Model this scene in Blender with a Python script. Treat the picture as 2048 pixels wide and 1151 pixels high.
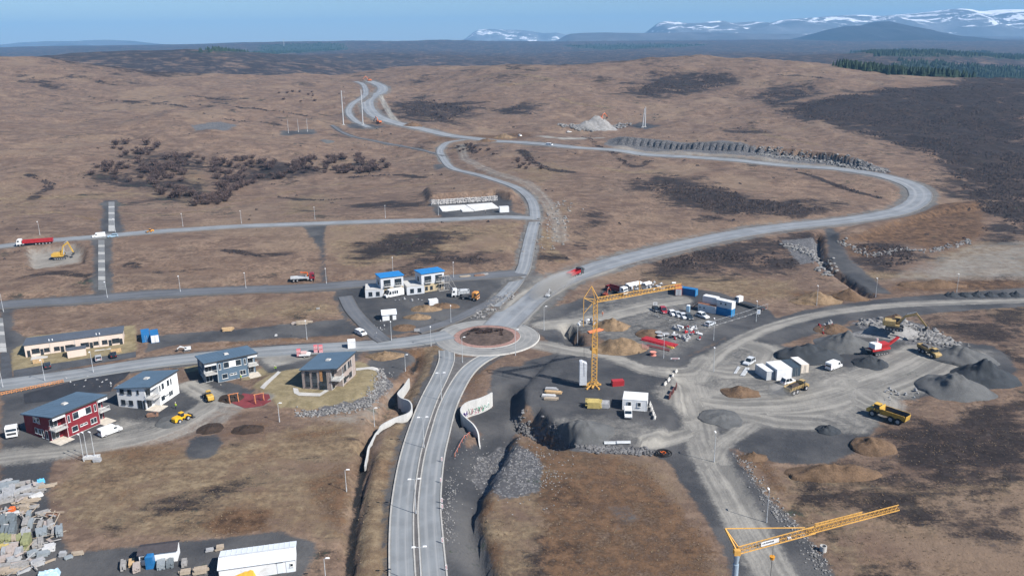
import bpy, bmesh, math, random
import numpy as np
from mathutils import Vector, Matrix

for o in list(bpy.data.objects):
    bpy.data.objects.remove(o)
random.seed(7)
S = bpy.context.scene
COL = S.collection
R = math.radians

# ------------------------------------------------------------------ camera
CAMH, FPX, PW, PH = 90.0, 1657.0, 2048.0, 1151.0
PITCH, ROLL = math.atan((575.5 - 85.0) / FPX), 0.012
fwd = Vector((0, math.cos(PITCH), -math.sin(PITCH)))
r0, u0 = Vector((1, 0, 0)), Vector((0, math.sin(PITCH), math.cos(PITCH)))
RT = r0 * math.cos(ROLL) - u0 * math.sin(ROLL)
UP = u0 * math.cos(ROLL) + r0 * math.sin(ROLL)
CAM = Vector((0, 0, CAMH))
cd = bpy.data.cameras.new('camera')
cam = bpy.data.objects.new('camera', cd)
COL.objects.link(cam)
m3 = Matrix((RT, UP, -fwd)).transposed()
cam.matrix_world = Matrix.Translation(CAM) @ m3.to_4x4()
cd.sensor_width = 36.0
cd.lens = FPX / PW * 36.0
cd.clip_start, cd.clip_end = 1.0, 60000.0
S.camera = cam

# ------------------------------------------------------------------ light
SUN_EL, SUN_ROT = R(42), math.atan2(0.85, -0.53)
w = bpy.data.worlds.new('World')
S.world = w
w.use_nodes = True
nt = w.node_tree
bg = nt.nodes['Background']
sky = nt.nodes.new('ShaderNodeTexSky')
sky.sky_type = 'NISHITA'
sky.sun_disc = False
sky.sun_elevation, sky.sun_rotation = SUN_EL, SUN_ROT
sky.altitude = 100
sky.air_density, sky.dust_density, sky.ozone_density = 1.0, 0.1, 7.0
nt.links.new(sky.outputs[0], bg.inputs[0])
bg.inputs[1].default_value = 0.066
sl = bpy.data.lights.new('sun', 'SUN')
sl.energy, sl.angle, sl.color = 5.0, R(0.5), (1.0, 0.95, 0.88)
so = bpy.data.objects.new('sun', sl)
COL.objects.link(so)
sd = Vector((math.sin(SUN_ROT) * math.cos(SUN_EL), math.cos(SUN_ROT) * math.cos(SUN_EL), math.sin(SUN_EL)))
so.rotation_euler = sd.to_track_quat('Z', 'Y').to_euler()
S.view_settings.view_transform = 'Standard'
S.view_settings.look = 'None'
S.view_settings.exposure = 0.75
S.view_settings.gamma = 1.0
S.view_settings.use_curve_mapping = False
S.render.engine = 'CYCLES'

# ------------------------------------------------------------------ noise
def _h(i, j, s):
    n = (i * 374761393 + j * 668265263 + s * 974634777) & 0xFFFFFFFF
    n = ((n ^ (n >> 13)) * 1274126177) & 0xFFFFFFFF
    return ((n ^ (n >> 16)) & 0xFFFFFF) / float(0xFFFFFF)
def vn(x, y, s=0):
    x = np.asarray(x, float); y = np.asarray(y, float)
    xi = np.floor(x).astype(np.int64); yi = np.floor(y).astype(np.int64)
    fx, fy = x - xi, y - yi
    fx = fx * fx * (3 - 2 * fx); fy = fy * fy * (3 - 2 * fy)
    a, b = _h(xi, yi, s), _h(xi + 1, yi, s)
    c, d = _h(xi, yi + 1, s), _h(xi + 1, yi + 1, s)
    return (a + (b - a) * fx) * (1 - fy) + (c + (d - c) * fx) * fy - 0.5
def fbm(x, y, s=0, o=4):
    t, a = 0, 1.0
    for k in range(o):
        t = t + a * vn(x * 2 ** k + 17.3 * k, y * 2 ** k - 9.1 * k, s + k)
        a *= 0.5
    return t

# ------------------------------------------------------------------ terrain: surveyed points (view x, view y, metres away)
def ray(px, py):
    return fwd + RT * ((px - 1024.0) / FPX) + UP * ((575.5 - py) / FPX)
def flat_pt(px, py, z=0.0):
    d = ray(px, py)
    return CAM + d * ((z - CAMH) / d.z)
CTRL = []
for px, py, z in [(0,1151,0),(400,1151,0),(800,1151,0),(1200,1151,0.5),(1700,1151,0),(2048,1151,0.5),
    (0,950,0),(300,950,0),(600,950,0),(840,950,0.6),(1100,950,1),(1600,950,0.5),(2048,950,1),
    (0,800,0),(300,780,0),(600,780,0),(880,780,0.3),(1200,780,0.2),(1600,800,0),(2048,800,1),
    (0,690,1),(300,690,.6),(640,680,.3),(975,672,0),(1300,680,0),(1700,680,0),(2048,680,0),
    (0,612,3),(300,588,3.2),(700,567,3),(1000,560,2.2),(1250,600,-.5),(1500,590,-1),(1750,600,-1),(2048,595,-1),
    (0,492,8),(300,462,9),(700,443,9),(1050,433,8),(1150,540,1.5),(1300,500,1),(1550,455,1),(1750,430,1),(1900,470,-2),(2048,500,-2),
    (1300,440,4),(1500,400,5),(1650,380,4),(1850,390,1)]:
    CTRL.append(flat_pt(px, py, z))
for px, py, d in [(0,380,480),(300,380,500),(600,390,500),(850,360,540),
    (0,260,660),(300,250,690),(600,255,720),(690,250,740),(890,300,640),
    (0,180,860),(250,180,900),(500,190,900),(700,195,880),(760,172,1010),
    (0,113,1060),(100,118,1060),(200,132,1060),(300,144,1080),(430,150,1150),(560,152,1200),(680,153,1200),
    (780,138,1250),(850,138,1260),(1000,137,1250),(1150,132,1220),(1280,120,1180),(1400,113,1160),(1500,114,1150),(1600,122,1120),(1750,143,1040),(1900,156,980),(2048,162,950),
    (900,220,830),(1000,240,780),(1185,250,760),(1290,252,750),(1100,285,640),(950,278,670),(800,250,740),
    (1300,300,620),(1500,315,590),(1720,340,540),(1400,220,830),(1600,200,850),(1800,250,720),(2000,250,700),(2000,330,570),(1400,160,1000),(1200,180,930)]:
    CTRL.append(CAM + ray(px, py) * d)
# behind the crests and on towards the horizon: (view x, metres away, height)
for px, d, z in [(0,1350,62),(200,1350,40),(430,1420,20),(560,1450,14),(680,1450,12),(850,1500,10),(1000,1550,8),(1150,1500,14),(1400,1450,22),(1600,1420,14),(1900,1300,6),(2048,1250,0),
    (0,1900,58),(1000,2100,10),(1500,2000,6),(2048,1900,0),(-700,1400,60),(-700,700,30),(2700,700,15),(2700,1400,10),
    (1000,4600,38),(1500,4600,36),(2048,4600,36),(-300,4600,70),(2400,4600,40)]:
    q = ray(px, 575); CTRL.append(Vector((q.x / q.y * d, d, z)))
for px, py, d in [(100,112,1750),(300,104,1850),(400,101,1900),(520,112,2000),(620,118,2100),(700,128,2000),(330,128,1600),(500,135,1650),(150,104,2900),(300,99,3000),(450,91.5,3200),(560,86.5,3300),(680,84.5,3400),(560,103,2700),(750,102,2500),(870,103,2500),(860,82,3600),(1000,84,3800),(1250,82,4200),(1300,97,2700),(1600,92,2900),(1900,100,2500),(2048,105,2300),(1750,112,2100),(1900,80,4500),(1600,80,4500),(0,97,3300)]:
    CTRL.append(CAM + ray(px, py) * (d if d < 2150 else d * 1.6))
for px in (-900, 0, 700, 1400, 2100, 3000):
    for d, z in ((10500, 66), (20000, 60)):
        q = ray(px, 575); CTRL.append(Vector((q.x / q.y * d, d, z)))
for x, y, z in [(-100,60,0),(0,60,0),(100,60,0),(-60,30,0),(60,30,0)]:
    CTRL.append(Vector((x, y, z)))
CP = np.array([tuple(p) for p in CTRL])
def _uv(x, y):
    rr = np.sqrt(x * x + y * y)
    return np.arctan2(x, np.maximum(y, 1e-6)) * 1.4, np.log(np.maximum(rr, 20.0)) * 1.0
def _k(r2):
    return 0.5 * r2 * np.log(r2 + 1e-12)
_cu, _cv = _uv(CP[:, 0], CP[:, 1])
_n = len(CP)
_A = np.zeros((_n + 3, _n + 3))
_A[:_n, :_n] = _k((_cu[:, None] - _cu) ** 2 + (_cv[:, None] - _cv) ** 2) + np.eye(_n) * 2e-5
_A[:_n, _n] = 1; _A[:_n, _n + 1] = _cu; _A[:_n, _n + 2] = _cv
_A[_n:, :_n] = _A[:_n, _n:].T
_W = np.linalg.solve(_A, np.concatenate([CP[:, 2], [0, 0, 0]]))
def sstep(a, b, x):
    t = np.clip((x - a) / (b - a), 0, 1)
    return t * t * (3 - 2 * t)
def h0(x, y):
    x = np.atleast_1d(np.asarray(x, float)); y = np.atleast_1d(np.asarray(y, float))
    sh = x.shape; x = x.ravel(); y = y.ravel()
    out = np.empty_like(x)
    for i in range(0, len(x), 40000):
        xx, yy = x[i:i + 40000], y[i:i + 40000]
        u, v = _uv(xx, yy)
        z = _k((u[:, None] - _cu) ** 2 + (v[:, None] - _cv) ** 2) @ _W[:_n] + _W[_n] + _W[_n + 1] * u + _W[_n + 2] * v
        rr = np.sqrt(xx * xx + yy * yy)
        z = z + fbm(xx / 90, yy / 90, 3) * (0.5 + 5.5 * sstep(480, 800, rr)) * 0.8
        z = z + fbm(xx / 34, yy / 34, 41, 3) * 2.6 * sstep(430, 640, rr)
        z = z + fbm(xx / 420, yy / 420, 9) * 14 * sstep(1500, 2600, rr)
        z = z + fbm(xx / 11, yy / 11, 21, 3) * (0.25 + 0.9 * sstep(400, 700, rr))
        out[i:i + 40000] = z
    return out.reshape(sh)
def at0(px, py):
    d = ray(px, py)
    t = np.concatenate([np.linspace(90, 1400, 700), np.linspace(1404, 6000, 500)])
    z = CAMH + d.z * t
    g = h0(d.x * t, d.y * t)
    b = np.nonzero(z < g)[0]
    if len(b) == 0:
        return CAM + d * 6000
    i = max(b[0], 1)
    a0, a1 = z[i - 1] - g[i - 1], g[i] - z[i]
    tt = t[i - 1] + (t[i] - t[i - 1]) * a0 / (a0 + a1 + 1e-9)
    p = CAM + d * float(tt)
    return p
def P0(pts):
    return [at0(*q[:2]) for q in pts]

# ------------------------------------------------------------------ polylines and polygons
def catmull(pts, step=2.0):
    pts = [np.array(p, float) for p in pts]
    q = [2 * pts[0] - pts[1]] + pts + [2 * pts[-1] - pts[-2]]
    out = []
    for i in range(1, len(q) - 2):
        p0, p1, p2, p3 = q[i - 1], q[i], q[i + 1], q[i + 2]
        n = max(2, int(np.linalg.norm((p2 - p1)[:2]) / step))
        for k in range(n):
            t = k / n
            out.append(0.5 * (2 * p1 + (p2 - p0) * t + (2 * p0 - 5 * p1 + 4 * p2 - p3) * t * t + (3 * p1 - p0 - 3 * p2 + p3) * t ** 3))
    out.append(pts[-1])
    return np.array(out)
def smooth1(a, n):
    for _ in range(n):
        b = a.copy(); b[1:-1] = (a[:-2] + 2 * a[1:-1] + a[2:]) / 4; a = b
    return a
def poly_sd(x, y, poly):
    """signed distance, positive inside"""
    p = np.array([(q[0], q[1]) for q in poly]); n = len(p)
    d2 = np.full(x.shape, 1e18); ins = np.zeros(x.shape, bool)
    for i in range(n):
        ax, ay = p[i]; bx, by = p[(i + 1) % n]
        ex, ey = bx - ax, by - ay
        t = np.clip(((x - ax) * ex + (y - ay) * ey) / (ex * ex + ey * ey + 1e-12), 0, 1)
        d2 = np.minimum(d2, (x - ax - t * ex) ** 2 + (y - ay - t * ey) ** 2)
        c = ((ay > y) != (by > y)) & (x < ex * (y - ay) / (ey + 1e-12 if ey == 0 else ey) + ax)
        ins ^= c
    return np.where(ins, 1, -1) * np.sqrt(d2)
def line_d(x, y, pts):
    """distance to polyline, and interpolated third coordinate"""
    d2 = np.full(x.shape, 1e18); zz = np.zeros(x.shape)
    for i in range(len(pts) - 1):
        ax, ay, az = pts[i]; bx, by, bz = pts[i + 1]
        ex, ey = bx - ax, by - ay
        t = np.clip(((x - ax) * ex + (y - ay) * ey) / (ex * ex + ey * ey + 1e-12), 0, 1)
        dd = (x - ax - t * ex) ** 2 + (y - ay - t * ey) ** 2
        m = dd < d2
        d2 = np.where(m, dd, d2); zz = np.where(m, az + t * (bz - az), zz)
    return np.sqrt(d2), zz
def boxsel(x, y, pts, pad):
    p = np.array([(q[0], q[1]) for q in pts])
    return (x > p[:, 0].min() - pad) & (x < p[:, 0].max() + pad) & (y > p[:, 1].min() - pad) & (y < p[:, 1].max() + pad)

# ------------------------------------------------------------------ roads (view coordinates of the centre line, width in metres)
ROADS = [
 dict(n='road', w=4.3, k='asphalt', kerb=True, lb=6, p=[(806,1190),(805,1151),(803,1075),(806,1004),(818,924),(835,860),(857,801),(881,752),(893,722),(893,700)]),
 dict(n='road', w=4.3, k='asphalt', kerb=True, lb=6, p=[(871,1190),(868,1151),(862,1075),(859,1004),(867,924),(879,870),(898,806),(928,750),(957,722),(990,706)]),
 dict(n='road', w=8.6, k='asphalt', kerb=False, lb=5, p=[(-60,776),(0,768),(122,752),(293,725),(366,717),(480,706),(600,698),(700,692),(780,687),(850,679),(900,668)]),
 dict(n='road', w=12.5, k='gravelroad', lb=8, p=[(1000,652),(1030,622),(1058,598),(1100,570),(1150,549),(1250,517),(1400,482),(1550,455),(1700,439),(1790,424),(1838,400),(1832,375),(1780,354),(1715,343),(1610,331,0,-1.0),(1500,318,0,-1.5),(1350,308,0,-1.0),(1230,299),(1140,293),(1050,285),(950,277),(870,264),(800,249),(752,231),(735,210),(742,195),(765,182),(760,171),(738,162)]),
 dict(n='road', w=5.4, k='gravelroad', lb=5, p=[(985,612),(1005,592),(1030,565),(1047,535),(1055,500),(1064,460),(1070,430),(1060,396),(1025,371),(960,351),(905,336),(886,318),(880,300),(895,284),(930,279)]),
 dict(n='road', w=7.2, k='gravelroad', lb=5, p=[(1066,436),(1000,433),(900,438),(700,443),(500,451),(350,460),(200,472),(100,480),(0,492),(-60,498)]),
 dict(n='road', w=9.0, k='asphaltdark', lb=5, p=[(1046,545),(1000,549),(930,553),(800,562),(700,568),(600,575),(450,580),(300,588),(150,600),(50,605),(0,610),(-60,615)]),
 dict(n='path', w=3.0, k='asphaltdark', lb=4, p=[(888,312),(860,304),(800,291),(740,279),(700,270),(680,262),(664,250)]),
 dict(n='road', w=6.0, k='gravelroad', lb=5, p=[(738,255),(708,238),(697,222),(704,208),(720,198),(731,186),(728,172),(712,163)]),
 dict(n='road', w=4.5, k='asphaltdark', lb=4, p=[(1000,592),(985,602),(950,620),(905,640),(870,652),(835,662)]),
 dict(n='road', w=5.0, k='asphaltdark', lb=4, p=[(690,592),(705,620),(730,648),(752,668),(770,682)]),
]
for r in ROADS:
    c = catmull([(*p[:2], q[3] if len(q) > 3 else 0.0) for p, q in ((at0(q[0], q[1]), q) for q in r['p'])], 2.0)
    if r['w'] > 8:
        c[:, :2] = np.stack([smooth1(c[:, 0], 14), smooth1(c[:, 1], 14)], 1)
    z = smooth1(h0(c[:, 0], c[:, 1]), 60)
    c[:, 2] = z + smooth1(c[:, 2], 10)
    r['c'] = c
RB = at0(974, 673); RBZ = float(h0(RB.x, RB.y)[0]) + 0.05

# ------------------------------------------------------------------ earthworks: (kind, view outline, height change in metres, slope width)
def stroke(pts, step=3.0):
    return catmull([(*p[:2], 0.0) for p in P0(pts)], step)
DIGS = [
 ('s', [(1010,785),(1005,830),(990,880),(950,945),(922,1000),(914,1060),(925,1110),(945,1175)], -2.8, 3.2, 2.2),
 ('s', [(858,705),(848,745),(830,775),(800,800),(775,830)], -2.5, 3.0, 3.0),
 ('s', [(735,905),(722,960),(712,1040),(703,1110),(700,1170)], -1.8, 0.9, 1.6),
 ('P', [(918,824),(910,832),(916,848),(932,866),(948,888),(960,898),(957,874),(953,864),(946,856),(937,851),(927,843),(921,834)], -1.2, .8),
 ('P', [(992,789),(973,796),(954,803),(938,807),(927,813),(920,823),(924,834),(929,842),(939,850),(948,857),(956,866),(961,880),(963,898),(985,890),(1000,850),(1008,800)], -2.5, .6),
 ('P', [(812,766),(802,778),(799,790),(801,797),(806,801),(820,806),(826,816),(826,826),(820,834),(806,839),(790,844),(768,854),(752,866),(738,888),(730,912),(726,935),(712,935),(716,900),(728,872),(745,852),(762,830),(768,805),(790,770)], -2.4, .8),
 ('C', [(1205,288),(1300,294),(1400,299),(1500,306),(1620,319),(1700,331),(1778,343)], 5.5, 1.6),
 ('p', [(1045,788),(1085,745),(1110,716),(1200,722),(1340,745),(1365,800),(1345,850),(1310,890),(1160,885),(1085,850),(1040,815)], 1.5, 0.5),
 ('p', [(1028,828),(1075,830),(1110,865),(1150,890),(1120,896),(1075,880),(1045,860)], -4.2, 2.0),
 ('p', [(55,493),(150,487),(168,500),(165,525),(150,530),(60,535)], -3.0, 2.0),
 ('p', [(858,404),(990,393),(1026,402),(1034,390),(985,374),(850,384)], 3.6, 5.0),
 ('f', [(868,420),(864,402),(990,392),(1022,404),(1024,428),(940,431)], 0, 1.5),
 ('s', [(1637,470),(1640,505),(1655,535),(1690,560),(1738,592)], -3.0, 1.2, 1.0),
 ('p', [(1122,655),(1135,648),(1160,672),(1165,690),(1140,690),(1125,670)], -3.5, 1.5),
 ('p', [(1770,780),(1830,775),(1850,800),(1790,830)], -0.6, 3.0),
 ('s', [(1690,478),(1790,440),(1880,420),(1950,412)], 2.0, 3.0, 5.0),
 ('p', [(505,770),(560,735),(720,715),(765,740),(755,790),(690,815),(600,822),(530,808)], 1.2, 5.0),
 ('s', [(862,690),(868,735),(838,790),(800,870),(770,960),(752,1060),(745,1170)], 1.0, 2.2, 3.0),
]
PLOTZ = float(h0(at0(945, 431).x, at0(945, 431).y)[0]) - .3
DG = []
for d in DIGS:
    pts = stroke(d[1]) if d[0] in 'sC' else [(*p[:2], 0) for p in P0(d[1])]
    DG.append((d[0], pts) + tuple(d[2:]))
def shape_ground(x, y, z):
    z = z.copy()
    def dig(late, x, y, z):
      for d in DG:
        if (d[0] in 'PC') != late: continue
        m = boxsel(x, y, d[1], 90 if d[0] == 'C' else 12)
        if not m.any():
            continue
        xx, yy = x[m], y[m]
        wob = fbm(xx / 3.0, yy / 3.0, 5, 3) * 0.9
        if d[0] == 'C':
            q = np.array(sorted((p[0], p[1]) for p in d[1])); s = yy - np.interp(xx, q[:, 0], q[:, 1]) + wob * 0.5
            en = sstep(0, 22, xx - q[0, 0]) * sstep(0, 16, q[-1, 0] - xx)
            z[m] += d[2] * sstep(0, d[3], s) * np.exp(-(np.maximum(s, 0) / 34) ** 2) * en; continue
        if d[0] == 's':
            dd, _ = line_d(xx, yy, d[1])
            f = 1 - sstep(d[3], d[3] + d[4], dd + wob)
        else:
            f = sstep(-d[3] / 2, d[3] / 2, poly_sd(xx, yy, d[1]) + wob)
        if d[0] == 'P': z[m] = z[m] * (1 - f) + d[2] * f
        elif d[0] == 'f': z[m] = z[m] * (1 - f) + PLOTZ * f
        else: z[m] += f * d[2]
    dig(False, x, y, z)
    for r in ROADS:
        m = boxsel(x, y, r['c'], 16)
        if not m.any():
            continue
        dd, zz = line_d(x[m], y[m], r['c'][::2] if len(r['c']) > 60 else r['c'])
        hw = r['w'] / 2 + 1.3
        f = 1 - sstep(hw, hw + r['lb'], dd)
        z[m] = z[m] * (1 - f) + (zz - 0.22) * f
    dd = np.hypot(x - RB.x, y - RB.y)
    f = 1 - sstep(17.5, 25, dd)
    z = z * (1 - f) + (RBZ - 0.2) * f
    dig(True, x, y, z)
    return z

# ------------------------------------------------------------------ the ground grid
def axis(a, b, s0, g, first):
    out = [a]; s = first
    while out[-1] < b:
        out.append(out[-1] + s); s = s0 + g * abs(out[-1] - a)
    return out
xp = list(np.arange(-330, 400.1, 1.4))
xr = axis(xp[-1], 16500, 1.4, 0.075, 1.5)[1:]
xl = [-v for v in axis(-xp[0], 16500, 1.4, 0.075, 1.5)[1:]][::-1]
XS = np.array(xl + xp + xr)
YS = np.array([-400, -200, -80, 0, 40, 70, 90] + axis(100, 1000, 1.0, 0.003, 1.0) + [])
YS = np.concatenate([YS, np.array(axis(YS[-1], 16500, 3.7, 0.02, 3.7)[1:])])
GX, GY = np.meshgrid(XS, YS)
gx, gy = GX.ravel(), GY.ravel()
gz = shape_ground(gx, gy, h0(gx, gy))
GZ = gz.reshape(GX.shape)
def ground(x, y):
    i = int(np.clip(np.searchsorted(XS, x) - 1, 0, len(XS) - 2)); j = int(np.clip(np.searchsorted(YS, y) - 1, 0, len(YS) - 2))
    a = (x - XS[i]) / (XS[i + 1] - XS[i]); b = (y - YS[j]) / (YS[j + 1] - YS[j])
    return float((GZ[j, i] * (1 - a) + GZ[j, i + 1] * a) * (1 - b) + (GZ[j + 1, i] * (1 - a) + GZ[j + 1, i + 1] * a) * b)
def groundv(x, y):
    i = np.clip(np.searchsorted(XS, x) - 1, 0, len(XS) - 2); j = np.clip(np.searchsorted(YS, y) - 1, 0, len(YS) - 2)
    a = (x - XS[i]) / (XS[i + 1] - XS[i]); b = (y - YS[j]) / (YS[j + 1] - YS[j])
    return (GZ[j, i] * (1 - a) + GZ[j, i + 1] * a) * (1 - b) + (GZ[j + 1, i] * (1 - a) + GZ[j + 1, i + 1] * a) * b
_T = np.concatenate([np.linspace(90, 1400, 1400), np.linspace(1403, 11000, 1400)])
def at(px, py):
    """where the line of sight through a picture point meets the ground"""
    d = ray(px, py)
    z = CAMH + d.z * _T
    g = groundv(d.x * _T, d.y * _T)
    b = np.nonzero(z < g)[0]
    if len(b) == 0:
        return CAM + d * 6000
    i = max(b[0], 1)
    a0, a1 = z[i - 1] - g[i - 1], g[i] - z[i]
    tt = float(_T[i - 1] + (_T[i] - _T[i - 1]) * a0 / (a0 + a1 + 1e-9))
    return CAM + d * tt
def heading(p, q):
    """turn about z that points +x from picture point p to picture point q along the ground"""
    a, b = at(*p), at(*q)
    return math.atan2(b.y - a.y, b.x - a.x)
cy = S.cycles
cy.use_adaptive_sampling, cy.adaptive_threshold = True, 0.02
cy.max_bounces, cy.diffuse_bounces, cy.glossy_bounces, cy.volume_bounces, cy.transmission_bounces = 4, 1, 2, 0, 3
# ------------------------------------------------------------------ materials
class NT:
    def __init__(s, name):
        s.m = bpy.data.materials.new(name); s.m.use_nodes = True
        s.t = s.m.node_tree; s.b = s.t.nodes['Principled BSDF']
        s.geo = s.t.nodes.new('ShaderNodeNewGeometry'); s.tc = s.t.nodes.new('ShaderNodeTexCoord')
        s.b.inputs['Specular IOR Level'].default_value = 0.25
    def put(s, sock, v):
        if isinstance(v, bpy.types.NodeSocket):
            s.t.links.new(v, sock)
        elif isinstance(v, (tuple, list)):
            sock.default_value = (*v, 1) if len(v) == 3 and len(sock.default_value) == 4 else v
        else:
            sock.default_value = v
    def noise(s, vec, scale, detail=4, rough=0.55, dist=0.0):
        n = s.t.nodes.new('ShaderNodeTexNoise')
        n.inputs['Scale'].default_value = scale; n.inputs['Detail'].default_value = detail
        n.inputs['Roughness'].default_value = rough; n.inputs['Distortion'].default_value = dist
        s.t.links.new(vec, n.inputs['Vector']); return n.outputs['Fac']
    def vor(s, vec, scale):
        n = s.t.nodes.new('ShaderNodeTexVoronoi'); n.inputs['Scale'].default_value = scale
        s.t.links.new(vec, n.inputs['Vector']); return n.outputs['Distance']
    def math(s, op, a, b=0.5, c=None):
        n = s.t.nodes.new('ShaderNodeMath'); n.operation = op
        s.put(n.inputs[0], a); s.put(n.inputs[1], b)
        if c is not None: s.put(n.inputs[2], c)
        return n.outputs[0]
    def rng(s, v, a, b, c=0.0, d=1.0):
        n = s.t.nodes.new('ShaderNodeMapRange'); n.interpolation_type = 'SMOOTHSTEP'
        s.put(n.inputs[0], v); s.put(n.inputs[1], a); s.put(n.inputs[2], b); s.put(n.inputs[3], c); s.put(n.inputs[4], d)
        return n.outputs[0]
    def mix(s, f, a, b):
        n = s.t.nodes.new('ShaderNodeMix'); n.data_type = 'RGBA'
        s.put(n.inputs[0], f); s.put(n.inputs[6], a); s.put(n.inputs[7], b)
        return n.outputs[2]
    def mul(s, a, f):
        n = s.t.nodes.new('ShaderNodeMix'); n.data_type = 'RGBA'; n.blend_type = 'MULTIPLY'
        n.inputs[0].default_value = 1.0
        s.put(n.inputs[6], a); s.put(n.inputs[7], f)
        return n.outputs[2]
    def map(s, vec, sc=(1, 1, 1), rot=0.0):
        n = s.t.nodes.new('ShaderNodeMapping'); n.inputs['Scale'].default_value = sc
        n.inputs['Rotation'].default_value = (0, 0, rot)
        s.t.links.new(vec, n.inputs[0]); return n.outputs[0]
    def attr(s, name):
        n = s.t.nodes.new('ShaderNodeAttribute'); n.attribute_name = name
        q = s.t.nodes.new('ShaderNodeSeparateColor'); s.t.links.new(n.outputs['Color'], q.inputs[0])
        return q.outputs
    def bump(s, h, strength, dist):
        n = s.t.nodes.new('ShaderNodeBump'); n.inputs['Strength'].default_value = strength
        n.inputs['Distance'].default_value = dist
        s.t.links.new(h, n.inputs['Height']); s.t.links.new(n.outputs[0], s.b.inputs['Normal'])
    def done(s, col, rough=0.85, metal=0.0):
        s.put(s.b.inputs['Base Color'], col); s.put(s.b.inputs['Roughness'], rough)
        s.b.inputs['Metallic'].default_value = metal
        return s.m
MATS = {}
def M(name, c=None, rough=0.7, var=0.18, scale=1.5, metal=0.0, dirt=None, spec=None, bump=0.0, streak=0.0):
    if name in MATS:
        return MATS[name]
    n = NT(name); v = n.tc.outputs['Object']
    a = n.noise(v, scale, 5, 0.6); b = n.noise(v, scale * 9, 3, 0.6)
    f = n.math('ADD', n.math('MULTIPLY', a, 0.6), n.math('MULTIPLY', b, 0.4))
    lo = tuple(x * (1 - var) for x in c); hi = tuple(min(1, x * (1 + var)) for x in c)
    col = n.mix(n.rng(f, 0.35, 0.65), lo, hi)
    if dirt:
        d = n.noise(v, scale * 0.7, 6, 0.65, 0.6)
        col = n.mix(n.rng(d, 0.52, 0.72), col, dirt)
    if streak:
        st = n.noise(n.map(v, (scale * 5, scale * 5, 0.15)), 1.0, 3)
        col = n.mix(n.math('MULTIPLY', n.rng(st, 0.45, 0.75), streak), col, tuple(x * 0.5 for x in c))
    if bump:
        n.bump(b, 0.6, bump)
    if spec is not None:
        n.b.inputs['Specular IOR Level'].default_value = spec
    MATS[name] = n.done(col, rough, metal)
    return MATS[name]

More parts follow.
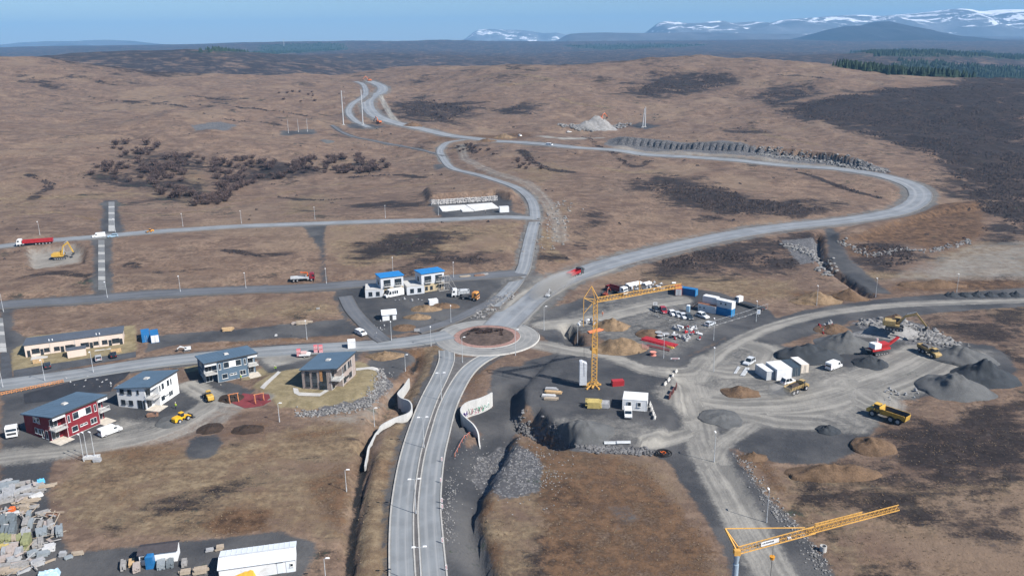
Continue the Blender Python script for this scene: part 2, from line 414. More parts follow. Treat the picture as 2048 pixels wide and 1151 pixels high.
# ------------------------------------------------------------------ the ground's cover
def ground_material():
    n = NT('ground_cover'); v = n.geo.outputs['Position']
    A, B, C = n.attr('cover_a'), n.attr('cover_b'), n.attr('cover_c')
    nl = n.noise(v, 0.012, 2, 0.6); nm = n.noise(v, 0.05, 4, 0.65); ns = n.noise(v, 0.35, 4, 0.7); nf = n.noise(v, 1.8, 3, 0.7)
    nst = n.noise(n.map(v, (0.05, 0.22, 0.1), 0.15), 1.0, 3, 0.65, 0.5)
    edge = n.math('ADD', n.math('MULTIPLY', n.math('SUBTRACT', ns, 0.5), 1.1), n.math('MULTIPLY', n.math('SUBTRACT', nf, 0.5), 0.7))
    hs = n.noise(v, 0.028, 4, 0.68, 0.6)
    edge2 = n.math('ADD', n.math('MULTIPLY', n.math('SUBTRACT', nm, 0.5), 1.5), n.math('ADD', n.math('MULTIPLY', n.math('SUBTRACT', hs, 0.5), 1.3), edge))
    edge3 = n.math('ADD', n.math('MULTIPLY', n.math('SUBTRACT', nst, 0.5), 1.2), n.math('ADD', n.math('MULTIPLY', n.math('SUBTRACT', hs, 0.5), 1.0), edge2))
    def msk(s, soft=0.18, e=edge, amt=1.0):
        return n.rng(n.math('ADD', s, n.math('MULTIPLY', e, amt)), 0.5 - soft, 0.5 + soft)
    # dry winter grass, reddish brown on the hillsides
    g = n.mix(n.rng(nm, 0.35, 0.68), (0.132, 0.092, 0.071), (0.228, 0.163, 0.121))
    g = n.mix(n.math('MULTIPLY', n.rng(nst, 0.46, 0.66), 0.6), g, (0.265, 0.192, 0.142))
    g = n.mix(n.math('MULTIPLY', n.rng(nl, 0.5, 0.66), 0.45), g, (0.175, 0.13, 0.10))
    g = n.mix(n.math('MULTIPLY', n.rng(ns, 0.52, 0.72), 0.55), g, (0.098, 0.070, 0.058))
    # scattered dark heather and moss on the open ground
    g = n.mix(n.math('MULTIPLY', n.rng(hs, 0.60, 0.68), 0.55), g, (0.068, 0.05, 0.048))
    n2 = n.noise(v, 0.16, 4, 0.7, 0.5); n3 = n.noise(v, 0.8, 2, 0.6)
    g = n.mix(n.math('MULTIPLY', n.rng(n2, 0.50, 0.62), 0.55), g, (0.088, 0.060, 0.047))
    g = n.mix(n.math('MULTIPLY', n.rng(n2, 0.46, 0.36), 0.45), g, (0.28, 0.21, 0.152))
    g = n.mix(n.math('MULTIPLY', n.rng(hs, 0.46, 0.34), 0.5), g, (0.165, 0.112, 0.082))
    g = n.mix(n.math('MULTIPLY', n.rng(nl, 0.46, 0.36), 0.4), g, (0.27, 0.205, 0.145))
    grain = n.mix(n.rng(nm, 0.36, 0.62), (1, 1, 1), n.mix(n.rng(n3, 0.3, 0.7), (0.70, 0.70, 0.71), (1.22, 1.21, 1.18)))
    g = n.mul(g, grain)
    straw = n.mix(n.rng(ns, 0.34, 0.66), (0.15, 0.110, 0.070), (0.285, 0.225, 0.145))
    straw = n.mix(n.math('MULTIPLY', n.rng(nst, 0.46, 0.68), 0.7), straw, (0.115, 0.082, 0.056))
    straw = n.mix(n.math('MULTIPLY', n.rng(nm, 0.52, 0.7), 0.6), straw, (0.13, 0.086, 0.054))
    straw = n.mix(n.math('MULTIPLY', n.rng(hs, 0.48, 0.36), 0.6), straw, (0.155, 0.098, 0.058))
    straw = n.mul(straw, grain)
    g = n.mix(n.math('MULTIPLY', msk(B[1], 0.35, edge2), 0.9), g, straw)
    heath = n.mix(n.rng(ns, 0.35, 0.68), (0.009, 0.008, 0.011), (0.028, 0.023, 0.024))
    heath = n.mix(n.math('MULTIPLY', n.rng(nm, 0.55, 0.75), 0.5), heath, (0.06, 0.045, 0.038))
    heath = n.mix(n.math('MULTIPLY', n.rng(n2, 0.5, 0.64), 0.5), heath, (0.065, 0.048, 0.042))
    heath = n.mul(heath, n.mix(n.rng(n3, 0.3, 0.7), (0.7, 0.7, 0.7), (1.35, 1.32, 1.3)))
    g = n.mix(n.math('MULTIPLY', msk(B[0], 0.24, edge3), 0.95), g, heath)
    lawn = n.mix(n.rng(ns, 0.35, 0.65), (0.20, 0.17, 0.10), (0.30, 0.255, 0.155))
    g = n.mix(msk(B[2], 0.2, edge, 0.5), g, lawn)
    brown = n.mix(n.rng(ns, 0.35, 0.65), (0.055, 0.033, 0.02), (0.165, 0.10, 0.058))
    g = n.mix(msk(A[2], 0.2), g, brown)
    g = n.mul(g, (0.80, 0.775, 0.76))
    gravel = n.mix(n.rng(nm, 0.36, 0.66), (0.038, 0.040, 0.045), (0.088, 0.087, 0.088))
    gravel = n.mix(n.math('MULTIPLY', n.rng(nf, 0.45, 0.7), 0.5), gravel, (0.055, 0.057, 0.064))
    g = n.mix(msk(A[0], 0.2, edge2, 0.75), g, gravel)
    D_ = n.attr('cover_d')
    cv = n.t.nodes.new('ShaderNodeCombineXYZ'); wob = n.math('MULTIPLY', n.math('SUBTRACT', nm, 0.5), 3.0)
    n.put(cv.inputs[0], n.math('ADD', D_[0], wob)); n.put(cv.inputs[1], n.math('MULTIPLY', D_[1], 0.03)); n.put(cv.inputs[2], n.math('MULTIPLY', D_[2], 7.0))
    rut = n.math('ADD', n.math('MULTIPLY', n.noise(cv.outputs[0], 0.55, 3, 0.6), 0.65), n.math('MULTIPLY', n.noise(v, 0.13, 3, 0.65), 0.35))
    dust = n.mix(n.rng(rut, 0.38, 0.62), (0.15, 0.145, 0.135), (0.285, 0.272, 0.245))
    dust = n.mix(n.math('MULTIPLY', n.rng(ns, 0.55, 0.75), 0.4), dust, (0.12, 0.112, 0.105))
    g = n.mix(n.math('MULTIPLY', msk(A[1], 0.4, edge), 0.92), g, dust)
    vr = n.vor(v, 1.1)
    rock = n.mix(n.rng(vr, 0.1, 0.65), (0.165, 0.164, 0.168), (0.075, 0.075, 0.08))
    g = n.mix(msk(C[0], 0.12), g, rock)
    forest = n.mix(n.rng(ns, 0.35, 0.65), (0.012, 0.022, 0.016), (0.03, 0.045, 0.026))
    g = n.mix(msk(C[1], 0.15, edge2), g, forest)
    g = n.mix(msk(C[2], 0.15, edge, 0.6), g, (0.012, 0.012, 0.013))
    hgt = n.math('ADD', n.math('MULTIPLY', nf, 0.5), ns)
    n.bump(hgt, 0.55, 0.45)
    return n.done(g, 0.95)

def project(v):
    d = Vector(v) - CAM; f = d.dot(fwd)
    return 1024 + FPX * d.dot(RT) / f, 575.5 - FPX * d.dot(UP) / f

LAT = np.zeros((len(gx), 3)); LATD = np.full(len(gx), 1e9)
COVER = {k: np.zeros(len(gx)) for k in ('gravel', 'dust', 'brown', 'heath', 'straw', 'lawn', 'rock', 'forest', 'near_black')}
def paint(kind, pts, width=None, val=1.0, soft=None):
    arr = COVER[kind]
    wp = [at(*p) for p in pts]
    if width:
        c = catmull([(*p[:2], 0.0) for p in wp], 4.0)
        s0 = soft or max(1.5, width * 0.3)
        m = boxsel(gx, gy, c, width * 1.5 + s0 + 6)
        d, _ = line_d(gx[m], gy[m], c)
        if kind == 'dust':
            s_ = np.concatenate([[0], np.cumsum(np.linalg.norm(np.diff(c[:, :2], axis=0), axis=1))]); c3 = c.copy(); c3[:, 2] = s_
            d2, al = line_d(gx[m], gy[m], c3); tx = np.interp(al, s_, np.gradient(c[:, 0])); ty = np.interp(al, s_, np.gradient(c[:, 1])); qx = np.interp(al, s_, c[:, 0]); qy = np.interp(al, s_, c[:, 1])
            sg = np.sign(tx * (gy[m] - qy) - ty * (gx[m] - qx)); idx = np.nonzero(m)[0]; bt = d2 < LATD[idx]
            LAT[idx[bt]] = np.stack([sg * d2, al, np.full(len(d2), float(len(pts) * 3.7 + pts[0][0] % 13))], 1)[bt]; LATD[idx[bt]] = d2[bt]
        f = 1 - sstep(width / 2 - s0 / 2, width / 2 + s0, d)
    else:
        far = np.mean([p.length for p in wp])
        s0 = soft or (max(4.0, far * 0.045) if kind == 'heath' else max(3.0, far * 0.025) if kind in ('straw', 'brown', 'forest') else max(2.0, far * 0.009))
        m = boxsel(gx, gy, wp, s0 * 2)
        f = sstep(-s0, s0, poly_sd(gx[m], gy[m], wp))
    arr[m] = np.maximum(arr[m], f * val) if val > 0 else arr[m] * (1 - f * -val)

# crushed basalt pads and hardstanding
paint('gravel', [(1048,722),(1110,706),(1200,712),(1330,735),(1390,790),(1450,880),(1482,920),(1530,990),(1600,1060),(1645,1110),(1670,1160),(1470,1160),(1440,1090),(1385,1000),(1335,925),(1300,905),(1230,900),(1150,896),(1110,870),(1080,845),(1030,825)])
paint('gravel', [(1015,770),(1012,830),(990,885),(950,945),(922,1000),(914,1060),(925,1110),(945,1175)], 7.5)
paint('gravel', [(1020,745),(1012,800)], 9)
paint('gravel', [(925,850),(912,900),(898,950),(893,1020),(900,1151)], 3.5)
paint('gravel', [(1090,700),(1200,690),(1350,720),(1420,690),(1500,650),(1600,622),(1750,598),(2060,575),(2060,612),(1900,622),(1760,640),(1650,660),(1560,690),(1620,700),(1700,640),(1800,640),(1880,680),(1990,690),(2040,740),(2000,775),(1900,790),(1790,800),(1745,870),(1740,895),(1650,925),(1560,928),(1480,905),(1440,880),(1380,800),(1300,735)])
paint('gravel', [(1085,625),(1200,585),(1215,568),(1360,572),(1440,585),(1540,620),(1560,640),(1480,665),(1420,692),(1350,727),(1290,712),(1200,676),(1120,650)])
paint('gravel', [(665,578),(900,560),(1015,548),(1035,562),(990,600),(930,642),(870,655),(780,672),(735,662),(705,612)])
paint('gravel', [(300,672),(440,660),(580,648),(690,638),(735,662),(700,672),(560,676),(440,682),(330,694),(290,705)])
paint('gravel', [(0,770),(60,768),(200,785),(380,765),(430,752),(510,780),(460,810),(400,835),(300,880),(150,905),(100,925),(0,945)])
paint('gravel', [(0,930),(105,922),(95,990),(120,1060),(140,1105),(350,1085),(560,1060),(630,1085),(600,1165),(0,1165)])
paint('gravel', [(365,905),(385,870),(440,868),(450,885),(420,915),(380,918)])
paint('gravel', [(605,452),(655,450),(650,480),(655,560),(640,575),(640,500)])
paint('gravel', [(206,400),(232,400),(250,465),(200,470)]); paint('gravel', [(185,478),(225,475),(222,588),(190,595)])
paint('gravel', [(0,612),(30,605),(25,660),(60,680),(20,700),(25,760),(0,770)])
paint('gravel', [(880,412),(1000,405),(1030,425),(1060,432),(880,436)])
paint('gravel', [(690,248),(740,248),(772,253),(740,258),(700,256)]); paint('gravel', [(1255,250),(1290,246),(1322,252),(1290,260)])
paint('gravel', [(565,262),(630,258),(630,268),(565,270)]); paint('gravel', [(865,330),(890,326),(900,334),(870,340)])
paint('gravel', [(1690,560),(1740,590),(1790,590),(1700,520),(1670,455),(1650,455),(1655,520)])
paint('gravel', [(1055,640),(1100,620),(1130,650),(1160,690),(1110,700)])
paint('gravel', [(870,655),(880,640),(960,610),(985,640),(900,660)]); paint('gravel', [(735,690),(800,700),(830,720),(790,760),(740,735)])
paint('gravel', [(530,690),(620,685),(720,690),(720,720),(600,735),(545,745),(515,725)])
paint('dust', [(530,700),(600,695),(620,715),(545,735),(520,720)])
paint('gravel', [(985,805),(965,812),(940,825),(935,838),(948,850),(960,865),(965,890),(990,885),(1005,820)])
paint('gravel', [(860,398),(992,388),(1024,402),(1024,430),(868,430)])
# driven dusty tracks
for p, wd in [([(1085,690),(1200,712),(1300,738),(1375,765),(1395,830),(1412,900),(1470,1010),(1560,1170)], 7), ([(1390,800),(1480,812),(1600,806),(1700,780),(1800,745),(1880,705)], 17),
    ([(1400,760),(1440,705),(1540,655),(1650,627),(1800,609),(2060,600)], 5), ([(1420,740),(1500,745),(1540,705),(1500,690)], 8), ([(1090,650),(1180,640),(1300,610),(1360,600)], 8),
    ([(1300,735),(1390,745),(1420,720)], 8), ([(1390,840),(1480,830),(1560,845),(1640,850)], 5), ([(1300,880),(1370,870),(1400,860)], 5), ([(0,915),(90,905),(170,895),(300,870),(380,835),(430,800)], 6),
    ([(380,770),(440,800),(520,800)], 6), ([(1020,640),(1060,600),(1120,565),(1200,535)], 12), ([(1200,275),(1130,278),(1080,272)], 8),
    ([(1500,850),(1440,890),(1420,930)], 4), ([(760,190),(790,240),(850,262)], 5), ([(1700,770),(1750,800)], 12)]:
    paint('dust', p, wd)
paint('dust', [(1590,790),(1700,760),(1800,735),(1850,720),(1800,770),(1700,820),(1600,830),(1480,830)], val=0.9)
paint('dust', [(1210,285),(1500,300),(1700,320),(1770,338),(1700,340),(1500,318),(1230,300)], val=0.7)
for r in ROADS:
    cw = r['c'][::3]; wd = r['w'] + (9 if r['w'] > 10 else 4.5)
    for kk, vv in (('gravel', .62), ('dust', .42)):
        if kk == 'dust' and r['k'] != 'gravelroad': continue
        m = boxsel(gx, gy, cw, wd); q, _ = line_d(gx[m], gy[m], cw); COVER[kk][m] = np.maximum(COVER[kk][m], vv * (1 - sstep(wd * .38, wd * .62, q)))
paint('dust', [(240,835),(330,842),(420,802),(470,785),(515,800),(440,850),(330,885),(180,905),(150,890)], val=.62); paint('dust', [(0,895),(150,885),(160,915),(0,935)], val=.6); paint('dust', [(610,835),(700,828),(770,800),(775,760),(790,800),(720,850)], val=.5)
paint('dust', [(1430,700),(1560,690),(1700,735),(1880,690),(1990,700),(1960,770),(1800,800),(1745,870),(1600,860),(1450,850),(1400,780)], val=.56); paint('dust', [(1100,640),(1230,590),(1360,585),(1440,650),(1350,715),(1230,690)], val=.40); paint('dust', [(1090,850),(1200,830),(1330,860),(1300,890),(1150,885)], val=.45)
# heather
for p in [[(1545,222),(1650,195),(1750,180),(1900,168),(2080,158),(2080,475),(1950,412),(1900,350),(1850,310),(1750,275),(1650,242)], [(1255,178),(1330,142),(1420,140),(1480,155),(1470,172),(1400,185),(1330,198),(1270,196)],
    [(1500,190),(1560,170),(1640,168),(1650,185),(1580,212),(1520,212)], [(1450,255),(1490,248),(1528,264),(1490,272),(1450,265)], [(1255,368),(1350,352),(1420,345),(1405,365),(1480,375),(1500,395),(1640,400),(1690,420),(1600,440),(1400,444),(1380,412),(1300,390)],
    [(1300,520),(1400,492),(1500,480),(1625,468),(1640,530),(1600,545),(1500,545),(1400,550),(1310,555)], [(1690,475),(1800,482),(1850,505),(1850,530),(1790,545),(1700,520)], 
    [(1880,1030),(2060,1000),(2060,1110),(1950,1100),(1850,1080)], [(785,205),(850,190),(880,203),(950,198),(965,222),(900,245),(820,245),(780,225)], [(990,215),(1050,205),(1072,220),(1020,235)], [(806,160),(850,152),(862,162),(812,166)],
    [(1930,450),(2060,440),(2060,500),(1990,490)], [(1840,560),(2060,545),(2060,575),(1900,580),(1780,585)], [(1950,620),(2060,610),(2060,780),(2030,730),(1960,690),(1880,650)], [(880,285),(960,288),(990,305),(930,312)],
    [(700,490),(850,465),(960,470),(840,500),(720,520)], [(760,530),(870,510),(960,505),(1000,520),(860,548),(740,552)], [(1290,140),(1330,138),(1350,150),(1300,160)],
    [(1090,520),(1150,480),(1180,440),(1190,380),(1210,390),(1190,480),(1120,530)], [(1080,1120),(1120,1080),(1150,1110),(1110,1151)], [(1180,990),(1250,985),(1240,1020),(1150,1030)], [(1340,1090),(1400,1080),(1410,1120),(1340,1120)]]:
    paint('heath', p, val=1.12 if p[0] == (1545,222) else 0.86)
for p in [[(640,420),(760,400),(870,395),(830,420)], [(1140,150),(1180,148),(1200,156),(1150,158)], [(1180,290),(1240,330),(1300,325),(1240,300)], [(1500,430),(1600,420),(1680,428),(1560,445)], [(940,150),(1000,145),(1060,152),(990,160)], [(60,165),(110,160),(130,175),(90,180)], [(150,150),(190,152),(240,165),(210,170)], [(180,195),(300,205),(350,215),(260,210)], [(370,195),(470,200),(460,206),(380,203)]]:
    paint('heath', p, val=0.62)
paint('brown', [(400,1052),(455,1016),(545,1018),(530,1060),(440,1070)], val=1.0); paint('brown', [(560,862),(700,848),(690,872),(570,888)], val=.62); paint('brown', [(180,1000),(260,960),(330,970),(240,1020)], val=.45); paint('heath', [(430,880),(520,870),(500,900),(440,905)], val=.5); paint('brown', [(590,960),(690,930),(700,1040),(640,1050)], val=.6)
# pale straw
for p, vv in [([(365,335),(412,345),(418,395),(385,412),(365,375)], 1), ([(120,960),(180,900),(330,890),(450,880),(700,835),(740,900),(705,1000),(695,1100),(560,1060),(350,1075),(150,1060),(100,1000)], .75), ([(990,905),(1120,895),(1300,920),(1345,950),(1445,1110),(1440,1170),(950,1170),(945,1030)], .62),
    ([(655,450),(700,445),(720,480),(900,450),(1040,445),(1030,500),(880,510),(690,545),(650,540)], .66), ([(1300,545),(1450,555),(1590,560),(1600,590),(1500,600),(1400,575),(1300,570)], .85), ([(1860,510),(1950,482),(2060,475),(2060,560),(1880,560),(1750,560),(1700,545),(1790,545),(1880,535)], .9),
    ([(1500,960),(1600,930),(1760,960),(2060,960),(2060,1010),(1850,1030),(1960,1100),(2060,1120),(2060,1160),(1700,1160),(1560,1010)], .5), ([(420,612),(560,595),(680,600),(700,628),(520,645),(400,650)], .55), ([(560,400),(640,385),(690,400),(640,425),(560,430)], .6), ([(1960,620),(2060,605),(2060,640),(1980,645)], .8),
    ([(0,385),(200,390),(350,375),(340,390),(150,402),(0,410)], .55), ([(1010,345),(1100,320),(1150,340),(1080,370)], .55), ([(1050,470),(1110,400),(1150,400),(1130,500),(1080,530)], .5), ([(1560,745),(1560,690),(1570,700)], .1), ([(0,350),(80,330),(90,420),(0,440)], .45)]:
    paint('straw', p, val=vv)
for p, wd, vv in [([(870,700),(868,735),(838,795),(805,860),(775,950),(757,1060),(748,1170)], 6, 1.0), ([(0,398),(100,395),(200,390),(270,378)], 3, .9), ([(200,418),(290,430),(420,420),(560,388),(690,365)], 2.5, .8), ([(1010,262),(900,248),(980,238),(1120,255)], 4, .5)]:
    paint('straw', p, wd, vv)
# bare soil
for p in [[(1690,478),(1790,442),(1880,405),(1960,400),(1975,470),(1900,500),(1800,485)], [(400,1050),(450,1018),(540,1018),(525,1058),(440,1068)], [(1070,985),(1180,930),(1240,950),(1160,990),(1100,1010)], [(560,672),(700,660),(760,660),(640,680),(440,694),(380,702),(390,690)], [(1150,640),(1240,625),(1330,690),(1300,712),(1200,690)],
    [(930,1000),(985,985),(1000,1020),(960,1060),(940,1050)], [(780,640),(930,590),(1000,580),(940,630),(850,655)], [(1560,580),(1720,590),(1600,610)], [(1790,560),(2060,545),(2060,580),(1760,590)], [(490,850),(540,840),(530,870),(440,870)], [(700,925),(735,880),(745,900),(715,1000)], [(660,920),(710,960),(690,1100),(650,1050)],
    [(1480,900),(1530,900),(1600,1010),(1540,980)], [(850,285),(870,262),(920,270),(1060,262),(1100,275),(1000,280)], [(770,700),(850,690),(860,720),(800,780),(780,740)], [(905,760),(960,720),(1000,715),(960,770),(920,800)], [(960,1090),(1010,1080),(1010,1150),(970,1150)]]:
    paint('brown', p, val=0.72)
paint('brown', [(1690,478),(1790,442),(1880,408),(1960,402),(1970,470),(1890,500),(1800,485)], val=1.0); paint('dust', [(1800,545),(1870,515),(1950,488),(2060,478),(2060,562),(1760,562)], val=.42); paint('dust', [(1840,540),(1900,515),(2060,490),(2060,555),(1850,556)], val=.6); paint('brown', [(1640,470),(1700,478),(1800,500),(1740,520),(1680,510)], val=.6)
for p in [[(505,772),(560,738),(620,728),(720,722),(758,738),(750,782),(700,812),(620,820),(560,815)], [(18,692),(60,672),(270,650),(274,700),(225,712),(20,742)], [(370,720),(395,715),(400,740),(370,745)], [(480,760),(540,725),(620,728),(560,745)]]:
    paint('lawn', p, val=1.0)
for p in [[(950,915),(1000,890),(1060,900),(1085,925),(1080,985),(1000,1000),(945,965)], [(1205,290),(1350,302),(1500,312),(1640,328),(1700,336),(1775,347),(1775,335),(1700,318),(1640,308),(1500,292),(1350,283),(1215,279)], [(1205,290),(1350,302),(1500,312),(1560,318),(1560,298),(1500,292),(1350,283),(1215,279)], [(640,815),(740,795),(765,745),(790,770),(740,815),(640,832),(580,832)], [(1110,880),(1310,900),(1300,910),(1140,902)], [(1560,480),(1640,485),(1650,530),(1600,530)], [(380,250),(440,243),(478,250),(450,262),(390,262)],
    [(1700,645),(1780,630),(1850,650),(1900,690),(1820,690),(1760,670)], [(1840,660),(1930,690),(1900,700),(1840,690)]]:
    paint('rock', p, val=0.9)
for p in [[(400,105),(520,91),(690,86),(695,100),(560,108),(430,108)], [(1680,135),(1800,122),(1900,128),(2060,135),(2060,155),(1900,155),(1780,148)], [(1690,105),(1800,98),(1980,105),(2060,112),(2060,120),(1750,115)], [(1120,92),(1300,88),(1420,90),(1300,97),(1150,97)]]:
    paint('forest', p, val=0.9)
paint('dust', [(920,290),(935,320),(990,345),(1060,370),(1110,430),(1120,480)], 7, .5)
paint('dust', [(56,496),(150,490),(164,502),(162,524),(60,532)], val=.95); paint('heath', [(1750,850),(1830,830),(2060,800),(2060,950),(1950,950),(1850,965),(1780,940),(1740,900)], val=.78); paint('heath', [(1560,960),(1800,900),(2060,850),(2060,1170),(1720,1170)], val=.55); paint('brown', [(1060,940),(1300,930),(1440,1100),(1440,1170),(1080,1170)], val=.62); paint('heath', [(1080,990),(1200,960),(1290,1000),(1250,1060),(1120,1050)], val=.72); paint('heath', [(1060,1080),(1180,1060),(1200,1160),(1060,1160)], val=.72); paint('heath', [(1290,1040),(1400,1060),(1420,1120),(1300,1110)], val=.65); paint('gravel', [(1195,1010),(1260,1005),(1290,1040),(1240,1060)], val=.5); paint('brown', [(1000,905),(1120,900),(1300,925),(1330,950),(1180,960),(1060,940)], val=.6)
paint('heath', [(230,1050),(330,1010),(480,970),(620,925)], 7, .55); paint('heath', [(300,640),(420,625),(300,610),(100,640),(60,650)], val=.35); paint('brown', [(180,890),(330,880),(420,900),(300,935),(190,930)], val=.5); paint('heath', [(215,330),(300,300),(440,318),(640,318),(770,325),(760,342),(600,352),(500,372),(430,408),(330,395),(200,350)], val=.6); paint('straw', [(372,345),(408,345),(415,395),(390,400)], val=1)
for p, wd in [([(170,193),(270,203),(370,214)], 5), ([(370,193),(420,197),(475,201)], 5), ([(475,214),(540,222),(612,232)], 4), ([(450,238),(510,245),(560,250)], 4), ([(40,150),(80,165),(110,178)], 12), ([(160,152),(190,160),(240,170)], 8), ([(1170,275),(1260,330),(1300,322)], 5), ([(1040,300),(1090,335),(1150,345)], 6), ([(1560,150),(1640,155)], 8), ([(1600,345),(1700,380),(1760,395)], 5), ([(560,395),(640,400),(720,395)], 5), ([(60,350),(100,370),(60,400)], 6), ([(700,355),(800,350),(850,355)], 5), ([(30,560),(100,545),(170,550)], 5), ([(260,530),(330,545),(420,540)], 6), ([(450,500),(520,510),(580,505)], 5)]:
    paint('heath', p, wd, .62)  # dark gully lines across the moor, drawn in the heath colour
for p, wd in [([(940,155),(1050,150),(1100,160),(1000,170)], 9), ([(1120,195),(1170,210),(1220,215)], 6), ([(1060,420),(1080,470),(1120,520)], 5), ([(20,430),(120,425),(190,440)], 3), ([(850,240),(880,225),(870,210)], 7), ([(250,385),(330,395),(420,405),(520,395)], 2.5), ([(700,380),(800,372),(880,365)], 4), ([(1180,330),(1260,345),(1330,340)], 4), ([(1500,255),(1560,275),(1640,290)], 4)]:
    paint('straw', p, wd, .85)
for p, wd in [([(735,905),(722,960),(712,1040),(703,1110),(700,1170)], 1.6), ([(820,745),(835,730),(838,715)], 1.0)]:
    paint('near_black', p, wd, 0.8)  # near-black strip along the ditch, and a short one farther up
for p in [[(100,120),(330,108),(560,140),(400,150),(200,140)], [(520,112),(760,104),(860,128),(700,148),(560,140)], [(860,104),(1280,96),(1300,118),(1000,132),(860,130)], [(1300,100),(1700,90),(2060,96),(2060,104),(1700,100),(1400,108)], [(750,88),(1000,88),(1280,86),(1100,93),(800,97)]]:
    paint('heath', p, val=0.68)

rr_ = np.hypot(gx, gy)
COVER['heath'] = np.maximum(COVER['heath'], 0.72 * sstep(1300, 1420, rr_))

def mesh_obj(name, verts, faces, mat=None, parent=None, smooth=False):
    me = bpy.data.meshes.new(name)
    me.from_pydata([tuple(v) for v in verts], [], faces)
    if smooth:
        me.polygons.foreach_set('use_smooth', [True] * len(me.polygons))
    if mat:
        me.materials.append(mat)
    o = bpy.data.objects.new(name, me)
    COL.objects.link(o)
    if parent:
        o.parent = parent
    return o
def tag(o, label=None, cat=None, group=None, kind=None):
    if label: o['label'] = label
    if cat: o['category'] = cat
    if group: o['group'] = group
    if kind: o['kind'] = kind
    return o
def struct(o, label=None):
    o['kind'] = 'structure'
    if label: o['label'] = label
    return o

ny, nx = GX.shape
me = bpy.data.meshes.new('ground')
me.vertices.add(nx * ny)
me.vertices.foreach_set('co', np.stack([gx, gy, gz], 1).ravel())
I = np.arange(nx * ny).reshape(ny, nx)
q = np.stack([I[:-1, :-1], I[:-1, 1:], I[1:, 1:], I[1:, :-1]], -1).reshape(-1, 4)
me.loops.add(q.size); me.polygons.add(len(q))
me.loops.foreach_set('vertex_index', q.ravel())
me.polygons.foreach_set('loop_start', np.arange(len(q)) * 4)
me.polygons.foreach_set('use_smooth', np.ones(len(q), bool))
me.update(); me.validate()
for nm, ks in (('cover_a', ('gravel', 'dust', 'brown')), ('cover_b', ('heath', 'straw', 'lawn')), ('cover_c', ('rock', 'forest', 'near_black'))):
    a = me.attributes.new(nm, 'FLOAT_COLOR', 'POINT')
    a.data.foreach_set('color', np.stack([COVER[k] for k in ks] + [np.ones(len(gx))], 1).astype(np.float32).ravel())
a = me.attributes.new('cover_d', 'FLOAT_COLOR', 'POINT'); a.data.foreach_set('color', np.concatenate([LAT, np.ones((len(gx), 1))], 1).astype(np.float32).ravel())
me.materials.append(ground_material())
gob = bpy.data.objects.new('ground', me); COL.objects.link(gob)
struct(gob, 'rolling brown moorland with building plots, gravel pads and dirt')

# ------------------------------------------------------------------ roads
def road_material(name, c, track, edge, amt=1.0):
    n = NT(name); v = n.geo.outputs['Position']
    uv = n.t.nodes.new('ShaderNodeSeparateXYZ'); n.t.links.new(n.tc.outputs['UV'], uv.inputs[0])
    x = uv.outputs[0]
    d = n.math('ABSOLUTE', n.math('SUBTRACT', n.math('ABSOLUTE', n.math('SUBTRACT', x, 0.5)), 0.2))
    tr = n.rng(d, 0.02, 0.12, 1.0, 0.0)
    along = n.noise(n.map(n.tc.outputs['UV'], (9.0, 0.02, 1)), 1.0, 4, 0.6)
    nn = n.noise(v, 0.12, 6, 0.65, 0.3); nf = n.noise(v, 1.3, 4, 0.6)
    col = n.mix(n.rng(nn, 0.35, 0.68), tuple(k * 0.84 for k in c), tuple(k * 1.12 for k in c))
    col = n.mix(n.math('MULTIPLY', n.math('MULTIPLY', tr, n.rng(along, 0.3, 0.6)), 0.7 * amt), col, track)
    e = n.math('ADD', n.math('ABSOLUTE', n.math('SUBTRACT', x, 0.5)), n.math('MULTIPLY', n.math('SUBTRACT', nf, 0.5), 0.12))
    col = n.mix(n.rng(e, 0.42, 0.5, 0, 0.85), col, edge)
    pt = n.noise(n.map(n.tc.outputs['UV'], (0.6, 0.035, 1)), 1.0, 2)
    col = n.mix(n.math('MULTIPLY', n.rng(pt, 0.56, 0.58), 0.25), col, tuple(k * 0.72 for k in c))
    n.bump(nf, 0.3, 0.05)
    return n.done(col, 0.85)
RM = {'asphalt': road_material('worn_asphalt', (0.190, 0.205, 0.218), (0.29, 0.295, 0.30), (0.16, 0.165, 0.165)),
      'asphaltdark': road_material('dark_asphalt', (0.105, 0.112, 0.125), (0.14, 0.142, 0.15), (0.085, 0.08, 0.075)),
      'gravelroad': road_material('gravel_road', (0.195, 0.210, 0.228), (0.28, 0.288, 0.295), (0.13, 0.128, 0.126))}
def ribbon(c, w, z0=0.0, skirt=0.35, cols=5, wob=0.0):
    t = np.gradient(c[:, :2], axis=0); t /= np.linalg.norm(t, axis=1)[:, None] + 1e-9
    nrm = np.stack([-t[:, 1], t[:, 0]], 1)
    s = np.concatenate([[0], np.cumsum(np.linalg.norm(np.diff(c[:, :2], axis=0), axis=1))])
    V, F, UV = [], [], []
    offs = [-0.5 - 0.35 / w] + [i / (cols - 1) - 0.5 for i in range(cols)] + [0.5 + 0.35 / w]
    for i in range(len(c)):
        jit = 1 + wob * float(vn(s[i] / 6.0, 3.3, 5)[()])
        for k, o in enumerate(offs):
            p = c[i, :2] - nrm[i] * o * w * jit
            V.append((p[0], p[1], c[i, 2] + z0 - (skirt if k in (0, len(offs) - 1) else 0)))
            UV.append((min(max(o + 0.5, 0), 1), s[i]))
    n = len(offs)
    for i in range(len(c) - 1):
        for k in range(n - 1):
            F.append((i * n + k, i * n + k + 1, (i + 1) * n + k + 1, (i + 1) * n + k))
    return V, F, UV
def set_uv(o, UV):
    l = o.data.uv_layers.new(name='UVMap')
    li = np.empty(len(o.data.loops), np.int32); o.data.loops.foreach_get('vertex_index', li)
    l.data.foreach_set('uv', np.array(UV)[li].astype(np.float32).ravel())
M('kerb_concrete', (0.36, 0.35, 0.33), 0.85, 0.15, 0.8)
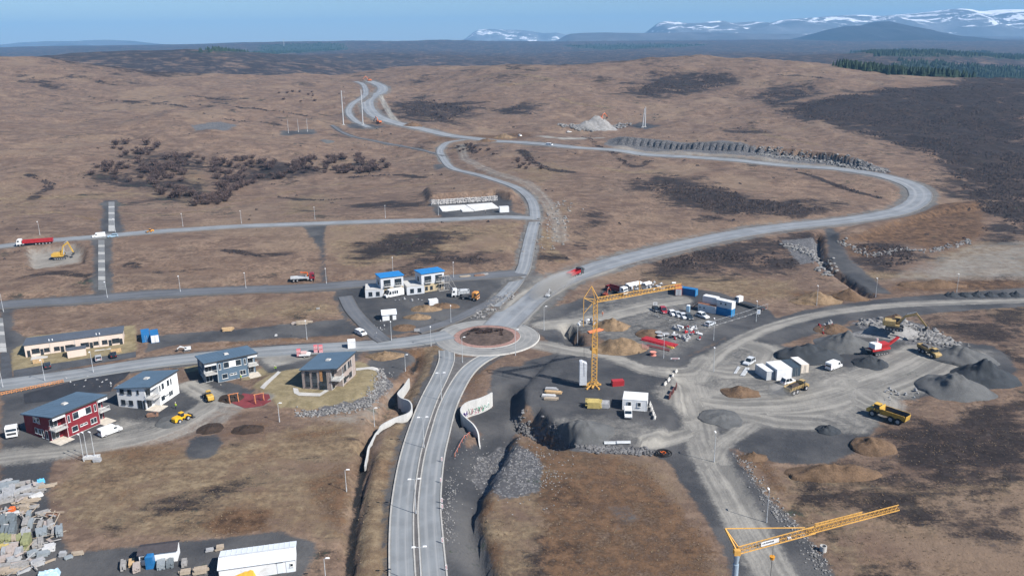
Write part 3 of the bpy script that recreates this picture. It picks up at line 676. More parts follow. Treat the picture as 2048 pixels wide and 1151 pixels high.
def strip(name, c, w, h, mat, parent=None, off=0.0, z0=0.0):
    """kerb: a low bar that follows a line"""
    t = np.gradient(c[:, :2], axis=0); t /= np.linalg.norm(t, axis=1)[:, None] + 1e-9
    nrm = np.stack([t[:, 1], -t[:, 0]], 1)
    V, F = [], []
    for i in range(len(c)):
        for o, zz in ((off - w / 2, -0.2), (off - w / 2, h), (off + w / 2, h), (off + w / 2, -0.2)):
            p = c[i, :2] + nrm[i] * o
            V.append((p[0], p[1], c[i, 2] + z0 + zz))
    for i in range(len(c) - 1):
        for k in range(3):
            a = i * 4 + k
            F.append((a, a + 4, a + 5, a + 1))
    return mesh_obj(name, V, F, mat, parent)
for i, r in enumerate(ROADS):
    V, F, UV = ribbon(r['c'], r['w'], z0=0.006 * i, wob=0.0 if r.get('kerb') else 0.06)
    o = mesh_obj(r['n'], V, F, RM[r['k']], smooth=False); set_uv(o, UV); struct(o)
    if r.get('kerb'):
        for s in (-1, 1):
            strip('kerb', r['c'], 0.3, 0.12, MATS['kerb_concrete'], o, off=s * (r['w'] / 2 + 0.12))
# dark strip between the two carriageways
def resample(c, n):
    s = np.concatenate([[0], np.cumsum(np.linalg.norm(np.diff(c[:, :2], axis=0), axis=1))])
    t = np.linspace(0, s[-1], n)
    return np.stack([np.interp(t, s, c[:, k]) for k in range(3)], 1)
def offset(c, d):
    t = np.gradient(c[:, :2], axis=0); t /= np.linalg.norm(t, axis=1)[:, None] + 1e-9
    o = c.copy(); o[:, 0] += t[:, 1] * d; o[:, 1] -= t[:, 0] * d
    return o
a, b = resample(offset(ROADS[0]['c'], 2.42), 60), resample(offset(ROADS[1]['c'], -2.42), 60)
a, b = a[:57], b[:57]
V = []; F = []
for i in range(57):
    for k in range(5):
        p = a[i] * (1 - k / 4) + b[i] * (k / 4); V.append((p[0], p[1], p[2] + 0.05))
for i in range(56):
    for k in range(4):
        F.append((i * 5 + k, i * 5 + k + 1, i * 5 + k + 6, i * 5 + k + 5))
med = mesh_obj('median_strip', V, F, M('median_asphalt', (0.115, 0.11, 0.108), 0.9, 0.2, 0.4)); struct(med)
# roundabout
def disc(name, r1, r2, z1, z2, mat, parent=None, n=72, rings=1, cx=None, cy=None):
    V, F = [], []
    cx = RB.x if cx is None else cx; cy = RB.y if cy is None else cy
    for j in range(rings + 1):
        f = j / rings
        for i in range(n):
            a = 2 * math.pi * i / n
            r = r1 + (r2 - r1) * f
            V.append((cx + r * math.cos(a), cy + r * math.sin(a), z1 + (z2 - z1) * f))
    for j in range(rings):
        for i in range(n):
            F.append((j * n + i, j * n + (i + 1) % n, (j + 1) * n + (i + 1) % n, (j + 1) * n + i))
    return mesh_obj(name, V, F, mat, parent)
def ring_material():
    n = NT('roundabout_asphalt'); v = n.geo.outputs['Position']
    nn = n.noise(v, 0.15, 6, 0.65, 0.4); nf = n.noise(v, 1.0, 4)
    rel = n.t.nodes.new('ShaderNodeVectorMath'); rel.operation = 'DISTANCE'
    n.t.links.new(v, rel.inputs[0]); rel.inputs[1].default_value = (RB.x, RB.y, RBZ)
    st = n.math('SINE', n.math('MULTIPLY', rel.outputs['Value'], 3.2))
    col = n.mix(n.rng(nn, 0.35, 0.68), (0.185, 0.187, 0.185), (0.27, 0.268, 0.258))
    col = n.mix(n.math('MULTIPLY', n.rng(st, 0.2, 1.0), 0.35), col, (0.31, 0.30, 0.285))
    return n.done(col, 0.85)
rbm = ring_material()
rb = disc('roundabout', 10.5, 16.6, RBZ + 0.03, RBZ + 0.02, rbm, rings=3); struct(rb, 'grey asphalt roundabout with red paved apron')
disc('outer_kerb', 16.6, 16.95, RBZ + 0.12, RBZ - 0.25, MATS['kerb_concrete'], rb)
disc('apron', 8.7, 10.6, RBZ + 0.14, RBZ + 0.08, M('red_paving', (0.27, 0.165, 0.14), 0.85, 0.25, 1.2), rb)
disc('apron_kerb', 10.6, 10.8, RBZ + 0.16, RBZ - 0.05, MATS['kerb_concrete'], rb)
V, F = [], []
nr, na = 12, 60
for j in range(nr + 1):
    r = 8.7 * j / nr
    for i in range(na):
        a = 2 * math.pi * i / na
        x, y = RB.x + r * math.cos(a), RB.y + r * math.sin(a)
        V.append((x, y, RBZ + 0.15 + 0.9 * (1 - (r / 8.7) ** 2) + 0.25 * float(vn(x / 1.5, y / 1.5, 4)[()]) * (1 - r / 8.7)))
for j in range(nr):
    for i in range(na):
        F.append((j * na + i, j * na + (i + 1) % na, (j + 1) * na + (i + 1) % na, (j + 1) * na + i))
mesh_obj('island', V, F, M('island_soil', (0.085, 0.062, 0.052), 0.95, 0.4, 0.7, bump=0.1), rb, True)

# ------------------------------------------------------------------ far mountains
def mountain_material(name, lo, snow):
    n = NT(name); v = n.geo.outputs['Position']
    nn = n.noise(v, 0.0025, 7, 0.65, 0.5)
    col = n.mix(n.rng(nn, 0.35, 0.65), lo, tuple(k * 1.7 for k in lo))
    if snow:
        sp = n.t.nodes.new('ShaderNodeSeparateXYZ'); n.t.links.new(v, sp.inputs[0])
        ns = n.noise(n.map(v, (1, 1, 5.0)), 0.0022, 7, 0.7, 1.2)
        hgt = n.math('ADD', n.math('MULTIPLY', sp.outputs[2], 1 / 480.0), n.math('MULTIPLY', n.math('SUBTRACT', ns, 0.5), 3.4))
        col = n.mix(n.rng(hgt, snow, snow + 0.1), col, (0.82, 0.84, 0.88))
    return n.done(col, 0.95)
def mountain(name, crest, dist, depth, mat, base, rough, label, seed, steep=0.35):
    """crest: (view x, view y of the skyline); a ridge of that outline standing `dist` metres away"""
    xs = np.array([c[0] for c in crest], float); ys = np.array([c[1] for c in crest], float)
    nu, nv = 220, 26
    px = np.linspace(xs[0], xs[-1], nu); py = np.interp(px, xs, ys)
    py = smooth1(py, 2)
    V, F = [], []
    for j in range(nv):
        f = j / (nv - 1)                   # 0 front foot .. 1 back foot
        s = 1 - abs(f - 0.5) / 0.5
        for i in range(nu):
            d = ray(px[i], py[i]); top = CAM + d * (dist / d.y)
            y = dist + (f - 0.5) * depth
            x = top.x
            gul = float(fbm(np.array(x / (depth * 0.13)), np.array(y / (depth * 0.5)), seed, 5)[()])
            e = s ** (1 / (1 + steep * 2)) if s > 0 else 0
            z = base + (top.z - base) * min(1.0, max(0.0, e * (1 + gul * 0.55 * (1 - s)))) + gul * rough * s * (1 - s) * 2
            V.append((x + gul * depth * 0.06 * (1 - s), y, z))
    for j in range(nv - 1):
        for i in range(nu - 1):
            F.append((j * nu + i, j * nu + i + 1, (j + 1) * nu + i + 1, (j + 1) * nu + i))
    o = mesh_obj(name, V, F, mat, smooth=True); struct(o, label)
    return o
mountain('mountain', [(1560,92),(1610,78),(1635,66),(1660,58),(1690,52),(1725,50),(1750,43),(1775,42),(1800,48),(1830,57),(1850,64),(1875,73),(1910,82),(1950,92)], 7000, 1800, mountain_material('bare_hill_rock', (0.018, 0.018, 0.02), None), 52, 25, 'bare dark rounded mountain in front of the snowy range', 11)
mountain('mountain', [(1180,92),(1282,74),(1300,60),(1312,48),(1325,41),(1345,42),(1372,46),(1400,46),(1425,42),(1445,41),(1462,46),(1490,44),(1512,44),(1520,52),(1545,44),(1575,38),(1600,36),(1625,34),(1660,31),(1720,29),(1760,32),(1800,28),(1830,26),(1880,21),(1915,16),(1940,17),(1965,22),(1990,18),(2048,18),(2100,22),(2200,26),(2400,50)], 10700, 2900, mountain_material('snowy_range_rock', (0.085, 0.09, 0.10), 0.70), 52, 60, 'long mountain range streaked with snow on the right skyline', 31)
mountain('mountain', [(880,92),(930,78),(945,66),(955,60),(975,58),(1010,59),(1040,59),(1060,62),(1085,66),(1110,66),(1140,70),(1200,90)], 13000, 2600, mountain_material('table_mountain_rock', (0.10, 0.11, 0.12), 0.62), 52, 80, 'pale snow covered table mountain far on the skyline', 51)
mountain('mountain', [(-200,100),(0,92),(40,85),(90,82),(150,82),(215,79),(260,81),(310,87),(350,95),(400,100)], 11500, 2500, mountain_material('far_ridge_rock', (0.07, 0.07, 0.07), None), 60, 40, 'low faint blue ridge on the left skyline', 71)
mountain('mountain', [(1090,92),(1125,75),(1135,67),(1180,65),(1280,66),(1400,64),(1560,68),(1900,72),(2100,74),(2300,92)], 9000, 1500, mountain_material('plateau_rock', (0.06, 0.055, 0.055), None), 52, 15, 'low flat plateau at the foot of the snowy range', 91)

# ------------------------------------------------------------------ air
hz = bpy.data.meshes.new('haze')
bm = bmesh.new(); bmesh.ops.create_cube(bm, size=1.0)
bm.to_mesh(hz); bm.free()
ho = bpy.data.objects.new('haze', hz); COL.objects.link(ho)
zmin, zmax = float(gz.min()) - 1.0, 600.0
ho.scale = (34000, 20000, zmax - zmin); ho.location = (0, 8500, (zmax + zmin) / 2)
hm = bpy.data.materials.new('haze_air'); hm.use_nodes = True
ht = hm.node_tree; ht.nodes.remove(ht.nodes['Principled BSDF'])
pv = ht.nodes.new('ShaderNodeVolumePrincipled')
pv.inputs['Color'].default_value = (0.26, 0.58, 1.0, 1); pv.inputs['Density'].default_value = 0.000085; pv.inputs['Anisotropy'].default_value = 0.0
ht.links.new(pv.outputs[0], ht.nodes['Material Output'].inputs['Volume'])
hz.materials.append(hm)
tag(ho, 'thin blue haze over the moorland', kind='stuff')
# ------------------------------------------------------------------ building kit
class MB:
    def __init__(s): s.v, s.f = [], []
    def add(s, vs, fs):
        n = len(s.v); s.v += [tuple(p) for p in vs]; s.f += [tuple(i + n for i in f) for f in fs]; return s
    def box(s, x, y, z, sx, sy, sz, rz=0.0, tx=1.0, ty=1.0):
        c, q = math.cos(rz), math.sin(rz); vs = []
        for k, (ax, ay) in enumerate([(1, 1), (tx, ty)]):
            for a, b in ((-1, -1), (1, -1), (1, 1), (-1, 1)):
                px, py = a * sx / 2 * ax, b * sy / 2 * ay
                vs.append((x + px * c - py * q, y + px * q + py * c, z + k * sz))
        return s.add(vs, [(3, 2, 1, 0), (4, 5, 6, 7), (0, 1, 5, 4), (1, 2, 6, 5), (2, 3, 7, 6), (3, 0, 4, 7)])
    def bar(s, p, q, w, h=None):
        p, q = Vector(p), Vector(q); h = h or w
        d = (q - p); L = d.length
        if L < 1e-6: return s
        d /= L; up = Vector((0, 0, 1)) if abs(d.z) < 0.95 else Vector((1, 0, 0))
        a = d.cross(up).normalized(); b = a.cross(d)
        vs = []
        for e in (p, q):
            for i, j in ((-1, -1), (1, -1), (1, 1), (-1, 1)):
                vs.append(e + a * (i * w / 2) + b * (j * h / 2))
        return s.add(vs, [(0, 1, 2, 3), (7, 6, 5, 4), (0, 4, 5, 1), (1, 5, 6, 2), (2, 6, 7, 3), (3, 7, 4, 0)])
    def cyl(s, p, q, r, r2=None, n=10):
        p, q = Vector(p), Vector(q); r2 = r if r2 is None else r2
        d = (q - p).normalized(); up = Vector((0, 0, 1)) if abs(d.z) < 0.95 else Vector((1, 0, 0))
        a = d.cross(up).normalized(); b = a.cross(d); vs = []
        for e, rr in ((p, r), (q, r2)):
            for i in range(n):
                t = 2 * math.pi * i / n; vs.append(e + a * (rr * math.cos(t)) + b * (rr * math.sin(t)))
        fs = [(i, (i + 1) % n, n + (i + 1) % n, n + i) for i in range(n)] + [tuple(range(n))[::-1], tuple(range(n, 2 * n))]
        return s.add(vs, fs)
    def prof(s, pts, y0, y1, t0=1.0):
        """x-z outline pushed along y"""
        n = len(pts); vs = [(x, y0, z) for x, z in pts] + [(x, y1, z) for x, z in pts]
        return s.add(vs, [(i, (i + 1) % n, n + (i + 1) % n, n + i) for i in range(n)] + [tuple(range(n))[::-1], tuple(range(n, 2 * n))])
    def profx(s, pts, x0, x1):
        """y-z outline pushed along x"""
        n = len(pts); vs = [(x0, y, z) for y, z in pts] + [(x1, y, z) for y, z in pts]
        return s.add(vs, [(i, (i + 1) % n, n + (i + 1) % n, n + i) for i in range(n)] + [tuple(range(n))[::-1], tuple(range(n, 2 * n))])
    def quad(s, a, b, c, d): return s.add([a, b, c, d], [(0, 1, 2, 3)])
    def lump(s, x, y, z, rx, ry, rz_, seed=0):
        rnd = random.Random(seed); vs = []
        base = [(0, 0, 1)] + [(math.cos(k * 1.2566), math.sin(k * 1.2566), .45) for k in range(5)] + [(math.cos(k * 1.2566 + .63), math.sin(k * 1.2566 + .63), -.45) for k in range(5)] + [(0, 0, -1)]
        for a, b, c in base:
            f = rnd.uniform(.72, 1.15); vs.append((x + a * rx * f, y + b * ry * f, z + c * rz_ * f))
        fs = [(0, 1 + k, 1 + (k + 1) % 5) for k in range(5)] + [(1 + k, 6 + k, 1 + (k + 1) % 5) for k in range(5)] + [(6 + k, 6 + (k + 1) % 5, 1 + (k + 1) % 5) for k in range(5)] + [(11, 6 + (k + 1) % 5, 6 + k) for k in range(5)]
        return s.add(vs, fs)
    def mesh(s, name, mat, smooth=False):
        me = bpy.data.meshes.new(name); me.from_pydata(s.v, [], s.f)
        if mat: me.materials.append(mat)
        if smooth: me.polygons.foreach_set('use_smooth', [True] * len(me.polygons))
        return me
    def build(s, name, mat, parent=None, smooth=False):
        return link(name, s.mesh(name, mat, smooth), parent)
def link(name, me, parent=None):
    o = bpy.data.objects.new(name, me); COL.objects.link(o)
    if parent: o.parent = parent
    return o
def thing(name, label, cat, loc=(0, 0, 0), rz=0.0, group=None):
    o = bpy.data.objects.new(name, None); COL.objects.link(o)
    o.location = loc; o.rotation_euler = (0, 0, rz); o.empty_display_size = 0.2
    return tag(o, label, cat, group)
def copy_tree(o, parent=None):
    c = o.copy(); COL.objects.link(c)
    if parent: c.parent = parent
    for ch in list(o.children): copy_tree(ch, c)
    return c
ORD = ['first', 'second', 'third', 'fourth', 'fifth', 'sixth', 'seventh', 'eighth', 'ninth', 'tenth', 'eleventh', 'twelfth', 'thirteenth', 'fourteenth', 'fifteenth', 'sixteenth']
def rest(o):
    """stand on the ground, leaning with it"""
    return o

white = M('white_paint', (0.68, 0.69, 0.70), 0.45, 0.05, 0.6, dirt=(0.55, 0.54, 0.52)); wallw = M('white_render', (0.70, 0.71, 0.72), 0.8, 0.05, 0.3)
yellow = M('machine_yellow', (0.50, 0.31, 0.06), 0.55, 0.2, 0.8, dirt=(0.22, 0.16, 0.08)); red = M('truck_red', (0.36, 0.025, 0.03), 0.4, 0.15, 0.8)
craney = M('crane_yellow', (0.58, 0.33, 0.09), 0.5, 0.15, 0.5)
black = M('black_rubber', (0.022, 0.022, 0.024), 0.85, 0.2, 2); dark = M('dark_steel', (0.05, 0.052, 0.056), 0.6, 0.25, 1.0); grey = M('galvanised_steel', (0.42, 0.44, 0.46), 0.45, 0.12, 1.0)
glass = M('dark_glass', (0.018, 0.028, 0.038), 0.08, 0.2, 0.6, spec=0.6); blue = M('container_blue', (0.02, 0.14, 0.34), 0.5, 0.15, 0.6); rim = M('wheel_rim', (0.32, 0.32, 0.33), 0.4, 0.1)
orange = M('safety_orange', (0.62, 0.13, 0.03), 0.6, 0.15); conc = M('concrete', (0.42, 0.41, 0.39), 0.85, 0.12, 0.5); roofm = M('roof_membrane', (0.085, 0.135, 0.19), 0.7, 0.08, 0.25)
wood = M('fresh_timber', (0.48, 0.33, 0.18), 0.8, 0.2, 1.5); greywood = M('weathered_timber', (0.28, 0.27, 0.26), 0.9, 0.25, 1.5); silver = M('silver_paint', (0.42, 0.45, 0.48), 0.3, 0.08, metal=0.3)
light_m = M('lamp_lens', (0.8, 0.8, 0.78), 0.3, 0.02); tail = M('tail_light', (0.4, 0.02, 0.02), 0.3, 0.05); plank = M('deck_timber', (0.52, 0.47, 0.40), 0.85, 0.15, 1.0)
WH = {}
def wheels(root, spots, r, w):
    for x, y in spots:
        k = (r, w)
        if k not in WH:
            t = MB().cyl((0, -w / 2, 0), (0, w / 2, 0), r, n=14).mesh('wheel', black)
            WH[k] = (t, MB().cyl((0, -w / 2 - .02, 0), (0, w / 2 + .02, 0), r * .55, n=10).mesh('rim', rim))
        o = link('wheel', WH[k][0], root); o.location = (x, y, r); link('rim', WH[k][1], o)

CC = {}
def paint_mat(c):
    k = 'car_paint_%d_%d_%d' % tuple(int(v * 100) for v in c)
    return M(k, c, 0.3, 0.06, 0.8, spec=0.5)
def car(px, toward, c, label, L=4.3, W=1.78, H=1.47, kind='car', group=None):
    p = at(*px); t = thing('parked_car' if kind == 'car' else kind, label, 'car', p, heading(px, toward), group)
    m = paint_mat(c); h = L / 2
    MB().prof([(-h, .3), (-h + .05, .85), (-h + .5, .93), (h - 1.15, .92), (h - .12, .74), (h, .5), (h - .05, .28)], -W / 2, W / 2).build('body', m, t)
    b = -h + (.25 if L > 4.5 else .2)
    g = MB(); g.prof([(b, .9), (b + .35, H - .07), (b + L * .46, H - .07), (b + L * .64, .9)], -W / 2 + .07, W / 2 - .07).build('window', glass, t)
    MB().prof([(b + .28, H - .08), (b + .4, H), (b + L * .44, H), (b + L * .49, H - .08)], -W / 2 + .12, W / 2 - .12).build('roof', m, t)
    pil = MB()
    for y in (-W / 2 + .06, W / 2 - .06):
        pil.bar((b, y, .9), (b + .36, y * .98, H - .05), .1, .12); pil.bar((b + L * .64, y, .9), (b + L * .46, y * .98, H - .05), .08, .08); pil.bar((b + L * .33, y, .9), (b + L * .3, y, H - .05), .09, .06)
    pil.build('pillar', m, t)
    for y in (-W / 2 + .3, W / 2 - .3):
        MB().box(h - .08, y, .6, .12, .36, .14).build('headlight', light_m, t); MB().box(-h + .03, y, .68, .1, .34, .16).build('tail_light', tail, t)
    wheels(t, [(h - .85, W / 2 - .1), (h - .85, -W / 2 + .1), (-h + .8, W / 2 - .1), (-h + .8, -W / 2 + .1)], .32, .22)
    return t
def van(px, toward, label, L=5.1, W=1.95, H=2.0, c=(.74, .75, .76), windows=False, cat='van', name='delivery_van', group=None):
    p = at(*px); t = thing(name, label, cat, p, heading(px, toward), group); m = white if c[0] > .7 else paint_mat(c); h = L / 2
    MB().prof([(-h, .35), (-h, H - .12), (-h + .15, H), (h - 1.75, H), (h - 1.45, H - .1), (h - .75, 1.15), (h - .1, .95), (h, .7), (h, .32)], -W / 2, W / 2).build('body', m, t)
    MB().quad((h - 1.44, -W / 2 + .1, H - .13), (h - .72, -W / 2 + .1, 1.18), (h - .72, W / 2 - .1, 1.18), (h - 1.44, W / 2 - .1, H - .13)).build('windscreen', glass, t).location = (.03, 0, .03)
    for s in (-1, 1):
        MB().prof([(h - 2.1, 1.2), (h - 2.1, H - .35), (h - 1.5, H - .35), (h - 1.0, 1.2)], s * W / 2 - .01, s * W / 2 + .012).build('side_window', glass, t)
        if windows:
            for k in range(3):
                MB().box(h - 2.75 - k * .85, s * W / 2, 1.2, .65, .03, H - 1.55).build('side_window', glass, t)
        MB().box(h - .04, s * (W / 2 - .28), .72, .1, .38, .2).build('headlight', light_m, t); MB().box(-h, s * (W / 2 - .1), .8, .06, .15, .5).build('tail_light', tail, t)
    MB().box(-h, 0, 1.15, .04, W - .5, .5).build('rear_window', glass, t); MB().box(h - .02, 0, .38, .14, W - .1, .18).build('bumper', dark, t)
    wheels(t, [(h - .95, W / 2 - .12), (h - .95, -W / 2 + .12), (-h + 1.0, W / 2 - .12), (-h + 1.0, -W / 2 + .12)], .34, .24)
    return t
def cab(t, x, W, m, H=2.9, D=2.0, z=.9, steep=.25):
    """lorry cab whose front face stands at x"""
    MB().prof([(x - D, z), (x - D, H), (x - .5, H + .05), (x - steep, H - .3), (x, z + .9), (x, z)], -W / 2, W / 2).build('cab', m, t)
    MB().quad((x - steep + .02, -W / 2 + .12, H - .38), (x + .015, -W / 2 + .12, z + .98), (x + .015, W / 2 - .12, z + .98), (x - steep + .02, W / 2 - .12, H - .38)).build('windscreen', glass, t)
    for s in (-1, 1):
        MB().prof([(x - 1.15, z + .9), (x - 1.15, H - .35), (x - .45, H - .35), (x - .3, z + .9)], s * W / 2 - .01, s * W / 2 + .015).build('side_window', glass, t)
        MB().box(x, s * (W / 2 - .35), z - .3, .1, .4, .22).build('headlight', light_m, t)
        MB().bar((x - .2, s * (W / 2 + .02), H - .3), (x - .1, s * (W / 2 + .25), H - .5), .05).box(x - .1, s * (W / 2 + .26), z + 1.0, .12, .2, .65).build('mirror', dark, t)
    MB().box(x - .1, 0, z - .45, .25, W, .5).build('bumper', m, t); MB().box(x + .01, 0, z + .05, .05, W - .5, .55).build('grille', dark, t)
def tub(t, x0, x1, W, z0, z1, m, load=None, slope=.0, name='tipper_body'):
    b = MB()
    b.box((x0 + x1) / 2, 0, z0, x1 - x0, W, .12)
    for s in (-1, 1): b.box((x0 + x1) / 2, s * (W / 2 - .05), z0, x1 - x0, .1, z1 - z0)
    b.box(x1 - .05, 0, z0, .1, W, z1 - z0 + .1); b.box(x0 + .05, 0, z0, .1, W, z1 - z0 - .1)
    n = int((x1 - x0) / .9)
    for k in range(n + 1):
        for s in (-1, 1): b.box(x0 + .1 + k * (x1 - x0 - .2) / n, s * (W / 2 + .04), z0, .1, .1, z1 - z0)
    b.box((x0 + x1) / 2, W / 2 + .02, z1 - .1, x1 - x0, .16, .14); b.box((x0 + x1) / 2, -W / 2 - .02, z1 - .1, x1 - x0, .16, .14)
    o = b.build(name, m, t)
    if load: MB().box((x0 + x1) / 2, 0, z0 + .1, x1 - x0 - .25, W - .25, z1 - z0 + .25, tx=.6, ty=.5).build('load', load, t)
    return o
def lorry(px, toward, label, L=8.5, cabm=None, bodym=None, bed='tub', load=None, axles=3, W=2.5, cat='truck', name='tipper_truck', crane=False):
    p = at(*px); t = thing(name, label, cat, p, heading(px, toward)); h = L / 2
    MB().box(-.2, 0, .75, L - .6, .9, .25).build('chassis', dark, t)
    cab(t, h, W, cabm or white)
    for s in (-1, 1): MB().cyl((h - 2.9, s * .9, .8), (h - 2.2, s * .9, .8), .3).build('fuel_tank', grey, t)
    if bed == 'tub': tub(t, -h, h - 2.3, W, 1.1, 2.3, bodym or red, load)
    elif bed == 'flat':
        MB().box(-1.1, 0, 1.0, L - 2.3, W, .18).build('flatbed', bodym or dark, t)
    elif bed == 'low':
        b = MB().box(-1.1, 0, 1.1, L - 2.3, W, .14)
        for s in (-1, 1): b.box(-1.1, s * (W / 2 - .03), 1.1, L - 2.3, .06, .7)
        b.box(-h, 0, 1.1, .06, W, .7); b.build('flatbed', bodym or grey, t)
    if crane:
        MB().box(h - 2.6, 0, 1.0, .7, .9, 1.1).bar((h - 2.6, 0, 2.0), (h - 2.6, 0, 3.1), .35).build('crane_base', orange, t)
        MB().bar((h - 2.6, 0, 3.1), (h - 5.2, .2, 3.3), .3).bar((h - 5.2, .4, 3.4), (h - 3.0, .4, 2.7), .25).build('crane_arm', orange, t)
    xs = [h - 1.3] + [-h + 1.1 + k * 1.35 for k in range(axles - 1)]
    wheels(t, [(x, s * (W / 2 - .18)) for x in xs for s in (-1, 1)], .5, .34)
    for s in (-1, 1): MB().box(-h, s * .9, .85, .08, .35, .15).build('tail_light', tail, t)
    return t
def tracks(t, L, W, gauge, H=.9):
    pts = []
    for k in range(7): pts.append((L / 2 - H / 2 + H / 2 * math.sin(math.pi * k / 6), H / 2 - H / 2 * math.cos(math.pi * k / 6)))
    for k in range(7): pts.append((-L / 2 + H / 2 - H / 2 * math.sin(math.pi * k / 6), H / 2 + H / 2 * math.cos(math.pi * k / 6)))
    for s in (-1, 1):
        o = MB().prof(pts, s * gauge / 2 - W / 2, s * gauge / 2 + W / 2).build('track', dark, t)
        b = MB()
        for k in range(5): b.cyl((-L / 2 + .6 + k * (L - 1.2) / 4, s * gauge / 2 - W / 2 - .03, .3), (-L / 2 + .6 + k * (L - 1.2) / 4, s * gauge / 2 + W / 2 + .03, .3), .2, n=8)
        b.build('road_wheels', rim, o)
    MB().box(0, 0, .4, L * .6, gauge - W, .5).cyl((0, 0, .85), (0, 0, 1.05), .75, n=14).build('undercarriage', dark, t)
def excavator(px, toward, label, s=1.0, m=None, cabm=None, reach=(3.6, 5.2, 6.2, 2.4), swing=0.0, cat='excavator', name='crawler_excavator', bz=1.0):
    m = m or yellow; p = at(*px); t = thing(name, label, cat, p, heading(px, toward)); t.scale = (s, s, s)
    tracks(t, 4.2, .6, 2.4)
    MB().box(-.7, 0, 1.05, 3.6, 2.7, .35).box(-1.1, 0, 1.4, 2.6, 2.7, .95, tx=.97, ty=.95).build('house', m, t)
    MB().prof([(-2.75, 1.1), (-2.75, 2.1), (-2.35, 2.3), (-2.2, 1.1)], -1.3, 1.3).build('counterweight', m if cabm is None else dark, t)
    c = MB().prof([(-.1, 1.4), (-.1, 2.95), (1.0, 2.95), (1.45, 2.0), (1.45, 1.4)], .35, 1.35).build('cab', cabm or m, t)
    MB().prof([(0, 1.9), (0, 2.8), (.95, 2.8), (1.3, 2.0), (1.3, 1.9)], .33, 1.37).build('window', glass, c); MB().prof([(1.02, 2.9), (1.47, 1.98), (1.5, 1.5), (1.42, 1.5)], .45, 1.25).build('windscreen', glass, c)
    x1, z1, x2, z2 = reach
    MB().bar((.6, -.2, 1.6), (x1 * .5, -.2, z1 * .82), .5, .6).bar((x1 * .5, -.2, z1 * .82), (x1, -.2, z1), .45, .5).build('boom', m, t)
    MB().bar((x1 - .3, -.2, z1 + .3), (x2, -.2, z2), .35, .42).build('stick', m, t)
    MB().cyl((1.2, -.5, 1.6), (x1 * .5, -.5, z1 * .75), .09).cyl((1.2, .1, 1.6), (x1 * .5, .1, z1 * .75), .09).cyl((x1 * .55, -.2, z1 * .95), (x1 - .2, -.2, z1 + .55), .09).build('hydraulic_ram', grey, t)
    MB().prof([(x2 - .2, z2 + .1), (x2 + .3, z2), (x2 + .1, z2 - .9), (x2 - .55, z2 - 1.25), (x2 - .85, z2 - .9), (x2 - .3, z2 - .7)], -.85, .45).build('bucket', dark, t)
    return t
def wheel_loader(px, toward, label, s=1.0, m=None):
    m = m or yellow; p = at(*px); t = thing('wheel_loader', label, 'loader', p, heading(px, toward)); t.scale = (s, s, s)
    MB().prof([(-3.2, .8), (-3.2, 1.8), (-2.9, 2.15), (-1.0, 2.2), (-.6, 1.2), (-.6, .7)], -.95, .95).build('engine_cover', m, t)
    c = MB().box(-.2, 0, 1.2, 1.4, 1.4, .5).build('cab', m, t); MB().box(-.2, 0, 1.7, 1.35, 1.35, 1.25, tx=.88, ty=.88).build('window', glass, c); MB().box(-.2, 0, 2.95, 1.4, 1.4, .12).build('roof', m, c)
    MB().box(1.3, 0, .7, 1.6, 1.1, .8).build('front_frame', m, t)
    for y in (-.55, .55): MB().bar((1.0, y, 1.6), (2.6, y, 1.1), .16, .35).bar((2.6, y, 1.1), (3.1, y, .6), .16, .3).build('lift_arm', m, t)
    MB().prof([(3.0, .1), (4.0, .05), (4.05, .12), (3.3, .3), (3.1, .9), (3.3, 1.3), (3.15, 1.35), (2.9, .8)], -1.35, 1.35).build('bucket', dark, t)
    wheels(t, [(1.4, 1.0), (1.4, -1.0), (-1.7, 1.0), (-1.7, -1.0)], .75, .55)
    return t
dusty = M('dusty_yellow', (.34, .245, .11), .7, .25, .8)
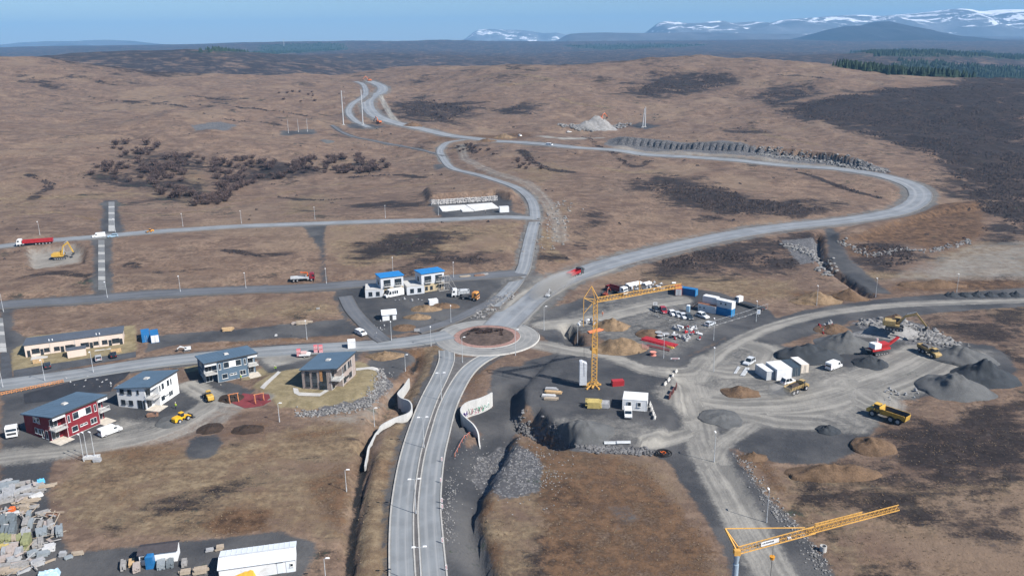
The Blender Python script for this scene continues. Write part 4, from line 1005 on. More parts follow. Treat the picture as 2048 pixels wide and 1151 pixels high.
def dumper(px, toward, label, s=1.0, load=None):
    yellow = dusty if load else MATS['machine_yellow']; p = at(*px); t = thing('articulated_dumper', label, 'dump truck', p, heading(px, toward)); t.scale = (s, s, s)
    MB().prof([(5.0, .9), (5.0, 1.6), (4.4, 2.1), (3.0, 2.2), (2.6, 1.0)], -1.2, 1.2).build('engine_cover', yellow, t)
    c = MB().box(2.7, 0, 1.5, 1.5, 1.6, .6).build('cab', yellow, t); MB().box(2.7, 0, 2.1, 1.45, 1.55, 1.1, tx=.9, ty=.92).build('window', glass, c); MB().box(2.7, 0, 3.2, 1.5, 1.6, .12).build('roof', yellow, c)
    MB().box(-.8, 0, .9, 6.0, .9, .35).build('chassis', dark, t)
    b = MB()
    pr = [(-1.0, 1.25), (1.0, 1.25), (1.5, 2.75), (1.38, 2.75), (.92, 1.37), (-.92, 1.37), (-1.38, 2.75), (-1.5, 2.75)]
    b.profx(pr, -4.6, 1.4); b.prof([(1.3, 1.3), (1.75, 3.15), (1.62, 3.2), (1.2, 1.3)], -1.45, 1.45)
    for k in range(5): b.profx([(-1.06, 1.2), (1.06, 1.2), (1.6, 2.78), (1.5, 2.78), (1.0, 1.3), (-1.0, 1.3), (-1.5, 2.78), (-1.6, 2.78)], -4.5 + k * 1.4, -4.38 + k * 1.4)
    b.prof([(-4.7, 1.3), (-4.9, 2.6), (-4.78, 2.6), (-4.55, 1.3)], -1.2, 1.2)
    b.build('dump_body', yellow, t)
    if load: MB().box(-1.6, 0, 1.4, 5.6, 2.3, 1.7, tx=.55, ty=.5).build('load', load, t)
    else: MB().profx([(-.9, 1.39), (.9, 1.39), (1.365, 2.74), (1.33, 2.74), (.86, 1.43), (-.86, 1.43), (-1.33, 2.74), (-1.365, 2.74)], -4.55, 1.25).build('liner', dark, t)
    wheels(t, [(x, y) for x in (3.3, -1.3, -3.1) for y in (-1.15, 1.15)], .85, .6)
    return t
def container(px, toward, label, m, L=6.06, W=2.44, H=2.6, cat='container', name='shipping_container', doors=None, win=(), z=None, group=None, rz=None, side=1, flat=False):
    """px: middle of the base nearest the camera; x runs along the length towards `toward`, y away from the camera"""
    p = at(*px); r = heading(px, toward) if rz is None else rz
    if z is not None: p = flat_pt(px[0], px[1], p.z + z)
    t = thing(name, label, cat, p, r, group); h = L / 2
    b = MB().box(0, W / 2, .05, L - .1, W - .1, H - .12)
    if not flat:
        n = int(L / .32)
        for k in range(n):
            b.box(-h + .2 + (k + .5) * (L - .4) / n, W / 2, .2, .14, W - .02, H - .4)
    b.build('wall', m, t)
    e = MB()
    for x in (-h + .07, h - .07):
        for y in (.07, W - .07): e.box(x, y, 0, .14, .14, H)
        e.bar((x, 0, H - .07), (x, W, H - .07), .12); e.bar((x, 0, .07), (x, W, .07), .12)
    for y in (.07, W - .07): e.bar((-h, y, H - .07), (h, y, H - .07), .12); e.bar((-h, y, .07), (h, y, .07), .12)
    e.build('frame', m, t); MB().box(0, W / 2, H - .09, L - .2, W - .2, .06).build('roof', m if not flat else white, t)
    if doors is not None:
        for k in (0, 1):
            d = MB().box(side * (h + .02), W * (.27 + .46 * k), .15, .06, W * .43, H - .3).build('door', doors, t)
            MB().cyl((side * (h + .08), W * (.4 + .2 * k), .2), (side * (h + .08), W * (.4 + .2 * k), H - .25), .03, n=6).build('lock_rod', grey, d)
    for (x, z0, ww, hh) in win: window(t, 'y', x, -.0, z0, ww, hh)
    return t
framem = M('window_frame', (0.62, 0.63, 0.63), 0.5, 0.05); framed = M('dark_window_frame', (0.05, 0.055, 0.06), 0.5, 0.1)
WC = {}
def window(parent, ax, u, c, z, w, h, fm=None, name='window', panel=None, mull=0, out=-1):
    """ax 'y': in the plane y=c, u along x; ax 'x': in the plane x=c, u along y. `out`: which way is outdoors"""
    fm = fm or framem; k = (ax, round(w, 2), round(h, 2), fm.name, mull, out)
    if k not in WC:
        f, d = MB(), .09 * out
        def bx(uu, zz, ww, hh, dd, th):
            if ax == 'y': return (uu, dd, zz, ww, th, hh)
            return (dd, uu, zz, th, ww, hh)
        for uu in (-w / 2, w / 2): f.box(*bx(uu, 0, .07, h, d * .4, .12))
        for zz in (-.05, h - .05): f.box(*bx(0, zz, w + .07, .07, d * .4, .12))
        for q in range(mull): f.box(*bx(-w / 2 + (q + 1) * w / (mull + 1), 0, .07, h, d * .4, .12))
        f.box(*bx(0, -.12, w + .24, .06, d * .8, .22))
        WC[k] = (f.mesh('window', fm), MB().box(*bx(0, 0, w, h, d * .25, .06)).mesh('pane', glass))
    o = link(name, WC[k][0], parent); o.location = (u, c, z) if ax == 'y' else (c, u, z)
    g = link('pane', WC[k][1], o)
    if panel: g.data = g.data.copy(); g.data.materials[0] = panel
    return o
def rail(parent, pts, h=1.0, mat=None, step=.6, name='railing'):
    b = MB()
    for a, c in zip(pts[:-1], pts[1:]):
        a, c = Vector(a), Vector(c); n = max(1, int((c - a).length / step))
        b.bar(a + Vector((0, 0, h)), c + Vector((0, 0, h)), .06); b.bar(a + Vector((0, 0, h * .1)), c + Vector((0, 0, h * .1)), .04)
        for k in range(n + 1):
            q = a.lerp(c, k / n); b.bar(q, q + Vector((0, 0, h)), .035)
    return b.build(name, mat or grey, parent)

# ------------------------------------------------------------------ the four two-storey houses
def house(label, Lp, Fp, Rp, wallm, hF, hB, style, gable=None, name='apartment_house'):
    F, L_, R_ = at(*Fp), at(*Lp), at(*Rp)
    ex = Vector((R_.x - F.x, R_.y - F.y, 0)); a = ex.length; rz = math.atan2(ex.y, ex.x); ex.normalize()
    ey = Vector((-ex.y, ex.x, 0)); b = abs((Vector((L_.x, L_.y, 0)) - Vector((F.x, F.y, 0))).dot(ey)); b = min(max(b, 8.5), 13.0)
    t = thing(name, label, 'house', (F.x, F.y, min(F.z, L_.z, R_.z) - .05), rz)
    r1, r2, dp = 2.9, 2.4, 1.9
    def hy(y): return hF + (hB - hF) * y / b
    w_ = MB()
    w_.profx([(0, 0), (b, 0), (b, hB), (0, hF)], r1, a - r2)
    w_.profx([(dp, 0), (b, 0), (b, hB), (dp, hy(dp))], 0, r1); w_.profx([(dp, 0), (b, 0), (b, hB), (dp, hy(dp))], a - r2, a)
    if style not in ('red', 'grey'): w_.profx([(0, 0), (dp - .002, 0), (dp - .002, hy(dp)), (0, hF)], a - r2 + .002, a)
    w_.build('wall', wallm, t)
    MB().profx([(-.002, -.4), (b, -.4), (b, 0.18), (-.03, .18)], r1 - .02, a - r2 + .02).build('plinth', conc, t)
    o = .45; ro = MB().profx([(-o, hy(-o) + .02), (b + o, hy(b + o) + .02), (b + o, hy(b + o) + .3), (-o, hy(-o) + .3)], -o, a + o).build('roof', roofm, t)
    hm = MB().box(a * .5, b * .5, hy(b * .5) + .3, 1.3, 1.3, .35, tx=.8, ty=.8).build('roof_hatch', conc, ro)
    sk = MB()
    for k in range(1, int(a / .9)): sk.bar((k * .9, -o, hy(-o) + .31), (k * .9, b + o, hy(b + o) + .31), .05, .04)
    sk.build('roof_seam', roofm, ro)
    MB().box(a / 2, -o - .03, hy(-o) - .02, a + 2 * o + .06, .06, .34).build('eaves_trim', framed, ro)
    fas = white if style != 'wood' else wallm
    for x0, x1 in (((-.2, r1), (a - r2, a + .2)) if style in ('red', 'grey') else ((-.2, r1),)):
        MB().box((x0 + x1) / 2, -.12, hF - .78, x1 - x0, .16, .8).build('fascia', fas, t)
        bal = MB().box((x0 + x1) / 2, dp / 2 - .35, 2.95, x1 - x0 + .2, dp + .6, .22).build('balcony', conc, t)
        rail(bal, [(x0, dp - .2, 3.15), (x0, -.55, 3.15), (x1, -.55, 3.15)], 1.0, framem, .35)
        MB().box((x0 + x1) / 2, dp / 2 - .9, -.1, x1 - x0 + .7, dp + 2.2, .22).build('terrace', plank, t)
        for z in (.25, 3.25):
            d = MB().box((x0 + x1) / 2 - .3, dp - .04, z, 1.9, .1, 2.25).build('balcony_door', framem, t)
            MB().box((x0 + x1) / 2 - .75, dp - .11, z + .12, .8, .05, 2.0).box((x0 + x1) / 2 + .15, dp - .11, z + .12, .8, .05, 2.0).build('pane', glass, d)
    cx = (r1 + a - r2) / 2; sp = (a - r1 - r2)
    fw = framem if style != 'wood' else framed
    for u in (-.19, .19):
        window(t, 'y', cx + u * sp, 0, 4.0, sp * .17, 1.7, fw)
    MB().box(cx, -.04, 3.95, sp * .2, .08, 1.8).build('infill_panel', white if style != 'wood' else greywood, t)
    for u in (-.4, .4): window(t, 'y', cx + u * sp, 0, 3.9, .55, 1.7, fw)
    window(t, 'y', cx - .27 * sp, 0, 1.0, 1.5, 1.35, fw); window(t, 'y', cx + .3 * sp, 0, 1.0, 1.6, 1.35, fw, mull=1)
    for u in (-.06, .05): window(t, 'y', cx + u * sp, 0, 1.6, .9, .45, fw)
    # the gable end towards the lower left of the picture (plane x = 0)
    if style in ('red', 'grey'):
        for z in (1.0, 3.9):
            for y in (b * .5, b * .5 + 1.5): window(t, 'x', y, 0, z, .95, 1.35, fw)
            MB().box(-.03, b * .5 + .75, z, .06, .5, 1.35).build('infill_panel', grey, t)
        for y in (b * .28, b * .28 + 1.6): window(t, 'x', y, 0, .35, .8, 2.1, fw, name='window')
    elif style == 'white':
        for z in (1.0, 4.0):
            for y in (b * .62, b * .62 + 2.3): window(t, 'x', y, 0, z, 1.15, 1.2, framed)
            MB().box(-.03, b * .62 + 1.15, z, .06, 1.1, 1.2).build('infill_panel', grey, t)
        window(t, 'x', b * .38, 0, 4.3, .5, .95, framed); window(t, 'x', b * .36, 0, .3, 1.3, 2.2, framed, mull=1); window(t, 'x', b * .24, 0, .3, .5, 2.2, framed)
    else:
        for y in (b * .84, b * .64):
            for z in (.8, 3.7): window(t, 'x', y, 0, z, 1.25, 1.3, framed)
            MB().box(-.05, y, 2.1, .1, 1.3, 1.6).build('infill_panel', M('slate_panel', (.07, .08, .09), .7, .1), t)
        MB().box(-.05, b * .45, 2.6, .1, .9, 3.0).build('cedar_panel', M('cedar', (.42, .22, .10), .8, .2, 2), t)
        MB().box(-.06, b * .36, .1, .1, 1.1, 5.4).build('glazed_screen', glass, t); MB().box(-.06, b * .47, .1, .12, .95, 2.3).build('door', glass, t)
    # cladding: upright boards
    cl = MB(); n = int(b / .6)
    for k in range(n):
        y = (k + .5) * b / n
        if y > dp: cl.box(-.012, y, .2, .024, .05, hy(y) - .25)
    if style in ('red', 'wood', 'grey'): cl.build('cladding_batten', wallm, t)
    for x in (r1 + .15, a - r2 - .15): MB().cyl((x, -.06, .2), (x, -.06, hF - .1), .05, n=6).build('drainpipe', framem, t)
    return t
def terrace_row():
    A, B = at(52, 714), at(248, 687)
    ex = Vector((B.x - A.x, B.y - A.y, 0)); a = ex.length; rz = math.atan2(ex.y, ex.x)
    pink = M('pale_pink_render', (.60, .50, .43), .85, .06, .4, streak=.1)
    t = thing('terrace_house', 'long single storey pale pink terrace row with dark flat roof', 'house', (A.x, A.y, min(A.z, B.z)), rz)
    b, hf, hb = 8.0, 3.75, 3.3
    MB().profx([(0, -.3), (b, -.3), (b, hb), (0, hf)], 0, a).build('wall', pink, t)
    ro = MB().profx([(-.25, hf + .02), (b + .3, hb), (b + .3, hb + .25), (-.25, hf + .27)], -.3, a + .3).build('roof', M('roof_slate_blue', (.085, .10, .125), .75, .1, .3), t)
    for f in (.247, .28, .727, .76): MB().cyl((a * f, .8, hf), (a * f, .8, hf + .75), .16, n=8).build('roof_vent', white, ro)
    for k in range(1, 4): MB().box(a * k / 4, -.03, 0, .12, .06, hf - .05).build('party_wall_trim', conc, t)
    W_ = [(.035, .1, .9, 2.1, 'door'), (.105, 1.0, 2.4, 1.5, 'window'), (.165, .1, .9, 2.1, 'door'), (.215, 1.0, 1.7, 1.2, 'window'), (.315, 1.0, 1.7, 1.2, 'window'), (.37, .1, 1.0, 2.1, 'door'), (.44, .9, 2.4, 1.4, 'window'), (.49, .1, .9, 2.1, 'door'),
          (.6, .9, 2.6, 1.4, 'window'), (.665, .1, .95, 2.1, 'door'), (.715, 1.1, 1.6, 1.1, 'window'), (.805, 1.0, 1.7, 1.3, 'window'), (.86, .1, .9, 2.1, 'door'), (.92, .9, 2.4, 1.5, 'window'), (.975, .1, .9, 2.1, 'door')]
    for f, z, w, h, nm in W_:
        o = window(t, 'y', a * f, 0, z, w * .85, h * .9, framed, name=nm, mull=1 if w > 1.5 else 0)
        if nm == 'door': MB().cyl((.3, -.1, 1.0), (.3, -.22, 1.0), .04, n=6).build('handle', grey, o)
    for x0 in (.02, .34, .66): MB().box(a * (x0 + .12), -1.6, -.12, 4.5, 3.0, .16).build('patio', conc, t)
    # porch shed in front
    C, D = at(136, 716), at(173, 710)
    e2 = Vector((D.x - C.x, D.y - C.y, 0)); w2 = e2.length
    s = thing('garden_shed', 'low pale pink storage shed in front of the terrace row', 'shed', C, math.atan2(e2.y, e2.x))
    MB().profx([(0, -.2), (3, -.2), (3, 2.1), (0, 2.4)], 0, w2).build('wall', pink, s); MB().profx([(-.2, 2.42), (3.2, 2.12), (3.2, 2.3), (-.2, 2.6)], -.2, w2 + .2).build('roof', MATS['roof_slate_blue'], s)
    MB().box(-.02, 1.5, 0, .06, 1.0, 2.0).build('door', dark, s)
    return t, a, rz, A
def villa(label, Ap, Bp, hgt, depth, scaffold=False):
    A, B = at(*Ap), at(*Bp)
    ex = Vector((B.x - A.x, B.y - A.y, 0)); a = ex.length; rz = math.atan2(ex.y, ex.x)
    t = thing('villa', label, 'house', (A.x, A.y, min(A.z, B.z) - .1), rz)
    lg = M('light_grey_render', (.50, .52, .55), .85, .06, .4); MB().profx([(0, 0), (depth, 0), (depth, hgt - .4), (0, hgt)], 0, a).build('wall', lg, t)
    ro = MB().profx([(-.4, hgt + .02), (depth + .3, hgt - .4), (depth + .3, hgt - .1), (-.4, hgt + .32)], -.3, a + .3).build('roof', M('bright_blue_roof', (.02, .19, .48), .55, .08, .4), t)
    MB().box(a / 2, -.42, hgt + .02, a + .6, .06, .34).build('fascia', MATS['bright_blue_roof'], ro)
    for f in (.28, .76):
        window(t, 'y', a * f, 0, hgt * .52, a * .29, hgt * .33, framed, mull=1)
        q = MB().box(a * f, -.5, hgt * .5, a * .3, .9, .15).build('balcony', conc, t); rail(q, [(a * f - a * .14, -.9, hgt * .5 + .15), (a * f + a * .14, -.9, hgt * .5 + .15)], .95, framem)
    MB().box(a * .55, -.025, .1, a * .86, .05, hgt * .42).build('plywood_panel', M('plywood', (.42, .34, .22), .85, .12, .8), t)
    for f in (.2, .42, .8): window(t, 'y', a * f, -.05, .9, .95, 1.3, framed)
    for z in (1.0, hgt * .55): window(t, 'x', depth * .5, 0, z, 1.4, 1.4, framed)
    if scaffold:
        b = MB()
        for k in range(5):
            for y in (-.6, -1.5): b.bar((a - .5 + k * 1.0 - 2, y, 0), (a - .5 + k * 1.0 - 2, y, hgt * .8), .07)
        for z in (.1, hgt * .4, hgt * .78):
            for y in (-.6, -1.5): b.bar((a - 2.6, y, z), (a + 1.6, y, z), .07)
            b.box(a - .5, -1.05, z, 4.1, .85, .07)
        for k in range(4): b.bar((a - 2.5 + k, -1.5, .1), (a - 1.5 + k, -1.5, hgt * .4), .05)
        sc = thing('scaffolding', 'timber scaffold tower against the right blue roofed villa', 'scaffold', t.location, rz)
        b.build('frame', greywood, sc)
        MB().bar((a + 1.6, -1.2, hgt * .78), (a + 4.2, -2.2, 0), .14).bar((a + 1.0, -1.4, hgt * .4), (a + 3.2, -2.6, 0), .12).build('brace', greywood, sc)
    return t
def garage(label, Ap, Bp, depth, h):
    A, B = at(*Ap), at(*Bp); ex = Vector((B.x - A.x, B.y - A.y, 0)); a = ex.length
    t = thing('garage', label, 'garage', (A.x, A.y, min(A.z, B.z) - .1), math.atan2(ex.y, ex.x))
    MB().box(a / 2, depth / 2, 0, a, depth, h).build('wall', MATS['light_grey_render'], t)
    p = MB()
    for y in (.15, depth - .15): p.box(a / 2, y, h + .002, a, .3, .25)
    for x in (.15, a - .15): p.box(x, depth / 2, h + .002, .3, depth - .6, .25)
    p.build('parapet', conc, t); MB().box(a / 2, depth / 2, h + .004, a - .6, depth - .6, .06).build('roof', M('pale_roof_felt', (.46, .46, .45), .9, .1), t)
    for f in (.3, .72): window(t, 'y', a * f, 0, .9, a * .2, 1.4, framed, mull=1)
    return t

# ------------------------------------------------------------------ lamps, cranes, walls
def lamp_mesh(h, arm=.8, double=False):
    pole = MB().cyl((0, 0, 0), (0, 0, h), .09, .05, 8).cyl((0, 0, 0), (0, 0, .9), .13, n=8).mesh('pole', grey)
    out = [('pole', pole)]
    for s in ((-1, 1) if double else (1,)):
        out.append(('arm', MB().bar((0, 0, h - .03), (s * arm, 0, h + .12), .06).mesh('arm', grey))); out.append(('lamp_head', MB().box(s * (arm + .25), 0, h + .06, .75, .3, .14, tx=.8).mesh('lamp_head', M('lamp_white', (.75, .76, .77), .4, .03))))
    return out
LM = {}
def lamp(px, label, h=6.2, rz=0.0, double=False, group=None, arm=.35):
    k = (h, double, arm)
    if k not in LM: LM[k] = lamp_mesh(h, arm, double)
    t = thing('street_lamp', label, 'street lamp', at(*px), rz, group)
    for nm, me_ in LM[k]: link(nm, me_, t)
    return t
def lattice(b, p, q, w, h, n, th=.09, tri=False):
    """open lattice beam from p to q"""
    p, q = Vector(p), Vector(q); d = (q - p).normalized()
    up = Vector((0, 0, 1)) if abs(d.z) < .9 else Vector((0, 1, 0))
    sx = d.cross(up).normalized(); sy = sx.cross(d)
    cs = [(-w / 2, -h / 2), (w / 2, -h / 2), (w / 2, h / 2), (-w / 2, h / 2)] if not tri else [(-w / 2, -h / 2), (w / 2, -h / 2), (0, h / 2)]
    P_ = lambda c, t: p.lerp(q, t) + sx * c[0] + sy * c[1]
    for c in cs: b.bar(P_(c, 0), P_(c, 1), th * 1.4)
    m = len(cs)
    for k in range(n):
        for i in range(m):
            a, c = cs[i], cs[(i + 1) % m]
            b.bar(P_(a, k / n), P_(c, (k + .5) / n), th * .7); b.bar(P_(c, (k + .5) / n), P_(a, (k + 1) / n), th * .7)
    return b
def ribbon_wall(name, label, top, th, mat, ztop, flush=2.0):
    pts = [flat_pt(x, y, z) for (x, y), z in zip(top, ztop)]
    c = catmull([(p.x, p.y, z) for p, z in zip(pts, ztop)], .7)
    t = np.gradient(c[:, :2], axis=0); t /= np.linalg.norm(t, axis=1)[:, None] + 1e-9
    nr = np.stack([-t[:, 1], t[:, 0]], 1); V, F = [], []
    for i in range(len(c)):
        if i > flush * len(c): c[i, 2] = min(c[i, 2], max(ground(c[i, 0] + nr[i, 0] * s_, c[i, 1] + nr[i, 1] * s_) for s_ in (-1.6, 1.6)) + .12)
        zb = min(ground(c[i, 0] + nr[i, 0] * .6, c[i, 1] + nr[i, 1] * .6), ground(c[i, 0] - nr[i, 0] * .6, c[i, 1] - nr[i, 1] * .6)) - .6
        for s, z in ((-1, zb), (-1, c[i, 2]), (1, c[i, 2]), (1, zb)):
            V.append((c[i, 0] + nr[i, 0] * s * th / 2, c[i, 1] + nr[i, 1] * s * th / 2, z))
    for i in range(len(c) - 1):
        for k in range(3): F.append((i * 4 + k, i * 4 + k + 1, i * 4 + k + 5, i * 4 + k + 4))
    F += [(3, 2, 1, 0), tuple(len(V) - 4 + k for k in range(4))]
    o = mesh_obj(name, V, F, mat, smooth=False)
    tag(o, label, 'wall')
    return o, c, nr
def pile(px, r, h, mat, label, cat='gravel pile', name='gravel_pile', ry=None, rz=0.0, seed=0, rough=.2, group=None):
    """tipped loads merging into one heap with a spread foot"""
    p = at(*px); ry = ry or r; V, F = [], []; nr, na = 20, 48; rnd = random.Random(seed * 3 + 1)
    co = [(0, 0, 1.0, 1.0)] + [(rnd.uniform(-.5, .5), rnd.uniform(-.4, .4), rnd.uniform(.45, .85), rnd.uniform(.5, .75)) for _ in range(4 if r > 4 else 2)]
    for j in range(nr + 1):
        f = j / nr
        for i in range(na):
            a = 2 * math.pi * i / na
            wob = 1 + .35 * float(fbm(np.array(math.cos(a) * 1.6 + seed), np.array(math.sin(a) * 1.6), seed, 3)[()])
            u, w_ = f * wob * math.cos(a), f * wob * math.sin(a); x, y = r * u, ry * w_
            X, Y = p.x + x * math.cos(rz) - y * math.sin(rz), p.y + x * math.sin(rz) + y * math.cos(rz)
            q = max(hh * max(0, 1 - math.hypot(u - cx_, w_ - cy_) / rr) ** 1.12 for cx_, cy_, hh, rr in co)
            n1 = float(fbm(np.array(X / (r * .3)), np.array(Y / (r * .3)), seed + 5, 3)[()]); n2 = float(fbm(np.array(X / .9), np.array(Y / .9), seed + 7, 2)[()])
            z = h * (q * (1 + rough * 2.2 * n1) + rough * .5 * n1 * (1 - f)) + .28 * n2 * (1 - f)
            V.append((X - p.x, Y - p.y, ground(X, Y) - p.z + max(z, 0) * (1 if j < nr else 0) + .04 - (.35 if j == nr else 0)))
    for j in range(nr):
        for i in range(na): F.append((j * na + i, (j + 1) * na + i, (j + 1) * na + (i + 1) % na, j * na + (i + 1) % na))
    o = mesh_obj(name, V, F, mat, smooth=True); o.location = p
    return tag(o, label, cat, group)
def rocks(name, pts, size, mat, label, kind='stuff', seed=1, spread=2.0, count=100, parent=None, lift=.2):
    """loose stones along a line of picture points"""
    c = catmull([(*at(*p)[:2], 0.0) for p in pts], 1.0); rnd = random.Random(seed); b = MB()
    for k in range(count):
        q = c[rnd.randrange(len(c))]; x, y = q[0] + rnd.gauss(0, spread * .5), q[1] + rnd.gauss(0, spread * .5); s = size * rnd.uniform(.4, 1.25)
        b.lump(x, y, ground(x, y) + s * lift, s * rnd.uniform(.7, 1.3), s * rnd.uniform(.7, 1.3), s * rnd.uniform(.6, 1.0), rnd.random())
    o = b.build(name, mat, parent); tag(o, label, None, kind=kind); return o
# ------------------------------------------------------------------ paved sheets
def sheet(name, pts, mat, dz=.05, label=None, step=1.5):
    """paving laid on the ground inside an outline of picture points"""
    wp = [at(*p) for p in pts]; P2 = np.array([(p.x, p.y) for p in wp])
    zf = float(np.mean([p.z for p in wp]))
    bm = bmesh.new(); vs = [bm.verts.new((p.x, p.y, 0)) for p in wp]
    f = bm.faces.new(vs); bmesh.ops.triangulate(bm, faces=[f])
    for _ in range(4):
        e = [x for x in bm.edges if x.calc_length() > step * 1.6]
        if not e: break
        bmesh.ops.subdivide_edges(bm, edges=e, cuts=1); bmesh.ops.triangulate(bm, faces=bm.faces[:])
    for v in bm.verts:
        v.co.z = ground(v.co.x, v.co.y) + dz
    bmesh.ops.recalc_face_normals(bm, faces=bm.faces[:])
    me_ = bpy.data.meshes.new(name); bm.to_mesh(me_); bm.free(); me_.materials.append(mat)
    if me_.polygons[0].normal.z < 0: me_.flip_normals()
    return struct(link(name, me_), label)
newasph = M('new_asphalt', (.028, .03, .036), .8, .25, .3); oldasph = M('old_asphalt', (.06, .064, .072), .85, .2, .3)
sheet('parking_lot', [(47,787),(110,771),(188,752),(235,742),(262,741),(250,756),(230,768),(222,782),(150,790),(110,800),(50,806)], newasph, .06, 'fresh black asphalt car park between the houses')
sheet('parking_lane', [(27,740),(110,726),(180,716),(272,703),(272,714),(180,729),(110,741),(27,756)], oldasph, .06)
sheet('driveway', [(2,706),(18,704),(24,745),(26,757),(2,762)], oldasph, .05)
sheet('playground', [(457,803),(487,786),(538,788),(542,802),(526,811),(490,816)], M('red_rubber', (.17, .035, .04), .9, .2, .6), .08, 'dark red rubber playground surface beside the lawn')
sheet('footpath', [(586,775),(596,777),(598,784),(640,786),(652,778),(658,781),(640,792),(598,791),(588,786)], conc, .08)
sheet('footpath', [(520,775),(540,756),(556,742),(562,744),(545,760),(528,778)], conc, .08)
sheet('footpath', [(712,736),(745,733),(760,738),(756,743),(735,738),(712,741)], conc, .08)
def stepped_path(xl, xr, ys, label):
    """flights of concrete steps with paler landings, running up the slope"""
    light, darkc = M('pale_paving', (.36, .36, .35), .85, .12), M('step_paving', (.185, .19, .195), .9, .15)
    root = None
    for k in range(len(ys) - 1):
        a, b, c, d = at(xl(ys[k]), ys[k]), at(xr(ys[k]), ys[k]), at(xr(ys[k + 1]), ys[k + 1]), at(xl(ys[k + 1]), ys[k + 1])
        n = 2 if k % 2 else 7
        for j in range(n):
            f0, f1 = j / n + .01, (j + 1) / n - .01
            q = [a.lerp(d, f0), b.lerp(c, f0), b.lerp(c, f1), a.lerp(d, f1)]
            if root is None:
                root = mesh_obj('stepped_path', [(p.x, p.y, ground(p.x, p.y) + .02) for p in q], [(3, 2, 1, 0)], darkc); struct(root, label)
            z = max(ground(p.x, p.y) for p in q) + (.10 if k % 2 else .12)
            m = light if k % 2 else darkc
            mesh_obj('landing_slab' if k % 2 else 'step', [(p.x, p.y, z) for p in q] + [(p.x, p.y, z - .5) for p in q], [(3, 2, 1, 0), (0, 1, 5, 4), (1, 2, 6, 5), (2, 3, 7, 6), (3, 0, 4, 7)], m, root)
stepped_path(lambda y: 217, lambda y: 229 + (y - 404) * .01, [404, 413, 416, 425, 428, 438, 441, 451, 463], 'stepped concrete footpath above the upper street')
stepped_path(lambda y: 196.5, lambda y: 209 + (y - 480) * .02, [480, 490, 494, 504, 509, 520, 525, 536, 542, 553, 560, 580], 'stepped concrete footpath between the two hillside streets')
stepped_path(lambda y: -6 + (y - 640) * .02, lambda y: 6 + (y - 640) * .12, [636, 646, 652, 663, 670, 686, 704], 'stepped concrete footpath at the left edge beside the terrace row')

# ------------------------------------------------------------------ buildings
wred = M('red_cladding', (.185, .020, .028), .7, .1, .5, streak=.12); wgrey = M('blue_grey_cladding', (.085, .13, .18), .75, .08, .5)
wwood = M('larch_cladding', (.33, .275, .25), .85, .16, 1.2, streak=.35)
house('dark red two storey house with grey single pitch roof and balconies', (53,864), (114,885), (219,839), wred, 6.5, 4.9, 'red')
house('white two storey house with grey single pitch roof beside the car park', (230,817), (307,820), (359,785), wallw, 6.5, 5.2, 'white')
house('blue grey two storey house with white window panels', (384,748), (415,769), (516,748), wgrey, 6.3, 5.3, 'grey')
house('timber clad two storey house on the dry lawn', (604,778), (677,781), (712,748), wwood, 6.6, 5.4, 'wood')
terrace_row()
villa('left of two grey villas with bright blue roofs', (763,592), (808,586), 7.0, 7.0)
villa('right of two grey villas with bright blue roofs', (844,585), (889,578), 7.2, 7.0, True)
garage('flat roofed pale grey garage block left of the parked motorhome', (731,596), (766,593), 8.0, 3.0)
garage('flat roofed pale grey garage block between the two blue roofed villas', (814,590), (849,586), 8.0, 3.1)
def gable_shed(px, toward, label, L, W, H, rise, wm, rm, name='shed', door=None, win=()):
    t = thing(name, label, 'shed', at(*px), heading(px, toward)); h = L / 2
    MB().profx([(0, -.3), (W, -.3), (W, H), (W / 2, H + rise), (0, H)], -h, h).build('wall', wm, t)
    s = rise / (W / 2); o = .3
    r = MB()
    for a, b, za, zb in ((-o, W / 2, H - o * s, H + rise), (W / 2, W + o, H + rise, H - o * s)):
        r.profx([(a, za + .03), (b, zb + .03), (b, zb + .15), (a, za + .15)], -h - .25, h + .25)
    r.build('roof', rm, t)
    if door is not None:
        d = MB().box(door, -.02, 0, 1.0, .08, 2.05).build('door', dark, t); MB().cyl((door + .35, -.05, 1.0), (door + .35, -.18, 1.0), .04, n=6).build('handle', grey, d)
    for u, z, w, hh in win: window(t, 'y', u, 0, z, w, hh, framed)
    return t
gable_shed((779,640), (789,639), 'small white shed with pitched roof below the blue roofed villas', 4.6, 4.0, 2.1, 1.0, white, M('pale_metal_roof', (.62, .66, .70), .5, .06), door=.6)
gable_shed((318,1126), (354,1121), 'white hut with dark pitched roof near the bottom edge', 6.4, 2.9, 2.35, .55, wallw, M('dark_felt_roof', (.055, .05, .055), .9, .15), name='site_hut', win=((-2.6, 1.4, .6, .4),))
# long pale hall at the bottom edge
A, B = at(440, 1163), at(592, 1141)
t = thing('storage_hall', 'long pale metal storage hall at the bottom edge of the picture', 'shed', A, math.atan2(B.y - A.y, B.x - A.x)); La = (B - A).to_2d().length
pm = M('pale_sheet_metal', (.66, .70, .74), .5, .05, .4); MB().profx([(0, -.3), (5.4, -.3), (5.4, 2.5), (2.7, 3.05), (0, 2.5)], 0, La).build('wall', white, t)
r_ = MB().profx([(-.25, 2.48), (2.7, 3.1), (2.7, 3.2), (-.25, 2.6)], -.2, La + .2).profx([(2.7, 3.1), (5.65, 2.48), (5.65, 2.6), (2.7, 3.2)], -.2, La + .2).build('roof', pm, t)
b = MB()
for k in range(1, 14): b.bar((La * k / 14, -.25, 2.63), (La * k / 14, 2.7, 3.23), .06).bar((La * k / 14, 2.7, 3.23), (La * k / 14, 5.65, 2.63), .06)
b.build('roof_seam', pm, r_); MB().bar((0, 2.7, 3.25), (La, 2.7, 3.25), .3, .08).build('ridge_cap', grey, r_)
